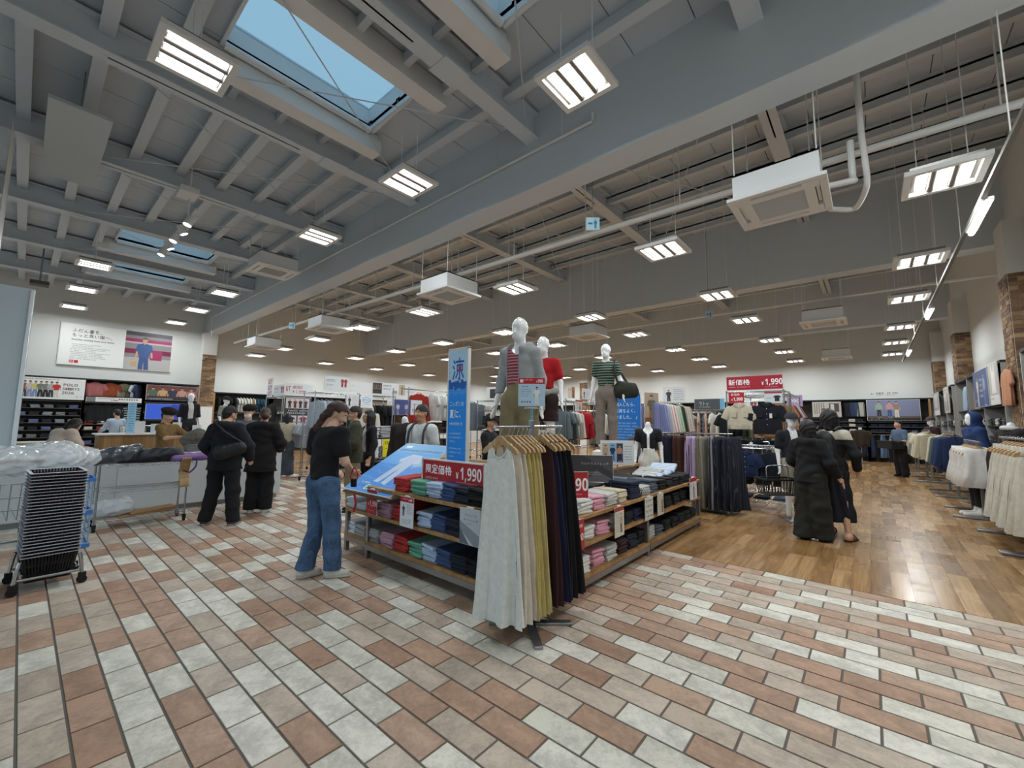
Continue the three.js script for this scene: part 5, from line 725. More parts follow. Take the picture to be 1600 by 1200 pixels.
  [-5.32, -5.56, -5.8, -6.04, -6.28].forEach((z) => putR(z, 0.665, 6, dk, 'black folded jeans on the island side top shelf', FOLD, 'trousers')); putR(-4.95, 0.145, 7, strp, 'black and white striped shirt on the island side lowest shelf'); putR(-5.2, 0.145, 5, denim, 'grey washed denim trousers on the island side lowest shelf', FOLD, 'trousers');
  [-5.46, -5.72, -5.98, -6.24, -6.48].forEach((z) => putR(z, 0.145, 6, dk, 'black folded jeans on the island side lowest shelf', FOLD, 'trousers')); [-4.95, -5.2, -5.5, -5.8, -6.1, -6.4].forEach((z) => putR(z, 0.425, 7, dk, 'black folded jeans on the island side middle shelf', FOLD, 'trousers'));
  // second row on top, behind
  [[-2.55, -3.3, 0xd9d5cc], [-2.55, -3.62, 0xcdb48c], [-2.55, -3.95, 0xcdb48c], [-2.55, -4.3, 0x17171a], [-2.55, -4.65, 0xb9b0a4], [-2.55, -5.0, 0x6f7074], [-2.55, -5.35, 0x202226]].forEach(([x, z, c]) => stack(x, 0.666, z, Math.PI / 2 + rr(-0.2, 0.2), 5, c, cname(c) + ' folded T-shirt in the rear row of the island side top', 'rear row on the island side', 'folded_shirt', FOLDW, 0.026));
  for (let i = 0; i < 7; i++) { const o = mesh(numbered('striped_skirt'), foldGeo(0.3, 0.04, 0.36, i), i & 1 ? strp2 : strp); o.position.set(-2.42 + 0.05 * (i % 2), 0.73 + i * 0.012 + (i % 3) * 0.02, -5.5 - i * 0.14); o.rotation.set(0.15, Math.PI / 2 + 0.2 * (i - 3) / 3, 0.12); scene.add(o); tag(o, i & 1 ? 'blue and white striped garment laid over the black jeans' : 'black and white striped garment laid over the black jeans', 'skirt', 'striped garments on the jeans'); }
  // signs
  const sg = thing('price_sign', 'wide red price sign in a white frame above the folded shirts', 'sign', [-3.07, 0.8, -2.72]); board(sg, 0.87, 0.235, texLimited, 0.08, 0, 0, 0.016); part(sg, 'frame', [span(-0.445, 0.445, 0.308, 0.322, -0.012, 0.014), span(-0.445, 0.445, 0.073, 0.087, -0.012, 0.014), span(-0.447, -0.433, 0.075, 0.32, -0.012, 0.014), span(0.433, 0.447, 0.075, 0.32, -0.012, 0.014)], M.white); for (const x of [-0.3, 0.3]) part(sg, 'stem', [rod([x, -0.03, -0.01], [x, 0.1, -0.01], 0.006, 6)], M.chrome);
  const s2 = thing('price_sign', 'red price sign half hidden behind the dark dresses', 'sign', [-2.2, 0.74, -3.3], 0.9); board(s2, 0.5, 0.24, canvasTex(512, 256, (g, w, h) => { g.fillStyle = RED; g.fillRect(0, 0, w, h); price(g, 150, 185, 170, '1,990', '#fff'); small(g, 260, 215, 180, 12, '#eecaca'); }), 0.06); part(s2, 'stem', [rod([0, -0.07, 0], [0, 0.1, 0], 0.006, 6)], M.chrome);
  const bs = thing('blue_sign', 'tall narrow blue summer sign in a white frame', 'sign', [-3.31, 0.77, -3.0]); board(bs, 0.29, 1.46, texBlue, 0.03, 0, 0, 0.03); part(bs, 'frame', [span(-0.158, -0.142, 0.02, 1.5, -0.02, 0.02), span(0.142, 0.158, 0.02, 1.5, -0.02, 0.02), span(-0.158, 0.158, 1.49, 1.506, -0.02, 0.02)], M.white); part(bs, 'foot', [rbox(0.34, 0.02, 0.16, 0.006, 0, 0.01, 0)], M.white);
  const sl = thing('slanted_sign', 'slanted blue advertising board with a printed shirt and trousers', 'sign', [-4.28, 0.7, -2.53]); const gsl = new THREE.Group(); const bd = board(sl, 0.93, 1.0, texSlant, 0, 0, 0, 0.015); for (const c of sl.children) c.rotation.x = -1.06; part(sl, 'trestle', [rod([-0.4, -0.2, -0.86], [-0.4, 0.45, -0.86], 0.012, 6), rod([0.4, -0.2, -0.86], [0.4, 0.45, -0.86], 0.012, 6)], M.alu); part(sl, 'edge', [span(-0.46, 0.46, -0.035, -0.012, -0.02, 0.01)], M.woodD);
  const card = (x, y, z, turn, w, h, tex, label) => { const t = thing('shelf_card', label, 'sign', [x, y, z], turn); board(t, w, h, tex, 0, 0, 0, 0.004); part(t, 'clip', [box(w * 0.3, 0.012, 0.02, 0, h + 0.006, -0.004)], M.white); };
  card(-4.15, 0.49, -2.545, 0, 0.2, 0.26, texCard1990, 'small red price card clipped to the island front'); card(-3.52, 0.46, -2.545, 0, 0.22, 0.29, texInfo, 'white and red product card on the island front'); card(-2.63, 0.46, -2.545, 0, 0.25, 0.3, texStretch, 'grey stretch fabric card on the island front');
  card(-1.975, 0.4, -3.19, Math.PI / 2, 0.22, 0.26, texCard990, 'small red price card clipped beside the dresses'); card(-1.975, 0.37, -3.98, Math.PI / 2, 0.2, 0.29, texModel, 'beige product card with red strip on the island side'); card(-1.975, 0.41, -4.72, Math.PI / 2, 0.22, 0.25, texList, 'grey size chart card on the island side'); card(-1.975, 0.41, -5.06, Math.PI / 2, 0.18, 0.25, canvasTex(128, 192, (g, w, h) => { g.fillStyle = '#cdc7ba'; g.fillRect(0, 0, w, h); for (let i = 0; i < 7; i++) small(g, 10, 14 + i * 24, 50, 10, '#666'); figure(g, 96, 180, 150, '#8d7a63', '#5b4a3b'); }), 'narrow beige card with one figure on the island side'); card(-1.975, 0.43, -6.28, Math.PI / 2, 0.3, 0.3, canvasTex(128, 128, (g, w, h) => { g.fillStyle = '#d5d8da'; g.fillRect(0, 0, w, h); g.fillStyle = RED; g.fillRect(0, 0, w, 22); figure(g, 70, 124, 90, '#777', '#444'); small(g, 8, 40, 40, 8, '#666'); }), 'white card with a red strip at the island end');
  const dkS = thing('dark_sign', 'dark grey stretch fabric sign on a stand above the white shirts', 'sign', [-2.45, 0.69, -4.25], 0.62); board(dkS, 0.5, 0.3, texDark, 0.14, 0, 0, 0.014); for (const x of [-0.22, 0.22]) part(dkS, 'stem', [rod([x, -0.02, 0], [x, 0.16, 0], 0.008, 6)], M.white);
  const ws = thing('size_sign', 'small white size chart on a thin stand behind the dresses', 'sign', [-2.78, 0.86, -3.85], 0.75); board(ws, 0.18, 0.27, texList, 0.28); part(ws, 'stem', [rod([0, 0, -0.004], [0, 0.3, -0.004], 0.007, 6)], M.alu); part(ws, 'foot', [new THREE.CylinderGeometry(0.06, 0.06, 0.01, 18).translate(0, 0.005, 0)], M.alu);
  const tri = thing('photo_sign', 'white sign with three figure photos behind the dark sign', 'sign', [-2.72, 0.69, -5.45], 0.6); board(tri, 0.46, 0.34, canvasTex(384, 280, (g, w, h) => { g.fillStyle = '#e3e6e8'; g.fillRect(0, 0, w, h); ['#7a6b5c', '#3d6fa8', '#2e2a33'].forEach((c, i) => { g.fillStyle = ['#c9b8a0', '#7fb2dc', '#3a4a66'][i]; g.fillRect(18 + i * 82, 30, 76, 220); figure(g, 56 + i * 82, 240, 190, ['#b7a58c', '#1c3352', '#c98f7a'][i], c); }); for (let i = 0; i < 6; i++) small(g, 276, 60 + i * 30, 80, 12, '#667'); }), 0.22); part(tri, 'stem', [rod([0, -0.02, 0], [0, 0.24, 0], 0.01, 6)], M.alu);
  const fl = thing('card_stand', 'small white folded card by the striped mannequin', 'sign', [-2.95, 0.86, -5.1], 0.7); board(fl, 0.3, 0.14, canvasTex(128, 64, (g, w, h) => { g.fillStyle = '#e8eaec'; g.fillRect(0, 0, w, h); g.fillStyle = '#b54a50'; g.fillRect(52, 34, 30, 18); small(g, 10, 12, 100, 9, '#6a88b0'); }), 0); part(fl, 'rear_leg', [box(0.3, 0.006, 0.1, 0, 0.003, -0.05)], M.white);
}
{ // dress rail
  const t = thing('dress_rail', 'chrome T-shaped rail with flat crossed feet holding the dresses', 'rail', [-2.02, 0, -2.6]);
  part(t, 'foot', [rbox(0.62, 0.02, 0.06, 0.004, 0, 0.01, 0).rotateY(0.72)], M.alu); part(t, 'foot', [rbox(0.72, 0.02, 0.06, 0.004, 0, 0.01, 0).rotateY(-0.75)], M.alu); part(t, 'pole', [rbox(0.035, 1.5, 0.035, 0.004, 0, 0.76, 0)], M.alu); part(t, 'rail_bar', [rod([0, 1.46, 0.42], [0, 1.46, -0.42], 0.012, 8)], M.chrome); part(t, 'card_pole', [rod([0, 1.5, 0], [0, 1.6, 0], 0.01, 8)], mat(0x6fa9c4, 0.3));
  const tex = canvasTex(256, 280, (g, w, h) => { g.fillStyle = '#bcd6ea'; g.fillRect(0, 0, w, h); g.fillStyle = RED; g.fillRect(0, 0, w, 60); g.fillStyle = '#dfe9f0'; g.fillRect(14, 14, 32, 32); small(g, 56, 16, 80, 10, '#fff'); price(g, 170, 46, 44, '990', '#fff'); small(g, 24, 80, 60, 16, '#3b78b8'); for (let i = 0; i < 4; i++) small(g, 24, 112 + i * 22, [90, 100, 95, 60][i], 9, '#56748c'); figure(g, 178, 268, 180, '#e8ecee', '#dfe4e8', '#b48d76'); for (let i = 0; i < 4; i++) tee(g, 34 + i * 26, 232, 15, ['#445', '#667', '#556', '#334'][i]); });
  const c = thing('info_sign', 'pale blue and red product sign on the dress rail', 'sign', [-2.02, 1.6, -2.6], 0.68); board(c, 0.21, 0.225, tex, 0.02, 0, 0, 0.006); part(c, 'clear_foot', [new THREE.CylinderGeometry(0.05, 0.06, 0.012, 16).translate(0, 0.006, 0)], mat(0xe8f0f4, 0.1, 0, { transmission: 0.7, thickness: 0 }));
  const cols = [[0xf0f2ed, 'pale mint sleeveless long dress at the front of the rail'], [0xe6dccd, 'cream sleeveless long dress next to the mint dress'], [0xe0d5c5, 'cream sleeveless long dress behind the other cream dress'], [0xcfbc7a, 'mustard sleeveless long dress'], [0xc8b671, 'mustard sleeveless long dress'], [0xcbba7e, 'mustard sleeveless long dress'], [0xd0c086, 'khaki yellow sleeveless long dress beside the pole'], [0x3c1a22, 'maroon sleeveless long dress behind the rail pole'], [0x1a2040, 'navy sleeveless long dress on the rail'], [0x14172e, 'navy sleeveless long dress on the rail'], [0x0f0f13, 'black sleeveless long dress at the rail end'], [0x101014, 'black sleeveless long dress at the rail end']];
  const zs = [0.36, 0.27, 0.22, 0.17, 0.12, 0.07, 0.03, -0.12, -0.18, -0.24, -0.31, -0.38];
  const geos = [dressGeo(0.3), dressGeo(2.1), dressGeo(4.4)];
  cols.forEach(([col, l], i) => { const x = -2.02, z = -2.6 + zs[i], turn = 0.12 + rr(-0.06, 0.06), o = mesh(numbered('long_dress'), geos[i % 3], cloth(col)); o.position.set(x, 1.345, z); o.rotation.y = turn; o.scale.set(0.7, 1.02, 0.5); scene.add(o); tag(o, l, 'dress', 'dresses on the rail'); hanger([x, 1.375, z], turn, 'light wooden hanger holding a long dress', 'hangers of the dress rail').scale.set(0.72, 0.85, 1); });
}
// ---------- mannequins on the island ----------
{
  const foot = (t, y = 0.012) => part(t, 'stand', [new THREE.CylinderGeometry(0.16, 0.16, y, 28).translate(0, y / 2, -0.02)], M.chrome);
  const arms = { shL: [0.15, 1.365, -0.01], shR: [-0.15, 1.365, -0.01], elL: [0.205, 1.1, -0.05], wrL: [0.23, 0.86, 0.03], elR: [-0.205, 1.1, -0.05], wrR: [-0.24, 0.86, 0.02], anL: [0.1, 0.09, -0.02], anR: [-0.1, 0.09, 0.03] };
  const a = thing('mannequin', 'white mannequin in an open grey hoodie and khaki trousers', 'mannequin', [-2.72, 0.772, -3.3], 0.35); foot(a);
  human(a, { h: 1.78, cell: 0.014, fine: true, mannequin: true, joints: arms, curl: 0.15, head: { yaw: -0.25 }, top: [{ name: 'striped_top', hem: 1.04, sleeve: 0, ease: 0.004, scoop: 0.1, m: mat(0xffffff, 0.9, 0, { map: stripes('#8c3a48', '#c79aa0', 0.03, 0.35) }) }, { name: 'hoodie', hem: 0.97, sleeve: 1.9, ease: 0.014, sleeveR: 0.008, hood: true, open: 0.06, openX: -0.05, m: cloth(0xa9abae) }], legs: { r0: 0.105, r1: 0.098, r2: 0.1, waist: 1.08, hem: 0.05, m: cloth(0x8f8263) } });
  const b = thing('mannequin', 'white mannequin in a red T-shirt and dark brown shorts', 'mannequin', [-3.36, 0.852, -4.58], 0.4); foot(b);
  human(b, { h: 1.79, cell: 0.015, mannequin: true, joints: { ...arms, elL: [0.215, 1.11, -0.04], wrL: [0.25, 0.88, 0.06] }, curl: 0.15, head: { yaw: -0.2 }, top: [{ name: 't_shirt', hem: 1.03, sleeve: 0.62, ease: 0.014, sleeveR: 0.022, m: cloth(0xb5141f) }], legs: { name: 'shorts', r0: 0.108, r1: 0.1, r2: 0.1, waist: 1.08, hem: 0.62, m: cloth(0x2d1d1d) } });
  { const g = sdf([{ a: [0.15, 1.0, 0.0], b: [0.0, 0.98, 0.135], ra: 0.04, rb: 0.045 }, { a: [-0.15, 1.0, 0.0], b: [0.0, 0.98, 0.135], ra: 0.04, rb: 0.045 }, { a: [0.15, 1.0, 0], b: [-0.15, 1.0, -0.05], ra: 0.045 }, { a: [0.0, 0.98, 0.14], b: [-0.1, 0.8, 0.16], ra: 0.045, rb: 0.05 }, { a: [0.0, 0.98, 0.14], b: [0.03, 0.78, 0.17], ra: 0.04, rb: 0.045 }], 0.013, { k: 0.03, disp: crumple(0.008) }); g.scale(1.06, 1.05, 1.06); part(b, 'tied_sweatshirt', g, cloth(0xa3a29e)); }
  const c = thing('mannequin', 'white mannequin in a green striped T-shirt with a shoulder bag', 'mannequin', [-3.22, 0.852, -6.1], 0.35); part(c, 'stand', [rbox(0.4, 0.2, 0.4, 0.01, 0, 0.1, 0)], M.white);
  const inner = new THREE.Group(); inner.position.y = 0; const J = human(c, { h: 1.7, cell: 0.016, mannequin: true, joints: { ...arms, elL: [0.22, 1.11, -0.02], wrL: [0.27, 0.88, 0.1] }, curl: 0.15, head: { yaw: -0.2 }, top: [{ name: 't_shirt', hem: 1.02, sleeve: 0.5, ease: 0.01, m: mat(0xffffff, 0.9, 0, { map: stripes('#26382f', '#9fb3a4', 0.042, 0.22) }) }], legs: { r0: 0.09, r1: 0.075, r2: 0.07, waist: 1.07, hem: 0.1, m: cloth(0x8b8078) } }); for (const o of c.children) if (o.name !== 'stand') o.position.y = 0.2;
  const bag = thing('shoulder_bag', 'dark olive fabric bag on the striped mannequin shoulder', 'bag', [-3.22, 1.05, -6.1], 0.35); part(bag, 'bag_body', sdf([{ a: [0.23, 0.98, 0.05], b: [0.4, 0.98, -0.08], ra: 0.1, rb: 0.09, s: [1, 0.8, 1.2] }, { a: [0.22, 0.92, 0.08], b: [0.42, 0.93, -0.08], ra: 0.09, rb: 0.08, s: [1, 0.9, 1.2] }], 0.014, { k: 0.04, disp: crumple(0.006) }), cloth(0x2b2c23)); part(bag, 'strap', [wire([[0.2, 1.05, 0.1], [0.15, 1.25, 0.1], [0.14, 1.45, 0.0], [0.2, 1.3, -0.1], [0.34, 1.05, -0.1]], 0.018, 30, 6)], mat(0x24251e, 0.8));
}
// ---------- people ----------
const denimM = mat(0x55769e, 0.9, 0, { map: tDenim }), blackC = cloth(0x131317), jetC = cloth(0x1b1b20), whiteC = cloth(0xdfe0e0);
function person(label, pos, turn, spec) { const t = thing('person', label, 'person', pos, turn); human(t, spec); return t; }
const at2 = (px, py, D) => { const c = [(px - PX) / FOC * D, -(py - PY) / FOC * D, -D]; return [BASIS[0][0] * c[0] + BASIS[0][1] * c[1] + BASIS[0][2] * c[2], 0, BASIS[2][0] * c[0] + BASIS[2][1] * c[1] + BASIS[2][2] * c[2]]; };
{ // woman choosing shirts at the island
  const w = person('person with a brown ponytail in a black top and blue jeans', [-4.1, 0.0, -1.98], -2.95, { h: 1.69, cell: 0.012, fine: true, skin: SKIN2, curl: 0.6,
    joints: { waist: [0, 1.08, 0.0], chest: [0, 1.27, 0.02], neck: [0, 1.42, 0.05], head: [0, 1.555, 0.115], shL: [0.18, 1.375, 0.03], elL: [0.25, 1.1, 0.02], wrL: [0.15, 0.98, 0.22], shR: [-0.18, 1.375, 0.03], elR: [-0.25, 1.1, 0.04], wrR: [-0.12, 0.99, 0.24], hipL: [0.09, 0.9, -0.01], knL: [0.1, 0.49, 0.03], anL: [0.12, 0.085, -0.07], knR: [-0.1, 0.49, 0.04], anR: [-0.1, 0.085, 0.07] },
    head: { pitch: 0.45, yaw: -0.75 }, hair: { style: 'tail', m: HAIRBR, band: true, fringe: 0.02 }, top: [{ hem: 0.93, sleeve: 0.62, ease: 0.026, sleeveR: 0.024, wr: 0.005, flare: 0.01, m: blackC }], legs: { r0: 0.104, r1: 0.08, r2: 0.084, hem: 0.075, wr: 0.006, m: denimM, name: 'jeans' }, shoes: { m: mat(0xcfcac0, 0.7), sole: mat(0xbdb6a8, 0.7) }, toe: { L: -0.3, R: -0.9 } });
  const b = thing('wrist_strap_bag', 'small black bag with a red strap held by the ponytailed shopper', 'bag', [-3.93, 0.83, -2.2], 0.4); part(b, 'bag_body', [rbox(0.06, 0.08, 0.03, 0.01, 0, 0.05, 0)], M.black); part(b, 'strap', [wire([[0.03, 0.06, 0], [0.05, 0.14, 0.01], [0.0, 0.2, 0], [-0.04, 0.12, 0], [-0.03, 0.06, 0]], 0.006, 20, 5), wire([[0.03, -0.05, 0.02], [0.05, -0.14, 0.02], [0.03, -0.22, 0.02]], 0.012, 12, 5)], mat(0xb01a2a, 0.6));
}
{ // two customers at the cash desk
  person('person in a black hooded jacket with a shoulder bag at the cash desk', [-7.15, 0, -1.98], -2.35, { h: 1.68, cell: 0.014, fine: true, face: false, joints: { hipL: [0.1, 0.9, 0], knL: [0.14, 0.49, 0.03], anL: [0.2, 0.085, -0.02], elL: [0.3, 1.12, 0.02], wrL: [0.24, 0.93, 0.2], elR: [-0.3, 1.12, 0.02], wrR: [-0.24, 0.93, 0.2], hipR: [-0.1, 0.9, 0], knR: [-0.14, 0.49, 0.0], anR: [-0.19, 0.085, -0.04], head: [0, 1.57, 0.05] }, head: { pitch: 0.3, yaw: -0.35 }, hair: { style: 'short', m: mat(0x201d1b, 0.7) }, top: [{ name: 'jacket', hem: 0.78, sleeve: 1.95, ease: 0.055, sleeveR: 0.038, hood: true, flare: 0.02, wr: 0.007, m: cloth(0x14161d) }], legs: { r0: 0.11, r1: 0.094, r2: 0.085, hem: 0.05, wr: 0.007, m: blackC }, shoes: { m: mat(0x5a3340, 0.7), sole: mat(0x9a9ca0, 0.6) } });
  const bg = thing('crossbody_bag', 'black crossbody bag on the back of the hooded jacket', 'bag', [-7.15, 0, -1.98], -2.35); part(bg, 'bag_body', sdf([{ a: [-0.08, 1.03, -0.24], b: [-0.28, 1.09, -0.17], ra: 0.11, rb: 0.09, s: [1, 1, 1.4] }], 0.014, { k: 0.02, disp: crumple(0.004) }), mat(0x0f0f12, 0.5)); part(bg, 'strap', [wire([[-0.3, 1.15, -0.12], [-0.1, 1.3, -0.2], [0.12, 1.46, -0.12], [0.15, 1.47, 0.0]], 0.016, 24, 6)], mat(0x0f0f12, 0.6));
  person('person in a long black robe-like coat with brown hair bun', [-7.62, 0, -2.62], -2.2, { h: 1.68, cell: 0.015, face: false, joints: { elL: [0.26, 1.12, 0.05], wrL: [0.2, 1.02, 0.24], elR: [-0.26, 1.12, 0.05], wrR: [-0.2, 1.02, 0.24], head: [0, 1.57, 0.05] }, head: { pitch: 0.25, yaw: 0.3 }, hair: { style: 'bun', m: HAIRBR }, top: [{ name: 'coat', hem: 0.66, sleeve: 1.95, ease: 0.05, sleeveR: 0.05, flare: 0.03, hood: true, wr: 0.008, m: cloth(0x141216) }], legs: { r0: 0.11, r1: 0.105, r2: 0.105, hem: 0.06, m: blackC }, shoes: { m: mat(0xd8d8d6, 0.6) } });
  person('clerk in a black beret and brown polo reaching across the desk', [-9.62, 0.0, -1.72], 2.25, { h: 1.64, cell: 0.016, fine: true, joints: { shL: [0.17, 1.37, 0.03], elL: [0.24, 1.2, 0.22], wrL: [0.12, 1.2, 0.46], shR: [-0.17, 1.37, 0.03], elR: [-0.24, 1.2, 0.22], wrR: [-0.12, 1.22, 0.45] }, head: { pitch: 0.3 }, hair: { style: 'short', m: HAIRB }, hat: { style: 'beret', m: cloth(0x161414) }, top: [{ name: 'polo_shirt', hem: 0.95, sleeve: 0.8, ease: 0.025, collar: true, m: cloth(0x7d6138) }], legs: { r0: 0.1, r1: 0.08, r2: 0.075, m: cloth(0x2c2b22) }, shoes: { m: M.black } });
  person('clerk in a black beret with a white face mask', [-9.75, 0, -3.05], 1.6, { h: 1.74, cell: 0.018, joints: { elL: [0.25, 1.13, 0.08], wrL: [0.2, 1.0, 0.28] }, head: { pitch: 0.15, yaw: -0.6 }, hair: { style: 'short', m: HAIRB }, mask: true, hat: { style: 'beret', m: cloth(0x161414) }, top: [{ hem: 0.95, sleeve: 1.9, ease: 0.02, m: cloth(0x56606e) }], legs: { m: blackC }, shoes: { m: M.black } });
  person('clerk with long dark hair in a puffed cream blouse bending over', [-11.0, 0.0, -0.42], -2.6, { h: 1.58, cell: 0.018, face: true, joints: { pel: [0, 0.94, -0.05], waist: [0, 1.07, 0.02], chest: [0, 1.22, 0.12], neck: [0, 1.33, 0.22], head: [0, 1.45, 0.32], shL: [0.17, 1.3, 0.16], shR: [-0.17, 1.3, 0.16], elL: [0.26, 1.08, 0.2], wrL: [0.15, 1.03, 0.4], elR: [-0.26, 1.08, 0.2], wrR: [-0.15, 1.03, 0.4] }, head: { pitch: 0.6 }, hair: { style: 'long', m: mat(0x1f1512, 0.5) }, top: [{ name: 'blouse', hem: 0.92, sleeve: 1.3, sleeveR: 0.05, ease: 0.03, wr: 0.008, m: cloth(0xd9c6b6) }], legs: { m: blackC }, shoes: { m: M.black } });
  person('person in a pale long-sleeved shirt and dark jeans by the wall shelves', [-17.75, 0, -1.95], -1.2, { h: 1.74, cell: 0.024, face: false, joints: { elL: [0.25, 1.12, 0.1], wrL: [0.2, 1.05, 0.3] }, hair: { style: 'short' }, head: { pitch: 0.2 }, top: [{ hem: 0.95, sleeve: 1.95, ease: 0.025, m: cloth(0xb4c4d6) }], legs: { m: cloth(0x232b40) }, shoes: { m: M.black } });
}
{ // shoppers in the middle
  person('person in a cream jacket and wide grey jeans beside the film print rack', [-11.8, 0, -4.62], -1.9, { h: 1.64, cell: 0.02, face: false, joints: { elL: [0.24, 1.12, 0.08], wrL: [0.18, 1.0, 0.26] }, hair: { style: 'bob' }, head: { pitch: 0.15 }, top: [{ name: 'jacket', hem: 0.9, sleeve: 1.95, ease: 0.04, sleeveR: 0.03, collar: true, m: cloth(0xc9bea6) }], legs: { r0: 0.12, r1: 0.125, r2: 0.135, hem: 0.05, m: mat(0x5a6470, 0.9, 0, { map: tDenim }) }, shoes: { m: whiteC } });
  const g = at2(556, 638, 7.0); person('person in an olive jacket and beige trousers turning round', g, -0.5, { h: 1.71, cell: 0.016, fine: true, joints: { elR: [-0.27, 1.1, 0.03], wrR: [-0.18, 0.93, 0.2], elL: [0.27, 1.12, 0.0], wrL: [0.15, 0.98, 0.24] }, head: { yaw: 0.2 }, hair: { style: 'short', fringe: 0.06, m: mat(0x231a16, 0.6) }, glasses: true, top: [{ name: 'jacket', hem: 0.8, sleeve: 1.95, ease: 0.045, sleeveR: 0.036, collar: true, wr: 0.006, m: cloth(0x3e3d2b) }], legs: { r0: 0.105, r1: 0.1, r2: 0.095, m: cloth(0x8a7d60) }, shoes: { m: M.black } });
  const k = at2(578, 642, 7.5); person('person with long dark hair and glasses in a white print shirt', k, -0.2, { h: 1.66, cell: 0.018, head: { yaw: -0.3, pitch: -0.1 }, hair: { style: 'long' }, glasses: true, top: [{ hem: 0.95, sleeve: 0.5, m: cloth(0xcfcdc8) }, { name: 'cardigan', hem: 0.9, sleeve: 1.9, ease: 0.03, open: 0.09, m: cloth(0x24222a) }], legs: { m: blackC }, shoes: { m: M.black } });
  const b = at2(660, 636, 6.0); person('smiling person in a white T-shirt wearing a backpack', b, 0.28, { h: 1.71, cell: 0.014, fine: true, skin: mat(0xc08f72, 0.55), head: { yaw: -0.1, pitch: -0.05 }, hair: { style: 'short', fringe: 0.07 }, top: [{ name: 't_shirt', hem: 0.9, sleeve: 0.72, ease: 0.028, sleeveR: 0.032, m: cloth(0xdfe3e6) }], legs: { m: cloth(0x2a2c33) }, shoes: { m: M.black } });
  const bp = thing('backpack', 'dark grey backpack worn over the white T-shirt', 'bag', b, 0.28); part(bp, 'pack', sdf([{ a: [0.03, 1.3, -0.2], b: [0.03, 1.02, -0.22], ra: 0.13, rb: 0.15, s: [1, 1, 1.4] }], 0.018, { k: 0.03 }), mat(0x2d3230, 0.7)); for (const s of [-1, 1]) part(bp, 'strap', [wire([[s * 0.1, 1.42, -0.12], [s * 0.115, 1.46, 0.0], [s * 0.125, 1.36, 0.115], [s * 0.13, 1.18, 0.145], [s * 0.14, 1.06, 0.05], [s * 0.14, 1.02, -0.1]], 0.018, 30, 6)], mat(0x343a38, 0.7));
  const c = at2(766, 652, 6.2); person('person in a black cap and dark jacket seen in profile', c, 1.9, { h: 1.58, cell: 0.016, fine: true, joints: { elR: [-0.25, 1.12, 0.1], wrR: [-0.15, 1.12, 0.32], elL: [0.25, 1.12, 0.08], wrL: [0.15, 1.1, 0.3] }, hair: { style: 'short' }, hat: { style: 'cap', m: cloth(0x1c1b1d) }, top: [{ name: 'jacket', hem: 0.85, sleeve: 1.95, ease: 0.03, collar: true, m: cloth(0x15161b) }], legs: { m: blackC }, shoes: { m: M.black } });
  const ch = at2(992, 668, 9.0); person('person in grey stooping behind the striped mannequin', ch, 1.2, { h: 1.42, cell: 0.022, face: false, joints: { head: [0, 1.54, 0.12], neck: [0, 1.41, 0.06] }, hair: { style: 'short', m: mat(0x55544f, 0.8) }, head: { pitch: 0.6 }, top: [{ hem: 0.9, sleeve: 1.9, ease: 0.03, m: cloth(0x555a63) }], legs: { m: blackC }, shoes: { m: M.black } });
}
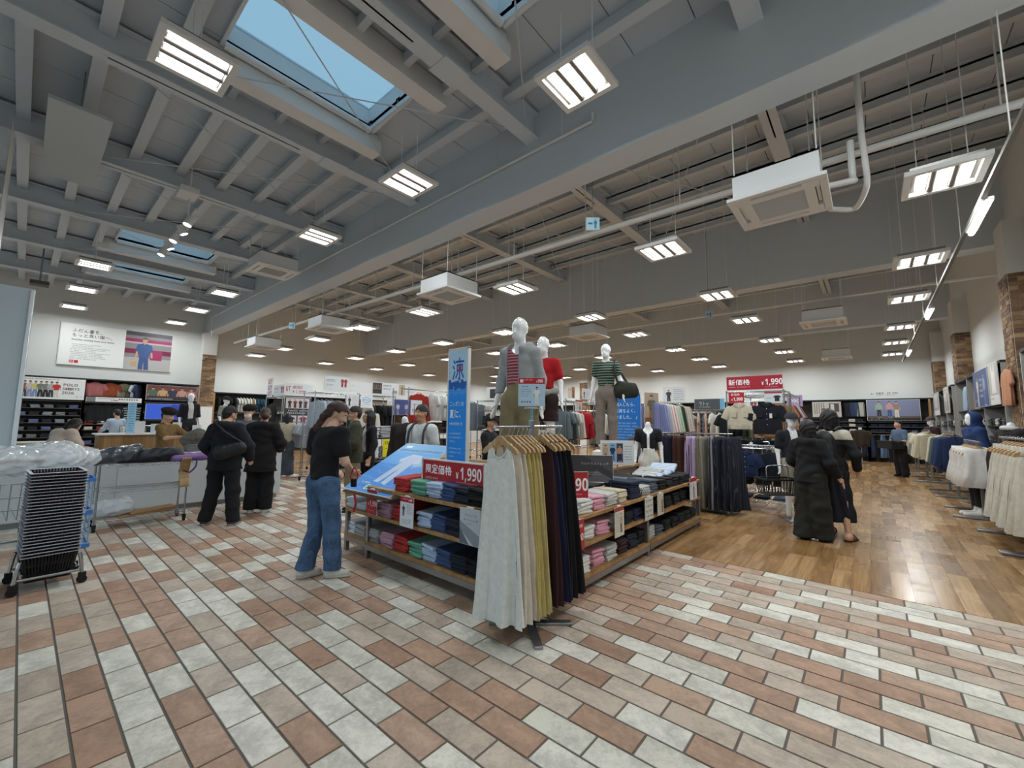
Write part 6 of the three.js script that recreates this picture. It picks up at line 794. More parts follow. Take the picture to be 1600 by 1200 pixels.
{ // couple walking on the wooden floor
  person('shorter person in a black jacket and wide dark trousers', [-0.66, 0, -6.88], 2.75, { h: 1.53, cell: 0.014, fine: true, face: false, joints: { elL: [0.26, 1.12, 0.02], wrL: [0.2, 0.98, 0.2], elR: [-0.26, 1.12, 0.02], wrR: [-0.27, 0.95, 0.16], anL: [0.1, 0.085, -0.06], anR: [-0.1, 0.085, 0.05] }, hair: { style: 'bob', vol: 0.016 }, head: { pitch: 0.05 }, top: [{ name: 'jacket', hem: 0.82, sleeve: 1.95, ease: 0.042, sleeveR: 0.034, hood: true, flare: 0.01, wr: 0.007, m: cloth(0x16171b) }], legs: { r0: 0.125, r1: 0.125, r2: 0.135, hem: 0.03, wr: 0.007, m: cloth(0x23231f) }, shoes: { m: M.black, sole: M.black } });
  person('taller person in a dark jacket, long skirt and sandals', [-0.45, 0, -7.3], 2.85, { h: 1.68, cell: 0.014, fine: true, face: false, joints: { elL: [0.28, 1.12, 0.0], wrL: [0.24, 0.92, 0.14], elR: [-0.28, 1.12, 0.0], wrR: [-0.24, 0.92, 0.14], knL: [0.1, 0.49, 0.05], anL: [0.1, 0.085, 0.12], knR: [-0.12, 0.49, -0.05], anR: [-0.2, 0.085, -0.16] }, hair: { style: 'bob', vol: 0.016 }, head: { pitch: 0.05, yaw: 0.2 }, top: [{ name: 'jacket', hem: 0.84, sleeve: 1.95, ease: 0.026, sleeveR: 0.02, wr: 0.006, m: cloth(0x191a1d) }, { name: 'cream_shawl', hem: 1.31, sleeve: 0.25, ease: 0.036, sleeveR: 0.03, m: cloth(0xc9c1b0) }], legs: { skirt: true, waist: 1.02, hem: 0.22, r: 0.24, m: cloth(0x14151f) }, shoes: { m: SKIN, sole: mat(0x4a2426, 0.7), strap: mat(0x4a2426, 0.7) } });
  const bp = thing('backpack', 'black backpack on the taller walker with the long skirt', 'bag', [-0.45, 0, -7.3], 2.85); part(bp, 'pack', sdf([{ a: [0.0, 1.28, -0.22], b: [0.0, 1.0, -0.25], ra: 0.14, rb: 0.17, s: [1, 1, 1.3] }], 0.018, { k: 0.03, disp: crumple(0.005) }), mat(0x101012, 0.6)); part(bp, 'tag', [box(0.05, 0.012, 0.004, 0.08, 1.22, -0.345)], M.white); for (const s of [-1, 1]) part(bp, 'strap', [wire([[s * 0.1, 1.42, -0.14], [s * 0.11, 1.46, 0.0], [s * 0.12, 1.36, 0.14], [s * 0.13, 1.1, 0.13]], 0.02, 24, 6)], mat(0x101012, 0.6));
  const bk = thing('hand_basket', 'black shopping basket carried by the shorter walker', 'basket', [-1.06, 0.52, -7.05], 0.7); part(bk, 'basket_body', [rbox(0.42, 0.015, 0.26, 0.005, 0, 0, 0), ...[-1, 1].flatMap((s) => Array.from({ length: 11 }, (_, i) => rod([-0.2 + i * 0.04, 0, s * 0.12], [-0.22 + i * 0.044, 0.2, s * 0.15], 0.006, 4))), ...[-1, 1].flatMap((s) => Array.from({ length: 7 }, (_, i) => rod([s * 0.2, 0, -0.12 + i * 0.04], [s * 0.23, 0.2, -0.14 + i * 0.046], 0.006, 4)))], M.black); part(bk, 'rim', [span(-0.24, 0.24, 0.195, 0.22, 0.14, 0.16), span(-0.24, 0.24, 0.195, 0.22, -0.16, -0.14), span(-0.25, -0.23, 0.195, 0.22, -0.16, 0.16), span(0.23, 0.25, 0.195, 0.22, -0.16, 0.16)], M.black); part(bk, 'handle', [wire([[-0.15, 0.21, 0], [-0.14, 0.38, 0], [0.14, 0.38, 0], [0.15, 0.21, 0]], 0.01, 24, 6)], M.chrome);
  person('person in a blue shirt and black trousers holding a basket far back', [0.6, 0, -16.9], -0.9, { h: 1.62, cell: 0.024, face: false, joints: { elL: [0.25, 1.1, 0.05], wrL: [0.12, 1.02, 0.26], elR: [-0.25, 1.1, 0.05], wrR: [-0.12, 1.02, 0.26] }, hair: { style: 'short' }, head: { pitch: -0.1 }, top: [{ hem: 0.92, sleeve: 0.8, ease: 0.04, m: cloth(0x5b6f8a) }], legs: { r0: 0.11, r1: 0.1, r2: 0.095, m: blackC }, shoes: { m: M.black, sole: M.black } });
  const fb = thing('hand_basket', 'dark basket in the hands of the person in blue', 'basket', [0.38, 0.82, -16.65], -0.9); part(fb, 'basket_body', [span(-0.24, 0.24, 0, 0.02, -0.16, 0.16), span(-0.25, 0.25, 0, 0.2, 0.15, 0.165), span(-0.25, 0.25, 0, 0.2, -0.165, -0.15), span(-0.255, -0.24, 0, 0.2, -0.16, 0.16), span(0.24, 0.255, 0, 0.2, -0.16, 0.16)], M.black); part(fb, 'rim', [span(-0.27, 0.27, 0.2, 0.225, 0.15, 0.18), span(-0.27, 0.27, 0.2, 0.225, -0.18, -0.15)], M.dark);
}
{ // small mannequins on the floor
  const bust = at2(633, 640, 6.5), t = thing('bust_mannequin', 'headless white bust form in a dark brown sweater', 'mannequin', [bust[0], 0, bust[2]], 0.3);
  const torso = (t2, s, m, hem, sleeve, legm) => { human(t2, { h: s, cell: 0.018, mannequin: true, noHead: true, joints: { head: [0, 1.5, 0] }, head: {}, top: [{ name: 'sweater', hem, sleeve, ease: 0.03, sleeveR: 0.03, collar: false, m }], legs: legm }); };
  torso(t, 1.72, cloth(0x2e2322), 0.9, 1.95, { m: cloth(0x7d7058) }); part(t, 'stand', [new THREE.CylinderGeometry(0.18, 0.18, 0.012, 24).translate(0, 0.006, 0)], M.chrome);
  const b2 = thing('mannequin', 'white mannequin in a black short cardigan over a white skirt', 'mannequin', [-3.02, 0, -7.25], 0.4); human(b2, { h: 1.66, cell: 0.018, mannequin: true, noHead: true, joints: { head: [0, 1.51, 0.0] }, top: [{ name: 'cardigan', hem: 1.0, sleeve: 0.45, ease: 0.012, open: 0.02, scoop: 0.11, m: cloth(0x17181f) }], legs: { skirt: true, waist: 1.08, hem: 0.2, r: 0.2, m: cloth(0xdedbd4) } }); part(b2, 'stand', [new THREE.CylinderGeometry(0.18, 0.18, 0.012, 24).translate(0, 0.006, 0)], M.chrome);
  const b3 = thing('mannequin', 'white mannequin in a grey cap and dark shirt beside the metal rack', 'mannequin', [-0.98, 0, -8.05], 0.5); human(b3, { h: 1.66, cell: 0.018, mannequin: true, hat: { style: 'cap', m: cloth(0x3a383d) }, top: [{ name: 'inner_top', hem: 1.0, sleeve: 0, m: whiteC }, { name: 'shirt', hem: 0.86, sleeve: 0.7, ease: 0.03, open: 0.05, m: cloth(0x191b22) }], legs: { name: 'shorts', r0: 0.11, r1: 0.1, hem: 0.5, m: cloth(0x9a9384) } }); part(b3, 'stand', [rbox(0.36, 0.012, 0.36, 0.004, 0, 0.006, 0)], M.chrome);
  const b4 = thing('mannequin', 'white mannequin in a dark open jacket near the brick column', 'mannequin', [-14.6, 0.45, -3.1], 1.7); human(b4, { h: 1.74, cell: 0.022, mannequin: true, top: [{ name: 'inner_top', hem: 1.0, sleeve: 0.3, m: whiteC }, { name: 'jacket', hem: 0.88, sleeve: 1.0, ease: 0.03, open: 0.06, m: cloth(0x1b1d24) }], legs: { r0: 0.1, r1: 0.09, r2: 0.09, m: cloth(0x26282a) } }); part(b4, 'stand', [rbox(0.5, 0.45, 0.5, 0.01, 0, -0.225, 0)], M.white);
  const b5 = thing('mannequin', 'white mannequin in a grey shirt and black cap by the left wall', 'mannequin', [-15.5, 0.45, -4.2], 2.3); human(b5, { h: 1.72, cell: 0.022, mannequin: true, hat: { style: 'cap', m: cloth(0x1c1b1d) }, top: [{ name: 'shirt', hem: 0.86, sleeve: 0.8, ease: 0.03, m: cloth(0x8d8c86) }], legs: { m: cloth(0x55544e) } }); part(b5, 'stand', [rbox(0.5, 0.45, 0.5, 0.01, 0, -0.225, 0)], M.white);
}
// ---------- racks in the middle ----------
function sign(name, label, f, u, y, n, w, h, tex) { const t = thing(name, label, 'sign', loc(f, u, y, n), f.turn); board(t, w, h, tex, 0, 0, 0, 0.012); return t; }
const texHdr = (c, fn) => canvasTex(384, 96, (g, w, h) => { g.fillStyle = c; g.fillRect(0, 0, w, h); fn(g, w, h); });
const hUT = texHdr('#dfe3e6', (g) => { latin(g, 'UT', 16, 66, 58, '#b8323c', 'bold', 0.9); latin(g, 'ARCHIVE', 110, 44, 34, '#b8323c', 'bold', 0.9); small(g, 112, 56, 180, 24, '#b8323c'); }), hUT2 = canvasTex(96, 192, (g, w, h) => { g.fillStyle = '#dfe3e6'; g.fillRect(0, 0, w, h); latin(g, 'UT', 10, 62, 60, '#b8202c'); latin(g, 'UT', 10, 122, 60, '#8a2430'); latin(g, 'UT', 10, 180, 60, '#b04a70'); });
const hPlain = texHdr('#dde1e3', (g) => { small(g, 30, 20, 150, 18, '#889'); small(g, 30, 52, 110, 14, '#9ab'); tee(g, 290, 14, 50, '#a23a44'); tee(g, 345, 14, 50, '#a23a44'); }), hPhoto = canvasTex(768, 96, (g, w, h) => { g.fillStyle = '#d9dcde'; g.fillRect(0, 0, w, h); g.fillStyle = '#3a3836'; g.fillRect(6, 4, 150, 88); for (let i = 0; i < 4; i++) figure(g, 30 + i * 34, 92, 76, ['#55504a', '#6a635a', '#48443f', '#5f584f'][i], '#2b2927'); small(g, 180, 16, 130, 16, '#667'); small(g, 180, 42, 120, 14, '#667'); latin(g, '2,990', 330, 86, 36, '#333'); g.fillStyle = '#b9ab98'; g.fillRect(450, 4, 110, 88); figure(g, 505, 92, 84, '#6b5a4c', '#33302d'); small(g, 590, 30, 150, 14, '#889'); small(g, 590, 56, 120, 12, '#99a'); });
const texSmall = canvasTex(256, 256, (g, w, h) => { g.fillStyle = '#dfe0e2'; g.fillRect(0, 0, w, h); figure(g, 64, 240, 190, '#3b3f47', '#2a2c31'); for (let i = 0; i < 6; i++) small(g, 120, 40 + i * 32, 110, 13, '#667'); }), texBlk = canvasTex(256, 512, (g, w, h) => { g.fillStyle = '#3a3b3f'; g.fillRect(0, 0, w, h); g.fillStyle = '#d8c9cc'; g.fillRect(14, 10, 228, 130); for (let i = 0; i < 4; i++) figure(g, 50 + i * 52, 136, 110, ['#222', '#7a2f3a', '#222', '#444'][i], '#111'); small(g, 40, 160, 180, 20, '#ddd'); small(g, 30, 190, 200, 20, '#ddd'); g.fillStyle = '#cfd0d2'; g.fillRect(14, 230, 108, 120); g.fillRect(134, 230, 108, 120); tee(g, 68, 250, 70, '#222'); tee(g, 188, 250, 70, '#a23a50'); g.fillRect(14, 370, 108, 120); tee(g, 68, 390, 70, '#c9a0a8'); });
const teeG = shirtOf({ w: 0.25, len: 0.64, sleeve: 0.22 }), lsG = shirtOf({ w: 0.24, len: 0.68, sleeve: 0.55 }), teeB = shirtOf({ w: 0.25, len: 0.64, sleeve: 0.22, ph: 2 });
function faceOut(f, u, y, n, geo, m, label, name = 'hanging_shirt', cat = 'shirt', twist = 0) { const o = mesh(numbered(name), geo, m.isMaterial ? m : cloth(m)), p = loc(f, u, y, n); o.position.set(...p); o.rotation.y = f.turn + twist; scene.add(o); tag(o, label, cat); return o; }
{ // film print tower
  const fx = frameOf(-12.9, -5.3, Math.PI / 2), fz = frameOf(-13.5, -4.88, 0);
  metro('display_tower', 'tall display tower with red lettered headers and print panels', frameOf(-13.55, -5.3, 0), 1.25, 0.8, 2.2, [0.2, 0.9, 2.15]);
  sign('header_sign', 'white header with red UT letters on the display tower', fx, 0, 2.2, 0.05, 0.82, 0.36, hUT); sign('header_sign', 'narrow sign with stacked red UT letters', fz, -0.45, 2.165, -0.03, 0.4, 0.6, hUT2); sign('header_sign', 'plain white header at the tower side', fz, 0.25, 2.165, -0.03, 0.8, 0.34, hPlain); sign('picture_board', 'black panel of small shirt photos on the tower', fx, 0.0, 0.95, 0.04, 0.76, 1.2, texBlk);
  faceOut(fz, 0.2, 1.95, 0.12, teeG, 0x17171a, 'black T-shirt hung on the tower side under the header'); faceOut(frameOf(-11.95, -4.42, 0.6), -0.75, 1.38, 0.1, teeG, mat(0xffffff, 0.9, 0, { map: (() => { const t = canvasTex(128, 128, (g, w, h) => { g.fillStyle = '#1f2f8f'; g.fillRect(0, 0, w, h); g.fillStyle = '#c9cbd6'; g.fillRect(44, 40, 40, 52); g.fillStyle = '#1f2f8f'; g.beginPath(); g.arc(66, 66, 14, 0, 7); g.fill(); }); t.wrapS = t.wrapT = THREE.RepeatWrapping; t.offset.set(0.5, 0.95); t.repeat.set(1.6, 1.6); return t; })() }), 'royal blue T-shirt with a pale print hung beside the cream jacket');
  const rl = thing('clothes_rail', 'rail holding the royal blue and pale striped shirts', 'rail', [-12.3, 0, -4.9], 0); for (const x of [-0.7, 0.9]) { part(rl, 'upright', [rod([x, 0.02, 0], [x, 1.42, 0], 0.015, 8)], M.alu); part(rl, 'foot', [rbox(0.05, 0.03, 0.5, 0.008, x, 0.015, 0)], M.alu); } part(rl, 'rail_bar', [rod([-0.75, 1.42, 0], [0.95, 1.42, 0], 0.014, 8)], M.chrome);
  hangAlong(frameOf(-12.3, -5.05, 0), 0.7, 1.1, 0, 1.4, [teeG, teeB], [0xaebccf, 0xb7c5d8, 0xdcdcd8, 0xd6d8da, 0xc4cdd8], 'hanging_shirt', 'shirt', (c) => cname(c) + ' shirt on the rail behind the cream jacket', 'shirts behind the cream jacket', false, 0.5);
}
{ // long rack with photo headers
  const f = frameOf(-10.2, -6.1, Math.PI / 2);
  for (const u of [-0.95, 0.2]) metro('print_rack', u < 0 ? 'metal rack of pale shirts below a patterned white header' : 'metal rack of brown and black shirts below the photo header', frameOf(-10.5, -6.1 - u, Math.PI / 2), 1.1, 0.6, 2.2, [0.25, 1.1, 2.16]);
  sign('header_sign', 'white header with two small red shirts', f, -1.0, 2.22, 0.02, 0.62, 0.36, hPlain); sign('header_sign', 'blank white header between the photo headers', f, -0.35, 2.22, 0.02, 0.6, 0.26, texHdr('#e2e4e4', (g) => small(g, 30, 30, 60, 12, '#bbb'))); sign('header_sign', 'long photo header with a price over the brown shirts', f, 0.72, 2.2, 0.02, 1.45, 0.33, hPhoto);
  sign('shelf_card', 'white card with a dark figure under the blank header', f, -0.55, 1.82, 0.03, 0.34, 0.34, texSmall); sign('shelf_card', 'white card with blue round lettering', f, -0.15, 1.82, 0.03, 0.34, 0.34, canvasTex(128, 128, (g, w, h) => { g.fillStyle = '#e3e8ee'; g.fillRect(0, 0, w, h); g.strokeStyle = '#5b9fd0'; g.lineWidth = 6; g.beginPath(); g.ellipse(64, 50, 46, 26, 0, 0, 7); g.stroke(); small(g, 26, 42, 76, 16, '#4a90c8'); small(g, 24, 90, 80, 10, '#c88'); }));
  hangAlong(f, -1.3, -0.7, -0.3, 1.98, [lsG, teeG], [0xb9c4d2, 0xc6cfda, 0xd4dbe2, 0xcdd3d8, 0x2c332f, 0x23282a], 'hanging_shirt', 'shirt', (c) => cname(c) + ' shirt on the metal rack with the patterned header', 'shirts under the patterned header', false, 0.35);
  hangAlong(f, 0.1, 1.35, -0.3, 1.92, [teeG, teeB], [0xd8d2c4, 0x17171b, 0x1a1a1e, 0x1c1b20, 0x18181c, 0x5a4028, 0x63482e, 0x573d27, 0x60452c, 0x4f3824], 'hanging_shirt', 'shirt', (c) => cname(c) + ' shirt on the metal rack under the photo header', 'shirts under the photo header', false, 0.5);
  faceOut(f, -0.1, 1.72, 0.12, lsG, 0xd6d2c6, 'cream shirt hung face out under the blank header'); pileRow(f, -1.3, 1.4, 1.11, -0.3, [0xbfc3c8, 0x2a2c31, 0xd9d6ce, 0x6b5a48]); pileRow(f, -1.3, 1.4, 0.26, -0.3, [0x2a2c31, 0x8b9096, 0x1b1c20]);
}
{ // low shelves of grey shirts, tall rack with red sweater
  const f = frameOf(-7.1, -4.75, Math.PI / 2), t = thing('display_shelving', 'dark metal shelves of grey and white folded shirts behind the olive jacket', 'shelving', [-7.4, 0, -4.75], Math.PI / 2);
  for (const y of [0.35, 0.75, 1.15]) part(t, 'shelf', [span(-0.55, 0.55, y - 0.012, y + 0.012, -0.2, 0.25)], M.dark); for (const x of [-0.55, 0.55]) for (const z of [-0.2, 0.25]) part(t, 'post', [rod([x, 0, z], [x, 1.5, z], 0.014, 6)], M.dark);
  const ff = frameOf(-7.4, -4.75, Math.PI / 2); for (const [y, n] of [[1.165, 8], [0.765, 8], [0.365, 8]]) pileRow(ff, -0.5, 0.5, y, 0.1, y > 1 ? [0xd8dadb, 0xb5b8bb, 0x191a1d, 0x1a1a1e] : [0xc9ccce, 0xa9adb2, 0x8e9297, 0x23252a], n);
  sign('shelf_card', 'bright yellow card on the grey shirt shelves', f, -0.08, 0.8, -0.03, 0.24, 0.34, canvasTex(128, 180, (g, w, h) => { g.fillStyle = '#e6dc12'; g.fillRect(0, 0, w, h); small(g, 20, 24, 88, 30, '#333'); small(g, 24, 90, 80, 12, '#555'); })); sign('shelf_card', 'white card with two figures on the grey shirt shelves', f, -0.42, 0.8, -0.03, 0.26, 0.34, texSmall);
  const r = frameOf(-8.0, -6.6, Math.PI / 2); metro('print_rack', 'tall metal rack with a red sweater and white shirts hung on top', frameOf(-8.2, -6.6, Math.PI / 2), 1.9, 0.6, 2.25, [0.3, 0.8, 1.2, 1.35]);
  part(scene.getObjectByName('print_rack_002') ?? scene, 'top_rail', [rod([-0.95, 2.22, 0.1], [0.95, 2.22, 0.1], 0.014, 8)], M.chrome); faceOut(r, -0.62, 2.12, 0.05, lsG, 0xa32a20, 'red V-neck sweater on a wooden hanger high on the rack', 'sweater', 'sweater', 0.1); hangAlong(r, -0.2, 0.2, 0.0, 2.14, teeG, [0xe2e2e0, 0xdedede, 0xe0e0dd, 0xd9dadb], 'hanging_shirt', 'shirt', () => 'white shirt next to the red sweater', 'white shirts by the red sweater', false, 0.8); hangAlong(r, 0.3, 0.85, 0.0, 2.14, lsG, [0x1b1d26, 0x1d202b, 0x191b22, 0x20222c, 0x1a1b20], 'hanging_shirt', 'shirt', () => 'dark navy shirt on the high rail after the white shirts', 'navy shirts by the white shirts', false, 0.7);
  for (const y of [0.31, 0.81, 1.21]) pileRow(r, -0.85, 0.9, y, -0.1, [0x9c2a24, 0x9c2a24, 0x4b2f24, 0x4a3a34, 0x2a2c31], 9); sign('shelf_card', 'purple and white card in front of the red sweater rack', r, -0.95, 1.62, 0.1, 0.75, 0.34, canvasTex(256, 128, (g, w, h) => { g.fillStyle = '#4a5590'; g.fillRect(0, 0, 150, h); g.fillStyle = '#dfe1e6'; g.fillRect(150, 0, 106, h); figure(g, 34, 124, 96, '#c9c4cf', '#8a86a0'); figure(g, 110, 124, 96, '#b9b4c9', '#77739a'); small(g, 165, 30, 70, 12, '#667'); latin(g, '1,990', 162, 104, 40, '#444', 'bold', 0.8); }));
}
{ // black stacks and metal units further back
  const f = frameOf(-6.3, -7.4, 0); metro('print_rack', 'metal rack of black folded trousers behind the black cap', f, 1.7, 0.6, 2.0, [0.3, 0.7, 1.05, 1.4, 1.75, 1.98]); for (const y of [0.31, 0.71, 1.06, 1.41]) pileRow(f, -0.75, 0.75, y, 0.1, [0x17171a, 0x1b1b1f, 0x131316, 0x2a2b30], 8); pileRow(f, -0.7, 0.7, 1.76, 0.1, [0xd8d6d0, 0x2a2b30, 0x8a8c90], 4);
  sign('shelf_card', 'white size card on the black trouser rack', f, 0.2, 1.12, 0.33, 0.24, 0.3, texList); sign('shelf_card', 'white sign with a letter and a photo high on the black trouser rack', f, 0.0, 2.0, 0.2, 1.3, 0.3, texHdr('#dcdedf', (g) => { g.fillStyle = '#3c3a38'; g.fillRect(30, 14, 80, 70); latin(g, 'o c', 190, 70, 50, '#444'); }));
  faceOut(f, -1.05, 1.95, 0.3, lsG, 0x6b737c, 'grey long-sleeved shirt hung beside the tall blue sign', 'hanging_shirt', 'shirt', 0.9);
  const g = frameOf(-5.4, -8.9, Math.PI / 2); metro('print_rack', 'metal rack with red, white and teal shirts behind the red mannequin', frameOf(-5.7, -8.9, Math.PI / 2), 1.3, 0.6, 2.05, [0.3, 0.9, 2.0]); hangAlong(g, -0.55, 0.55, -0.2, 1.75, [lsG, teeG], [0x5f6b70, 0x68757a, 0x59656b, 0xd9d6ce, 0xdcd9d2, 0xb3202a, 0xad1c26, 0xb5232d], 'hanging_shirt', 'shirt', (c) => cname(c) + ' shirt on the rack behind the red mannequin', 'shirts behind the red mannequin', false, 0.5);
  for (let i = 0; i < 4; i++) sign('shelf_card', ['orange and white card', 'white card with a red top', 'white card with a grey photo', 'plain white card'][i] + ' on the rack behind the red mannequin', g, -0.5 + i * 0.33, 2.06 - (i === 1 ? 0.3 : 0), 0.05, 0.3, 0.27, i === 0 ? canvasTex(128, 96, (q, w, h) => { q.fillStyle = '#e8d8c8'; q.fillRect(0, 0, w, h); small(q, 10, 20, 50, 14, '#c8643c'); q.fillStyle = '#a8764e'; q.fillRect(74, 0, 54, h); figure(q, 100, 96, 80, '#6b5040', '#4a3a30'); }) : i === 1 ? texModel : texSmall);
  const bl = frameOf(-4.42, -9.3, 0), tb = thing('blue_sign', 'large blue customer message sign behind the striped mannequin', 'sign', loc(bl, 0, 0.9, 0), 0); board(tb, 0.78, 1.28, canvasTex(512, 768, (q, w, h) => { q.fillStyle = '#1f78d2'; q.fillRect(0, 0, w, h); jp(q, '購入したら、', 90, 120, 58, '#fff'); jp(q, '気持ちよく、', 90, 210, 58, '#fff'); jp(q, 'いました。」', 90, 300, 58, '#fff'); for (let i = 0; i < 7; i++) small(q, 70, 410 + i * 42, [360, 380, 330, 370, 300, 340, 200][i], 20, '#bcdcf6'); }), 0, 0, 0, 0.02); part(tb, 'post', [rod([-0.36, -0.9, -0.03], [-0.36, 1.3, -0.03], 0.015, 6), rod([0.36, -0.9, -0.03], [0.36, 1.3, -0.03], 0.015, 6)], M.alu);
  sign('photo_sign', 'tall photo panel of a person in brown beside the blue sign', frameOf(-3.9, -9.5, 1.2), 0, 1.45, 0.05, 0.45, 0.75, canvasTex(128, 256, (q, w, h) => { q.fillStyle = '#a89880'; q.fillRect(0, 0, w, h); figure(q, 64, 256, 240, '#6b5844', '#8a6a4c'); q.fillStyle = '#7d5230'; q.fillRect(0, 200, w, 56); }));
  // hung shirts next to the blue sign
  const s = frameOf(-3.85, -10.5, Math.PI / 2), rl = thing('clothes_rail', 'tall rail of pink, green and lilac striped shirts', 'rail', [-3.85, 0, -10.5], Math.PI / 2); for (const x of [-1.0, 1.0]) { part(rl, 'upright', [rod([x, 0.02, 0], [x, 2.2, 0], 0.018, 8)], M.alu); part(rl, 'foot', [rbox(0.05, 0.03, 0.6, 0.008, x, 0.015, 0)], M.alu); } part(rl, 'rail_bar', [rod([-1.0, 2.0, 0], [1.0, 2.0, 0], 0.014, 8)], M.chrome);
  const pk = mat(0xffffff, 0.9, 0, { map: stripes('#e6d8d4', '#c98f8a', 0.05, 0.4, false) }), bls = mat(0xffffff, 0.9, 0, { map: stripes('#6f78a8', '#8d95c0', 0.04, 0.5, false) });
  hangAlong(s, -0.95, 0.9, 0, 1.97, shirtOf({ w: 0.24, len: 0.78, sleeve: 0.6 }), [bls, bls, 0xdad6da, pk, pk, 0xc9d6c4, 0xbfd0bd, 0x3c4a36, 0x364332, 0xcfc6bb, 0xd9cfc9, 0xb9a890], 'hanging_shirt', 'shirt', (c, i) => (c === pk ? 'pink striped' : c === bls ? 'lilac blue' : cname(c)) + ' long shirt on the tall rail beside the blue sign', 'shirts on the tall rail', false, 0.15);
  sign('header_sign', 'white photo sign above the tall shirt rail', frameOf(-3.86, -11.0, 0.5), 0, 2.02, 0, 0.55, 0.42, texSmall); sign('header_sign', 'dark grey header with a blue edge behind the shirts', frameOf(-3.0, -12.6, 0), -0.45, 1.89, 0, 0.8, 0.3, texHdr('#4a5157', (q, w, h) => { q.fillStyle = '#6fb0da'; q.fillRect(330, 0, 54, h); jp(q, 'ラトッ', 60, 22, 40, '#dfe3e6'); small(q, 60, 70, 140, 10, '#bbb'); }));
  // trouser rail
  const p = frameOf(-2.38, -7.85, 0), pr = thing('clothes_rail', 'rail of long dark and pastel trousers beside the metal rack', 'rail', [-2.38, 0, -7.85]); for (const x of [-0.1]) { part(pr, 'upright', [rbox(0.04, 1.32, 0.04, 0.004, x, 0.66, 0)], M.alu); part(pr, 'foot', [rbox(0.9, 0.025, 0.06, 0.006, 0, 0.0125, 0)], M.alu); part(pr, 'foot', [rbox(0.06, 0.025, 0.7, 0.006, x, 0.0125, 0)], M.alu); } part(pr, 'rail_bar', [rod([-0.62, 1.32, 0], [0.58, 1.32, 0], 0.014, 8)], M.chrome);
  const pin = mat(0xffffff, 0.9, 0, { map: stripes('#171a26', '#3a3f52', 0.03, 0.2, false) }), wide = [pantsGeo(1.2, 0.2, 0.06, 0.4, 0.05), pantsGeo(1.2, 0.2, 0.06, 2.4, 0.05)], shortP = [pantsGeo(0.95, 0.17, 0.05, 1), pantsGeo(0.95, 0.17, 0.05, 3)];
  hangAlong(p, -0.55, 0.0, 0, 1.27, shortP, [0x191c2c, 0x1a1d2e, 0x47231b, 0x4a261d, 0x45211a, 0xb7a2c4, 0xbda8ca], 'hanging_trousers', 'trousers', (c) => cname(c) + ' trousers on the rail beside the metal rack', 'trousers on the centre rail', false, 0.4); hangAlong(p, 0.02, 0.24, 0, 1.27, wide, [0x77705f, 0x8a8578, 0x8f9090], 'hanging_trousers', 'trousers', (c) => cname(c) + ' wide trousers on the rail beside the metal rack', 'wide trousers on the centre rail', false, 0.4); hangAlong(p, 0.3, 0.56, 0, 1.27, wide, [pin, pin, pin, pin], 'hanging_trousers', 'trousers', () => 'navy pinstripe wide trousers at the rail end', 'pinstripe trousers', false, 0.6);
}
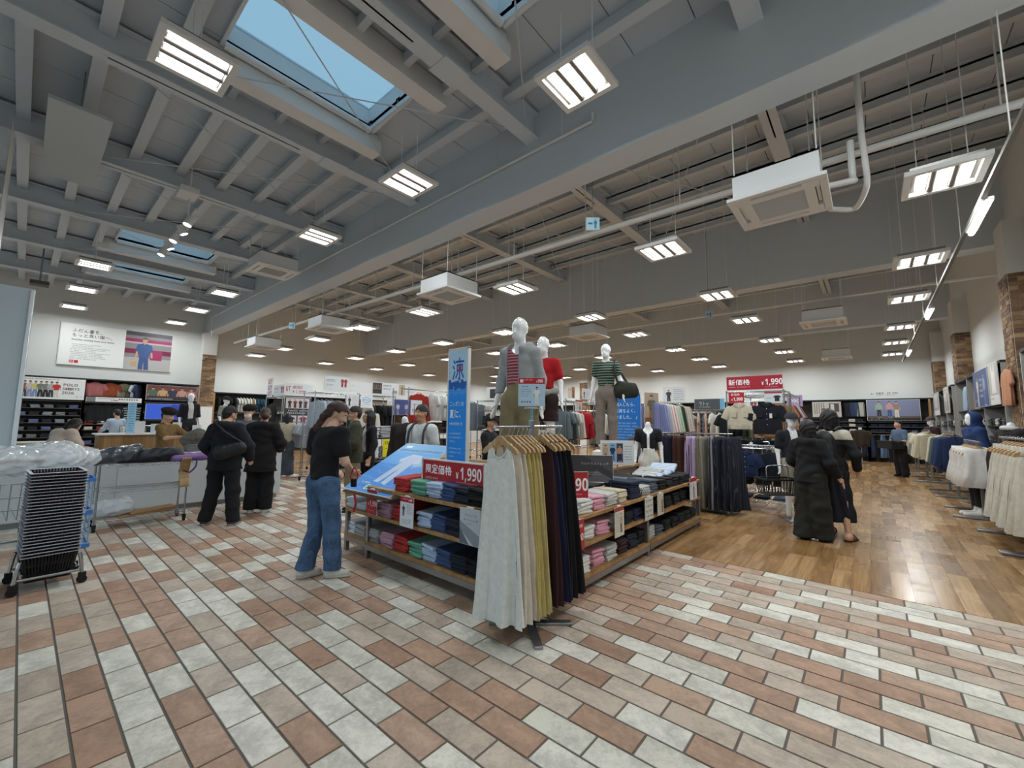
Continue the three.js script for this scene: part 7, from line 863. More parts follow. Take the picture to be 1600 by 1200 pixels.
{ // metal rack with the red header
  const f = frameOf(-1.57, -8.8, 0); metro('metal_rack', 'chrome wire rack on casters under the red new price header', f, 0.9, 0.6, 2.1, [0.16, 1.12, 2.08]); metro('metal_rack', 'chrome wire rack of mixed shirts behind the red header rack', frameOf(-1.57, -9.9, 0), 0.9, 1.3, 2.08, [0.2, 1.12, 2.06]);
  sign('header_sign', 'wide red new price header on the chrome rack', f, 0, 2.11, 0.28, 0.9, 0.25, canvasTex(768, 220, (g, w, h) => { g.fillStyle = '#b01f33'; g.fillRect(0, 0, w, h); jp(g, '新価格', 30, 46, 96, '#fff', 0.11); small(g, 34, 166, 300, 16, '#f0d0d4'); price(g, 490, 150, 130, '1,990', '#fff'); small(g, 540, 180, 160, 12, '#e8c0c4'); }));
  sign('price_sign', 'small red new price card above the cream shirt', f, -0.28, 1.87, 0.33, 0.26, 0.2, canvasTex(192, 150, (g, w, h) => { g.fillStyle = '#b8242f'; g.fillRect(0, 0, w, h); jp(g, '新価格', 32, 14, 34, '#fff'); price(g, 34, 118, 66, '1,990', '#fff'); })); sign('info_sign', 'white card with a navy shirt above the dark shirt', f, 0.3, 1.86, 0.33, 0.27, 0.2, canvasTex(192, 150, (g, w, h) => { g.fillStyle = '#dde1e4'; g.fillRect(0, 0, w, h); g.fillStyle = '#b8242f'; g.fillRect(0, 0, w, 22); tee(g, 136, 50, 70, '#1f2433'); small(g, 16, 80, 60, 10, '#667'); }));
  const cg = shirtOf({ w: 0.19, len: 0.46, sleeve: 0.2, sw: 0.075 }); const over = (u, y, n, geo, w, c, tagged, label) => { const t = thing('overshirt', label, 'shirt', loc(f, u, y, n), 0); const m = cloth(c); part(t, 'shirt_body', geo.clone(), m); for (const s of [-1, 1]) { const fl = rbox(0.09, 0.05, 0.012, 0.005, 0, 0, 0).rotateZ(s * 0.55).translate(s * 0.045, -0.03, 0.036); part(t, 'collar', [fl], m); part(t, 'pocket', [rbox(0.09, 0.1, 0.008, 0.003, s * w * 0.5, -0.2, 0.045)], m); } part(t, 'placket', [rbox(0.028, 0.4, 0.006, 0.002, 0, -0.25, 0.044)], m); for (let i = 0; i < 4; i++) part(t, 'button', [new THREE.CylinderGeometry(0.006, 0.006, 0.004, 10).rotateX(Math.PI / 2).translate(0, -0.1 - i * 0.09, 0.049)], M.white); if (tagged) part(t, 'price_tag', [rbox(0.04, 0.08, 0.003, 0.001, 0.06, -0.22, 0.055)], M.white); };
  over(-0.23, 1.86, 0.36, cg, 0.19, 0xd6ccb4, false, 'cream short-sleeved overshirt hung on the chrome rack'); over(0.2, 1.86, 0.36, shirtOf({ w: 0.21, len: 0.54, sleeve: 0.22, sw: 0.08 }), 0.21, 0x171a24, true, 'dark navy overshirt hung beside the cream overshirt'); over(-0.18, 1.02, 0.33, cg, 0.19, 0x24365c, false, 'blue denim overshirt hung on the lower rail'); faceOut(f, 0.18, 1.0, 0.26, cg, 0x1b2230, 'dark overshirt behind the blue denim overshirt');
  part(scene.getObjectByName('metal_rack'), 'hang_bar', [rod([-0.43, 1.9, 0.2], [0.43, 1.9, 0.2], 0.01, 6), rod([-0.43, 1.06, 0.2], [0.43, 1.06, 0.2], 0.01, 6)], M.chrome); pileRow(f, -0.42, 0.42, 1.13, 0, [0x1b1d24, 0x23262e, 0x202228], 3); pileRow(f, -0.42, 0.42, 0.17, 0, [0x2f3a52, 0x20242e, 0x56657a], 2); pileRow(f, -0.42, 0.42, 0.4, -0.15, [0x17171a, 0x1b1c20, 0x121214], 9);
  hangAlong(frameOf(-1.57, -9.9, Math.PI / 2), -0.6, 0.6, 0.2, 1.9, [teeG, lsG], [0xb98a5c, 0xc99a68, 0x8a3a2c, 0x3a4a68, 0xb9c4d4, 0xd9d2c4, 0xa36a60], 'hanging_shirt', 'shirt', (c) => cname(c) + ' shirt on the second chrome rack', 'shirts on the second chrome rack', false, 0.4); hangAlong(frameOf(-2.15, -8.9, Math.PI / 2), 0.0, 0.3, 0.05, 1.72, [shirtOf({ w: 0.17, len: 0.46, sleeve: 0.18, sw: 0.06 })], [0x1b1c22, 0x1d1f26], 'hanging_shirt', 'shirt', (c) => cname(c) + ' shirt on the side of the chrome rack', 'shirts at the rack side', false, 0.3);
  sign('price_sign', 'pale purple price sign behind the chrome rack', frameOf(-1.3, -11.4, 0), 0, 1.9, 0, 0.3, 0.26, canvasTex(128, 112, (g, w, h) => { g.fillStyle = '#b59ac4'; g.fillRect(0, 0, w, h); latin(g, '990', 24, 76, 50, '#f2ecf6'); }));
}
// further rows, only their upper parts show
[[-8.2, -10.6, 0], [-6.6, -12.4, 0], [-9.6, -13.4, 0], [-3.0, -12.6, 0], [-2.6, -14.4, 0], [-4.9, -15.2, 0], [-8.0, -16.4, 0], [-2.8, -17.6, 0], [-12.6, -8.6, 0.0], [-13.2, -12.2, 0], [-16.2, -8.8, 0]].forEach(([x, z, a], i) => {
  const f = frameOf(x, z, a), where = ['behind the red sweater rack', 'behind the black trouser rack', 'beyond the photo headers', 'behind the trouser rail', 'beyond the chrome racks', 'behind the lilac shirts', 'in the middle of the far floor', 'before the far jeans wall', 'behind the display tower', 'near the far brick column', 'before the left wall bays'][i];
  metro('metal_rack', 'metal clothes rack ' + where, f, 1.7, 0.6, 1.9, [0.3, 1.88]); const P = [[0xd9d6ce, 0xc9c2b2, 0x8d7a62, 0x26272c], [0x1b1c20, 0x24262c, 0xd6d3cc, 0x6a6f78], [0xb5a184, 0xd9d2c4, 0x3a3d45, 0x7d8a9a], [0xc4a79a, 0xe0ddd6, 0x2c2f38, 0x4f5a48]][i % 4];
  hangAlong(f, -0.75, 0.75, 0, 1.78, [teeG, lsG], Array.from({ length: 9 }, (_, k) => P[(k >> 1) % 4]), 'hanging_shirt', 'shirt', (c) => cname(c) + ' shirt on the metal rack ' + where, 'shirts ' + where, false, 0.3); if (i % 2 === 0) sign('header_sign', 'white sign on the metal rack ' + where, f, rr(-0.4, 0.4), 1.92, 0.1, 0.6, 0.28, i % 4 ? texSmall : hPlain);
});
// ---------- right side and back wall ----------
const FB = frameOf(0, ZB + 0.02, 0);
{
  const tr = struct('trim_2', 'dark rail above the back wall shelving'); tr.userData.category = 'trim'; part(tr, 'rail', [span(-21, 1.9, 2.52, 2.57, ZB, ZB + 0.4)], M.dark);
  const lab = ['back wall bay of jeans under the photo of three walkers', 'back wall bay of hung jeans beside the black and white photo', 'back wall bay behind the chrome racks', 'back wall bay left of the chrome racks', 'back wall bay in the middle of the far wall', 'back wall bay near the far brick column', 'back wall bay beyond the far brick column', 'back wall bay in the far corner'];
  [[1.75, -0.14], [-0.14, -2.6], [-2.6, -5.1], [-5.1, -7.6], [-7.6, -10.2], [-10.2, -13.2], [-14.0, -17], [-17, -20.5]].forEach(([b, a], i) => {
    const t = thing('wall_shelving', lab[i], 'shelving', [0, 0, ZB]); part(t, 'back_panel', [span(a, b, 0, 2.52, 0.004, 0.03)], mat(0x33322f, 0.8)); for (const x of [a, b]) part(t, 'side_panel', [span(x - 0.03, x + 0.03, 0, 2.52, 0.03, 0.4)], M.wood);
    for (const y of [1.2, 1.42, 1.62]) { part(t, 'shelf', [span(a + 0.03, b - 0.03, y - 0.012, y + 0.012, 0.03, 0.4)], mat(0x55534f, 0.4, 0.4)); pileRow(FB, a + 0.1, b - 0.1, y + 0.013, 0.22, i < 2 ? [0x232a3c, 0x2a3348, 0x1c2030, 0xd6d3cc] : [0x7d7a72, 0x2a2c32, 0xc4beb0, 0x4b5566], 4); }
    part(t, 'hang_bar', [rod([a, 1.1, 0.25], [b, 1.1, 0.25], 0.012, 6)], M.chrome);
    hangAlong(FB, a + 0.15, b - 0.15, 0.25, 1.08, [pantsGeo(0.9, 0.17, 0.05, i), pantsGeo(0.9, 0.17, 0.05, i + 2)], i < 2 ? [0x2b3a55, 0x6f86a3, 0x1c2233, 0x17171b, 0x17171b, 0x22283a] : [0x6b665c, 0x26272c, 0x9a948a, 0x33353c], 'hanging_trousers', 'trousers', (c) => cname(c) + ' trousers hung in the ' + lab[i].split(' ').slice(0, 8).join(' '), 'trousers hung in bay ' + 'abcdefgh'[i], false, 0.5);
  });
  sign('wall_photo', 'wide photo of three people walking in jeans', FB, 0.68, 1.68, 0.43, 1.6, 0.84, canvasTex(640, 336, (g, w, h) => { g.fillStyle = '#7d84a0'; g.fillRect(0, 0, w, h); g.fillStyle = '#6b5a52'; g.fillRect(0, 262, w, 30); g.fillStyle = '#2b2c30'; g.fillRect(0, 292, w, 44); jp(g, 'ジーンズ', 40, 298, 28, '#ddd'); small(g, 190, 304, 120, 14, '#bbb'); figure(g, 150, 284, 262, '#8fae9c', '#22263a'); figure(g, 280, 284, 262, '#c98f93', '#34568a'); figure(g, 366, 284, 258, '#9a7d70', '#d8cfc4'); }));
  sign('wall_photo', 'black and white interior photo on the back wall bay', FB, -1.45, 1.82, 0.43, 1.0, 0.66, canvasTex(320, 212, (g, w, h) => { g.fillStyle = '#b9b5ae'; g.fillRect(0, 0, w, h); g.fillStyle = '#4b4845'; g.fillRect(190, 20, 110, 120); g.fillStyle = '#cfc8be'; g.fillRect(206, 30, 40, 90); g.fillStyle = '#6b6560'; for (let i = 0; i < 5; i++) g.fillRect(20 + i * 26, 10, 8, 160); figure(g, 130, 212, 150, '#55504a', '#8a857e'); }));
  [[-0.75, 0x1b1c22], [-0.6, 0x2c3d5a], [-0.45, 0x3a4a62], [-0.3, 0xb9b6ae]].forEach(([x, c]) => { const o = mesh(numbered('hanging_trousers'), pantsGeo(0.6, 0.12, 0.04, x), cloth(c)); o.position.set(x, 2.45, ZB + 0.3); scene.add(o); tag(o, cname(c) + ' jeans hung high beside the black and white photo', 'trousers', 'jeans hung high'); });
  const st = thing('wall_lettering', 'black fitting room arrow and lettering on the white back wall', 'sign', [0, 0, ZB + 0.002]); const pl = new THREE.PlaneGeometry(0.86, 0.17).translate(0.46, 2.8, 0.004); st.add(mesh('lettering', pl, print(canvasTex(512, 100, (g, w, h) => { g.fillStyle = '#dedfdc'; g.fillRect(0, 0, w, h); g.strokeStyle = '#222'; g.lineWidth = 6; g.beginPath(); g.moveTo(70, 50); g.lineTo(14, 50); g.moveTo(34, 30); g.lineTo(14, 50); g.lineTo(34, 70); g.stroke(); jp(g, '試着室', 110, 20, 46, '#222'); small(g, 114, 80, 110, 12, '#444'); small(g, 290, 24, 200, 40, '#222'); small(g, 292, 80, 150, 12, '#444'); }), 0.85)));
  const bt = thing('bust_mannequin', 'brown T-shirt on a bust stand before the jeans wall', 'mannequin', [-0.35, 0, -21.2]); part(bt, 'pole', [rod([0, 0.02, 0], [0, 1.3, 0], 0.02, 8)], M.alu); part(bt, 'foot', [rbox(0.5, 0.02, 0.3, 0.006, 0, 0.01, 0)], M.alu); part(bt, 't_shirt', shirtOf({ w: 0.26, len: 0.66, d: 0.1, sleeve: 0.24 }).clone().translate(0, 1.32, 0), cloth(0x33291f)); part(bt, 'neck', [rod([0, 1.25, 0], [0, 1.4, 0], 0.05, 12)], M.white);
}
{ // right wall bays: local frame faces -x, u runs towards +z
  const FR = frameOf(XR - 0.02, 0, -Math.PI / 2), tr = struct('trim_3', 'dark rail above the right wall shelving'); tr.userData.category = 'trim'; part(tr, 'rail', [span(XR - 0.4, XR, 2.66, 2.71, -10.2, -5.5), span(XR - 0.4, XR, 2.66, 2.71, -17.05, -11.55), span(XR - 0.4, XR, 2.66, 2.71, -22.6, -17.75)], M.dark);
  const lab = ['right wall bay beyond the narrow garment panels', 'right wall bay with a blue vest and photo panels', 'right wall bay next to the brick column']; const bays = [[-22.6, -17.75], [-17.05, -11.55], [-10.2, -5.5]];
  bays.forEach(([a, b], i) => { const t = thing('wall_shelving', lab[i], 'shelving', [XR, 0, 0]); part(t, 'back_panel', [span(-0.03, -0.004, 0, 2.66, a, b)], mat(0x3b3a37, 0.8)); for (let z = a; z <= b + 0.01; z += (b - a) / 3) part(t, 'upright', [span(-0.4, -0.03, 0, 2.66, z - 0.02, z + 0.02)], mat(0xa3a29e, 0.5)); for (const y of [0.4, 0.8, 1.15, 1.5, 1.88]) { part(t, 'shelf', [span(-0.38, -0.03, y - 0.012, y + 0.012, a, b)], M.dark); if (y < 1.8) pileRow(FR, a + 0.1, b - 0.1, y + 0.013, 0.2, [0x26272c, 0xd2cfc6, 0x1b1b20, 0x6a6f78, 0x2b2d33], 5); } });
  const P = (z, w, h, y, tex, label) => sign('wall_photo', label, FR, z, y, 0.42, w, h, tex);
  P(-11.95, 0.78, 0.8, 1.9, canvasTex(192, 192, (g, w, h) => { g.fillStyle = '#b9b5b2'; g.fillRect(0, 0, w, h); g.fillStyle = '#e6e3de'; g.beginPath(); g.moveTo(60, 10); g.lineTo(76, 10); g.lineTo(90, 40); g.lineTo(104, 40); g.lineTo(118, 10); g.lineTo(134, 10); g.lineTo(140, 140); g.lineTo(54, 140); g.fill(); g.fillStyle = '#e2e0dc'; g.fillRect(0, 150, w, 42); small(g, 16, 160, 80, 10, '#777'); }), 'photo panel of a white tank top beside the brick column');
  P(-13.2, 1.5, 0.78, 1.9, canvasTex(320, 176, (g, w, h) => { g.fillStyle = '#3a4f86'; g.fillRect(0, 0, w, h); figure(g, 90, 172, 150, '#d8cfc0', '#cfc6b6'); figure(g, 240, 172, 156, '#8fa0c4', '#5b6f9c'); for (let i = 0; i < 4; i++) small(g, 140, 40 + i * 26, 60, 14, '#cfd6e6'); small(g, 20, 140, 40, 12, '#cfd6e6'); }), 'blue photo panel with two figures on the right wall'); 
  P(-18.6, 1.1, 0.78, 1.9, canvasTex(192, 192, (g, w, h) => { g.fillStyle = '#b5b0aa'; g.fillRect(0, 0, w, h); figure(g, 60, 190, 180, '#cfc9c2', '#8a7f78'); figure(g, 140, 190, 176, '#9a8f88', '#6b625c'); }), 'pale photo panel of two figures left of the narrow bay'); P(-21.3, 1.6, 0.8, 1.86, canvasTex(192, 192, (g, w, h) => { g.fillStyle = '#a9a6a4'; g.fillRect(0, 0, w, h); g.fillStyle = '#c9c5c2'; g.fillRect(40, 10, 100, 120); g.fillStyle = '#e2e0dc'; g.fillRect(0, 150, w, 42); }), 'grey garment panel near the far corner');
  faceOut(frameOf(XR - 0.3, -15.4, -Math.PI / 2), -0.2, 2.52, 0, shirtOf({ w: 0.22, len: 0.6, sleeve: 0 }), 0x26406e, 'blue sleeveless vest hung high on the right wall'); faceOut(frameOf(XR - 0.3, -15.4, -Math.PI / 2), -0.7, 2.52, 0.02, shirtOf({ w: 0.22, len: 0.62, sleeve: 0 }), 0x9fb6cc, 'pale blue vest hung high on the right wall'); faceOut(frameOf(XR - 0.3, -14.6, -Math.PI / 2), 0, 2.52, 0, teeG, 0xc4a184, 'tan shirt hung high beside the blue photo panel'); faceOut(frameOf(XR - 0.3, -19.6, -Math.PI / 2), 0, 2.5, 0, lsG, 0x9a9690, 'grey shirt hung high in the narrow bay'); faceOut(frameOf(XR - 0.3, -11.2, -Math.PI / 2), 0, 2.5, 0.1, teeG, 0xc98f70, 'salmon shirt hung high beside the tank top photo');
  // floor rails
  const rail = (x, z0, z1, y, label) => { const t = thing('clothes_rail', label, 'rail', [x, 0, (z0 + z1) / 2]), L = Math.abs(z1 - z0); part(t, 'rail_bar', [rod([0, y, -L / 2], [0, y, L / 2], 0.016, 8)], M.chrome); for (const z of [-L * 0.36, L * 0.36]) { part(t, 'upright', [rbox(0.045, y, 0.03, 0.004, 0, y / 2, z)], M.alu); part(t, 'foot', [rbox(0.72, 0.035, 0.12, 0.01, 0, 0.0175, z)], M.alu); } part(t, 'brace', [rod([0, 0.22, -L * 0.36], [0, 0.22, L * 0.36], 0.01, 6)], M.alu); return t; };
  const hg = 'the right hand rails';
  rail(1.42, -7.4, -9.35, 1.34, 'chrome rail of long cream dresses and dark trousers by the right wall'); const fa = (z0, z1) => frameOf(1.42, (z0 + z1) / 2, Math.PI / 2);
  hangAlong(frameOf(1.42, 0, Math.PI / 2), 7.5, 8.9, 0, 1.26, [dressGeo(1.1, 1.0), dressGeo(3.3, 1.0)], [0xd9d2c2, 0xd6cfc0, 0xdcd6c8, 0xd2cbbb, 0xd8d1c2, 0xd5cebe, 0xd9d3c5, 0xd7d0c1], 'long_dress', 'dress', () => 'cream long dress on the rail by the right wall', 'cream dresses by the right wall', 'the cream dress rail', 0.1); hangAlong(frameOf(1.42, 0, Math.PI / 2), 9.05, 9.25, 0, 1.2, pantsGeo(0.98, 0.16, 0.05), [0x2c1a1e, 0x2a181c], 'hanging_trousers', 'trousers', () => 'dark maroon trousers at the end of the cream dress rail', 'maroon trousers', false, 0.05);
  rail(1.3, -10.0, -11.5, 1.24, 'chrome rail of short white skirts by the right wall'); hangAlong(frameOf(1.3, 0, Math.PI / 2), 10.1, 11.4, 0, 1.13, [pantsGeo(0.62, 0.2, 0.06, 1, 0.06), pantsGeo(0.62, 0.2, 0.06, 3, 0.06)], [0xe0ddd8, 0xdedbd5, 0xe2dfda, 0xdcd9d4, 0xe0ddd7, 0xdfdcd6, 0xe1ded9, 0xdddad5, 0xdfdcd7], 'white_skirt', 'skirt', () => 'white gathered skirt on the short rail by the right wall', 'white skirts by the right wall', 'the white skirt rail', 0.1);
  rail(1.3, -12.6, -14.4, 1.34, 'chrome rail of blue and green jackets by the right wall'); hangAlong(frameOf(1.3, 0, Math.PI / 2), 12.7, 14.3, 0, 1.28, [lsG, shirtOf({ w: 0.24, len: 0.76, sleeve: 0.55, ph: 1 })], [0x22335c, 0x24365f, 0x223259, 0x55604f, 0x4f5a49, 0x7d8b96, 0xcfc6ae, 0xd2c9b2], 'hanging_jacket', 'jacket', (c) => cname(c) + ' light jacket on the rail before the second brick column', 'jackets by the second column', 'the jacket rail', 0.25);
  rail(1.15, -15.6, -17.6, 1.34, 'chrome rail of cream and white shirts near the far brick column'); hangAlong(frameOf(1.15, 0, Math.PI / 2), 15.7, 17.5, 0, 1.28, [lsG, teeG], [0xd6cdb4, 0xd2c8ae, 0xdedbd3, 0xe0ded8, 0xdcdad4, 0xdfddd7, 0x9a948a], 'hanging_shirt', 'shirt', (c) => cname(c) + ' shirt on the rail near the far brick column', 'shirts near the far column', 'the far shirt rail', 0.25); rail(1.1, -19.0, -20.8, 1.3, 'far chrome rail of tan shirts before the jeans wall'); hangAlong(frameOf(1.1, 0, Math.PI / 2), 19.1, 20.7, 0, 1.24, [lsG], [0xcbbfa4, 0xb5a284, 0xd6d2c8, 0x8a7a62, 0xc4bba8], 'hanging_shirt', 'shirt', (c) => cname(c) + ' shirt on the far rail before the jeans wall', 'shirts on the far rail', false, 0.3);
  const m1 = thing('mannequin', 'white mannequin in a hooded blue jacket by the right wall rails', 'mannequin', [1.5, 0, -12.1], -1.2); human(m1, { h: 1.74, cell: 0.02, mannequin: true, top: [{ name: 'jacket', hem: 0.8, sleeve: 1.95, ease: 0.04, sleeveR: 0.03, hood: true, m: cloth(0x223a6c) }], legs: { m: cloth(0x26262a) } }); part(m1, 'hood', sdf([{ a: [0, 1.62, -0.01], ra: 0.13 }, { a: [0, 1.45, -0.04], ra: 0.12 }], 0.02, { k: 0.06, cuts: [(x, y, z) => Math.min(z - 0.06, 9)] }).scale(1.02, 1.02, 1.02), cloth(0x223a6c)); part(m1, 'stand', [rbox(0.4, 0.012, 0.4, 0.004, 0, 0.006, 0)], M.chrome);
  const m2 = thing('mannequin', 'white headless mannequin in a dark maroon zip jacket', 'mannequin', [1.58, 0, -9.62], -1.2); human(m2, { h: 1.72, cell: 0.02, mannequin: true, noHead: true, joints: { head: [0, 1.5, 0] }, top: [{ name: 'jacket', hem: 0.85, sleeve: 1.95, ease: 0.05, sleeveR: 0.03, collar: true, m: cloth(0x241a1d) }], legs: { m: blackC } }); part(m2, 'collar_lining', [new THREE.TorusGeometry(0.085, 0.035, 8, 20).rotateX(Math.PI / 2 - 0.2).translate(0, 1.46, 0)], whiteC); part(m2, 'stand', [rbox(0.4, 0.012, 0.4, 0.004, 0, 0.006, 0)], M.chrome);
  const m3 = thing('mannequin', 'white mannequin in a grey hat and maroon top far along the right wall', 'mannequin', [1.4, 0, -18.3], -1.0); human(m3, { h: 1.74, cell: 0.024, mannequin: true, hat: { style: 'cap', m: cloth(0x4b463f) }, top: [{ name: 'top', hem: 0.95, sleeve: 0.6, ease: 0.02, m: cloth(0x3a2026) }], legs: { m: cloth(0x55514a) } }); part(m3, 'stand', [rbox(0.4, 0.012, 0.4, 0.004, 0, 0.006, 0)], M.chrome);
  const sh = thing('sneaker_display', 'white high-top sneakers with black trouser legs under the skirts', 'shoes', [1.22, 0, -10.45], -1.4); for (const s of [-1, 1]) { part(sh, 'sneaker', sdf([{ a: [s * 0.08, 0.07, -0.06], b: [s * 0.08, 0.14, -0.07], ra: 0.05 }, { a: [s * 0.08, 0.05, -0.05], b: [s * 0.08, 0.04, 0.13], ra: 0.048, rb: 0.036 }], 0.01, { k: 0.03, cuts: [(x, y) => 0.004 - y] }), mat(0xdcdad2, 0.6)); part(sh, 'trouser_leg', [rod([s * 0.08, 0.18, -0.07], [s * 0.09, 0.75, -0.05], 0.075, 14, 0.09)], blackC); }
}
{ // far folded garments joined
  const o = mesh('folded_garments', mergeGeometries(farFold), new THREE.MeshPhysicalMaterial({ vertexColors: true, roughness: 0.92, map: tCloth })); o.userData = { kind: 'stuff', label: 'small folded garments on the shelves of the far racks', category: 'clothes' }; scene.add(o);
}
// ---------- under the roof ----------
{
  const ac = (x, y, z, turn, rodTop, label) => {
    const t = thing('air_conditioner', label, 'air conditioner', [x, y, z], turn, 'ceiling cassette units'); part(t, 'casing', [span(-0.42, 0.42, 0.32, 0.34, -0.42, 0.42), ...[-1, 1].flatMap((s) => [box(0.84, 0.3, 0.02, 0, 0.19, s * 0.41), box(0.02, 0.3, 0.8, s * 0.41, 0.19, 0)])], mat(0xe9ebec, 0.4)); const fp = []; for (const s of [-1, 1]) fp.push(rbox(0.96, 0.045, 0.075, 0.01, 0, 0.022, s * 0.4425), rbox(0.075, 0.045, 0.82, 0.01, s * 0.4425, 0.022, 0), box(0.71, 0.045, 0.095, 0, 0.022, s * 0.3075), box(0.095, 0.045, 0.52, s * 0.3075, 0.022, 0), ...[-1, 1].flatMap((q) => [box(0.155, 0.045, 0.05, q * 0.3275, 0.022, s * 0.38), box(0.05, 0.045, 0.105, s * 0.38, 0.022, q * 0.3025)])); part(t, 'face_plate', fp, M.white);
    const sl = []; for (let i = 0; i < 20; i++) sl.push(box(0.52, 0.024, 0.004, 0, 0.016, -0.25 + i * 0.0263)); part(t, 'grille', sl, M.white); for (const [a, b, w, d] of [[0, 0.38, 0.5, 0.03], [0, -0.38, 0.5, 0.03], [0.38, 0, 0.03, 0.4], [-0.38, 0, 0.03, 0.4]]) part(t, 'air_flap', [box(w, 0.006, d, a, 0.03, b)], M.white); for (const q of [-0.4, 0.4]) for (const s of [-0.4, 0.4]) part(t, 'hanging_rod', [rod([q, 0.3, s], [q, rodTop, s], 0.008, 6)], M.white);
  };
  ac(-0.68, 4.1, -5.72, 0, 2.9, 'white cassette air conditioner with pipes near the pale beam'); ac(-6.6, 4.1, -5.65, 0, 2.9, 'white cassette air conditioner behind the pale beam over the mannequins'); ac(-11.9, 4.1, -5.65, 0, 2.9, 'white cassette air conditioner over the display tower'); ac(-16.8, 4.1, -5.6, 0, 2.9, 'white cassette air conditioner nearest the left wall'); ac(-11.0, 5.1, -3.75, 0, 1.2, 'white cassette air conditioner in the entrance bay'); ac(-6.5, 4.1, -11.2, 0, 2.9, 'white cassette air conditioner before the second beam'); ac(-0.8, 4.1, -13.4, 0, 2.9, 'white cassette air conditioner beyond the second beam'); ac(-0.9, 4.1, -20.8, 0, 2.9, 'white cassette air conditioner near the back wall');
  const pp = thing('refrigerant_pipe', 'white lagged pipe bent up from the near air conditioner', 'pipe', [0, 0, 0]); part(pp, 'pipe', [wire([[-0.28, 4.25, -5.85], [0.0, 4.25, -5.9], [0.0, 4.3, -5.95], [0.0, 4.75, -5.95]], 0.035, 40, 10)], M.white); part(pp, 'pipe', [wire([[0.1, 6.4, -5.9], [0.1, 4.9, -5.9], [0.12, 4.2, -5.95], [0.0, 4.08, -6.3], [-0.25, 4.12, -6.2]], 0.03, 50, 10)], M.white);
  const hp = thing('ceiling_pipe', 'long white pipe slung below the roof behind the pale beam', 'pipe', [0, 0, 0]); part(hp, 'pipe', [rod([XR, 4.72, -6.27], [-20.5, 4.72, -5.7], 0.045, 10)], M.white); for (let x = 1.2; x > -20; x -= 1.6) part(hp, 'hanging_rod', [rod([x, 4.74, -6.27 + (1.2 - x) * 0.026], [x, 6.6, -6.27 + (1.2 - x) * 0.026], 0.009, 6)], M.white); part(hp, 'black_cable', [wire([[0.9, 4.78, -6.25], [-0.1, 4.775, -6.22], [-1.6, 4.775, -6.19]], 0.008, 30, 5)], M.black);
  const fp = thing('ceiling_pipe', 'thin conduit along the face of the pale beam', 'pipe', [0, 0, 0]); part(fp, 'pipe', [rod([-2.7, 5.66, -4.82], [-20.3, 5.66, -4.82], 0.022, 8), rod([-20.3, 5.66, -4.82], [-20.3, 4.9, -4.82], 0.022, 8), rod([-2.7, 5.66, -4.82], [-2.7, 5.78, -4.82], 0.022, 8)], M.white); for (let x = -3.2; x > -20; x -= 1.25) part(fp, 'hanging_rod', [rod([x, 5.67, -4.8], [x, 6.3, -4.8], 0.006, 5)], M.white);
  const p2 = thing('ceiling_pipe', 'far white conduit beyond the second beam', 'pipe', [0, 0, 0]); part(p2, 'pipe', [rod([XR, 4.75, -13.4], [-20, 4.75, -13.2], 0.035, 8)], M.white); for (let x = 1; x > -20; x -= 2.4) part(p2, 'hanging_rod', [rod([x, 4.76, -13.4], [x, 6.6, -13.4], 0.008, 5)], M.white);
  const tk = thing('light_track', 'long thin light track running beside the right wall', 'track', [1.03, 3.88, 0]); part(tk, 'track_bar', [span(-0.02, 0.02, 0, 0.04, -4.5, -21.5)], mat(0x7d7a74, 0.75)); for (let z = -5.2; z > -21; z -= 2.6) part(tk, 'hanging_rod', [rod([0, 0.04, z], [0, 3.1, z], 0.006, 5)], M.white);
  [[-6.38, -7.34, 'first'], [-11.78, -12.72, 'second'], [-18.0, -19.2, 'third']].forEach(([a, b, n]) => { const t = thing('tube_light', n + ' cool white tube along the light track from the entrance', 'light', [1.06, 3.85, (a + b) / 2]), L = a - b; part(t, 'tube', [rod([0, -0.02, -L / 2], [0, -0.02, L / 2], 0.03, 10)], coolLamp); part(t, 'batten', [rbox(0.1, 0.04, L, 0.008, 0, 0.015, 0)], M.white); const l = new THREE.RectAreaLight(0xffffff, LAMP * 0.5, 0.06, L); l.color.setRGB(0.9, 1, 0.98); l.position.y = -0.055; l.rotation.x = -Math.PI / 2; l.name = 'lamp_glow'; t.add(l); });
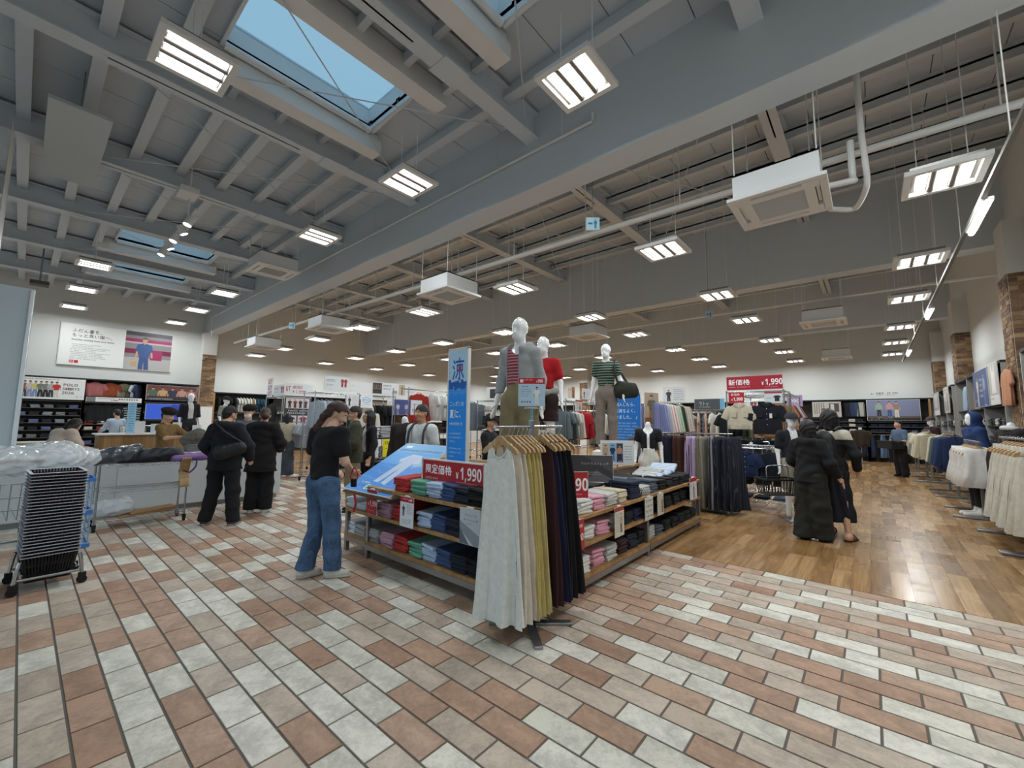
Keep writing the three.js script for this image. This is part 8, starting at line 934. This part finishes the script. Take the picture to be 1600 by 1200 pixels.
  const cp = thing('ceiling_panel', 'long flat grey panel hung under the entrance roof', 'panel', [-9.1, 5.62, -0.2]); part(cp, 'panel', [rbox(2.6, 0.06, 0.62, 0.01, 0, 0, 0)], mat(0xb9c0c4, 0.22)); for (const x of [-1, 1]) part(cp, 'hanging_rod', [rod([x, 0.03, 0], [x, 0.7, 0], 0.008, 5)], M.alu);
  const st = thing('spotlight_track', 'pendant track of small white spotlights in the entrance bay', 'light', [-9.6, 5.4, -1.75]); part(st, 'junction_box', [rbox(0.42, 0.12, 0.3, 0.02, 0.1, 0.3, 0.05)], M.white); part(st, 'stem', [rod([0, -0.15, 0], [0, 0.94, 0], 0.014, 8)], M.white); part(st, 'track_bar', [span(-2.3, 0.6, -0.19, -0.15, -0.02, 0.02)], M.white);
  for (let i = 0; i < 5; i++) { const x = 0.3 - i * 0.55, s = part(st, 'spot_head', [new THREE.CylinderGeometry(0.055, 0.075, 0.17, 16).rotateX(i % 2 ? 0.5 : -0.3).translate(x, -0.3, 0.03)], M.white); part(s, 'spot_lens', [new THREE.CylinderGeometry(0.055, 0.055, 0.012, 16).translate(0, -0.09, 0).rotateX(i % 2 ? 0.5 : -0.3).translate(x, -0.3, 0.03)], coolLamp); }
  for (const [x, y, z, l] of [[-3.05, 4.4, -5.42, 'small blue hanging exit sign near the pale beam'], [-14.0, 4.4, -5.45, 'small blue hanging exit sign over the display tower'], [-3.25, 4.4, -12.15, 'small blue hanging exit sign below the second beam']]) { const t = thing('exit_sign', l, 'sign', [x, y, z], 0.7); board(t, 0.2, 0.2, canvasTex(64, 64, (g, w, h) => { g.fillStyle = '#bfe3f2'; g.fillRect(0, 0, w, h); g.fillStyle = '#2a86b8'; g.fillRect(8, 26, 22, 10); figure(g, 44, 58, 48, '#2a86b8', '#2a86b8', '#2a86b8', '#2a86b8'); }), 0, 0, 0, 0.03); part(t, 'hanging_rod', [rod([0, 0.2, 0], [0, 2.62, 0], 0.006, 5)], M.alu); }
  const sp = thing('ceiling_speaker', 'small dark square speaker hung near the left wall', 'speaker', [-17.2, 5.15, -0.05]); part(sp, 'box', [rbox(0.36, 0.1, 0.36, 0.01, 0, 0, 0)], mat(0x55524e, 0.6)); part(sp, 'pole', [rod([0, 0.05, 0], [0, 1.0, 0], 0.02, 8)], M.alu);
}
renderer.render(scene, camera);
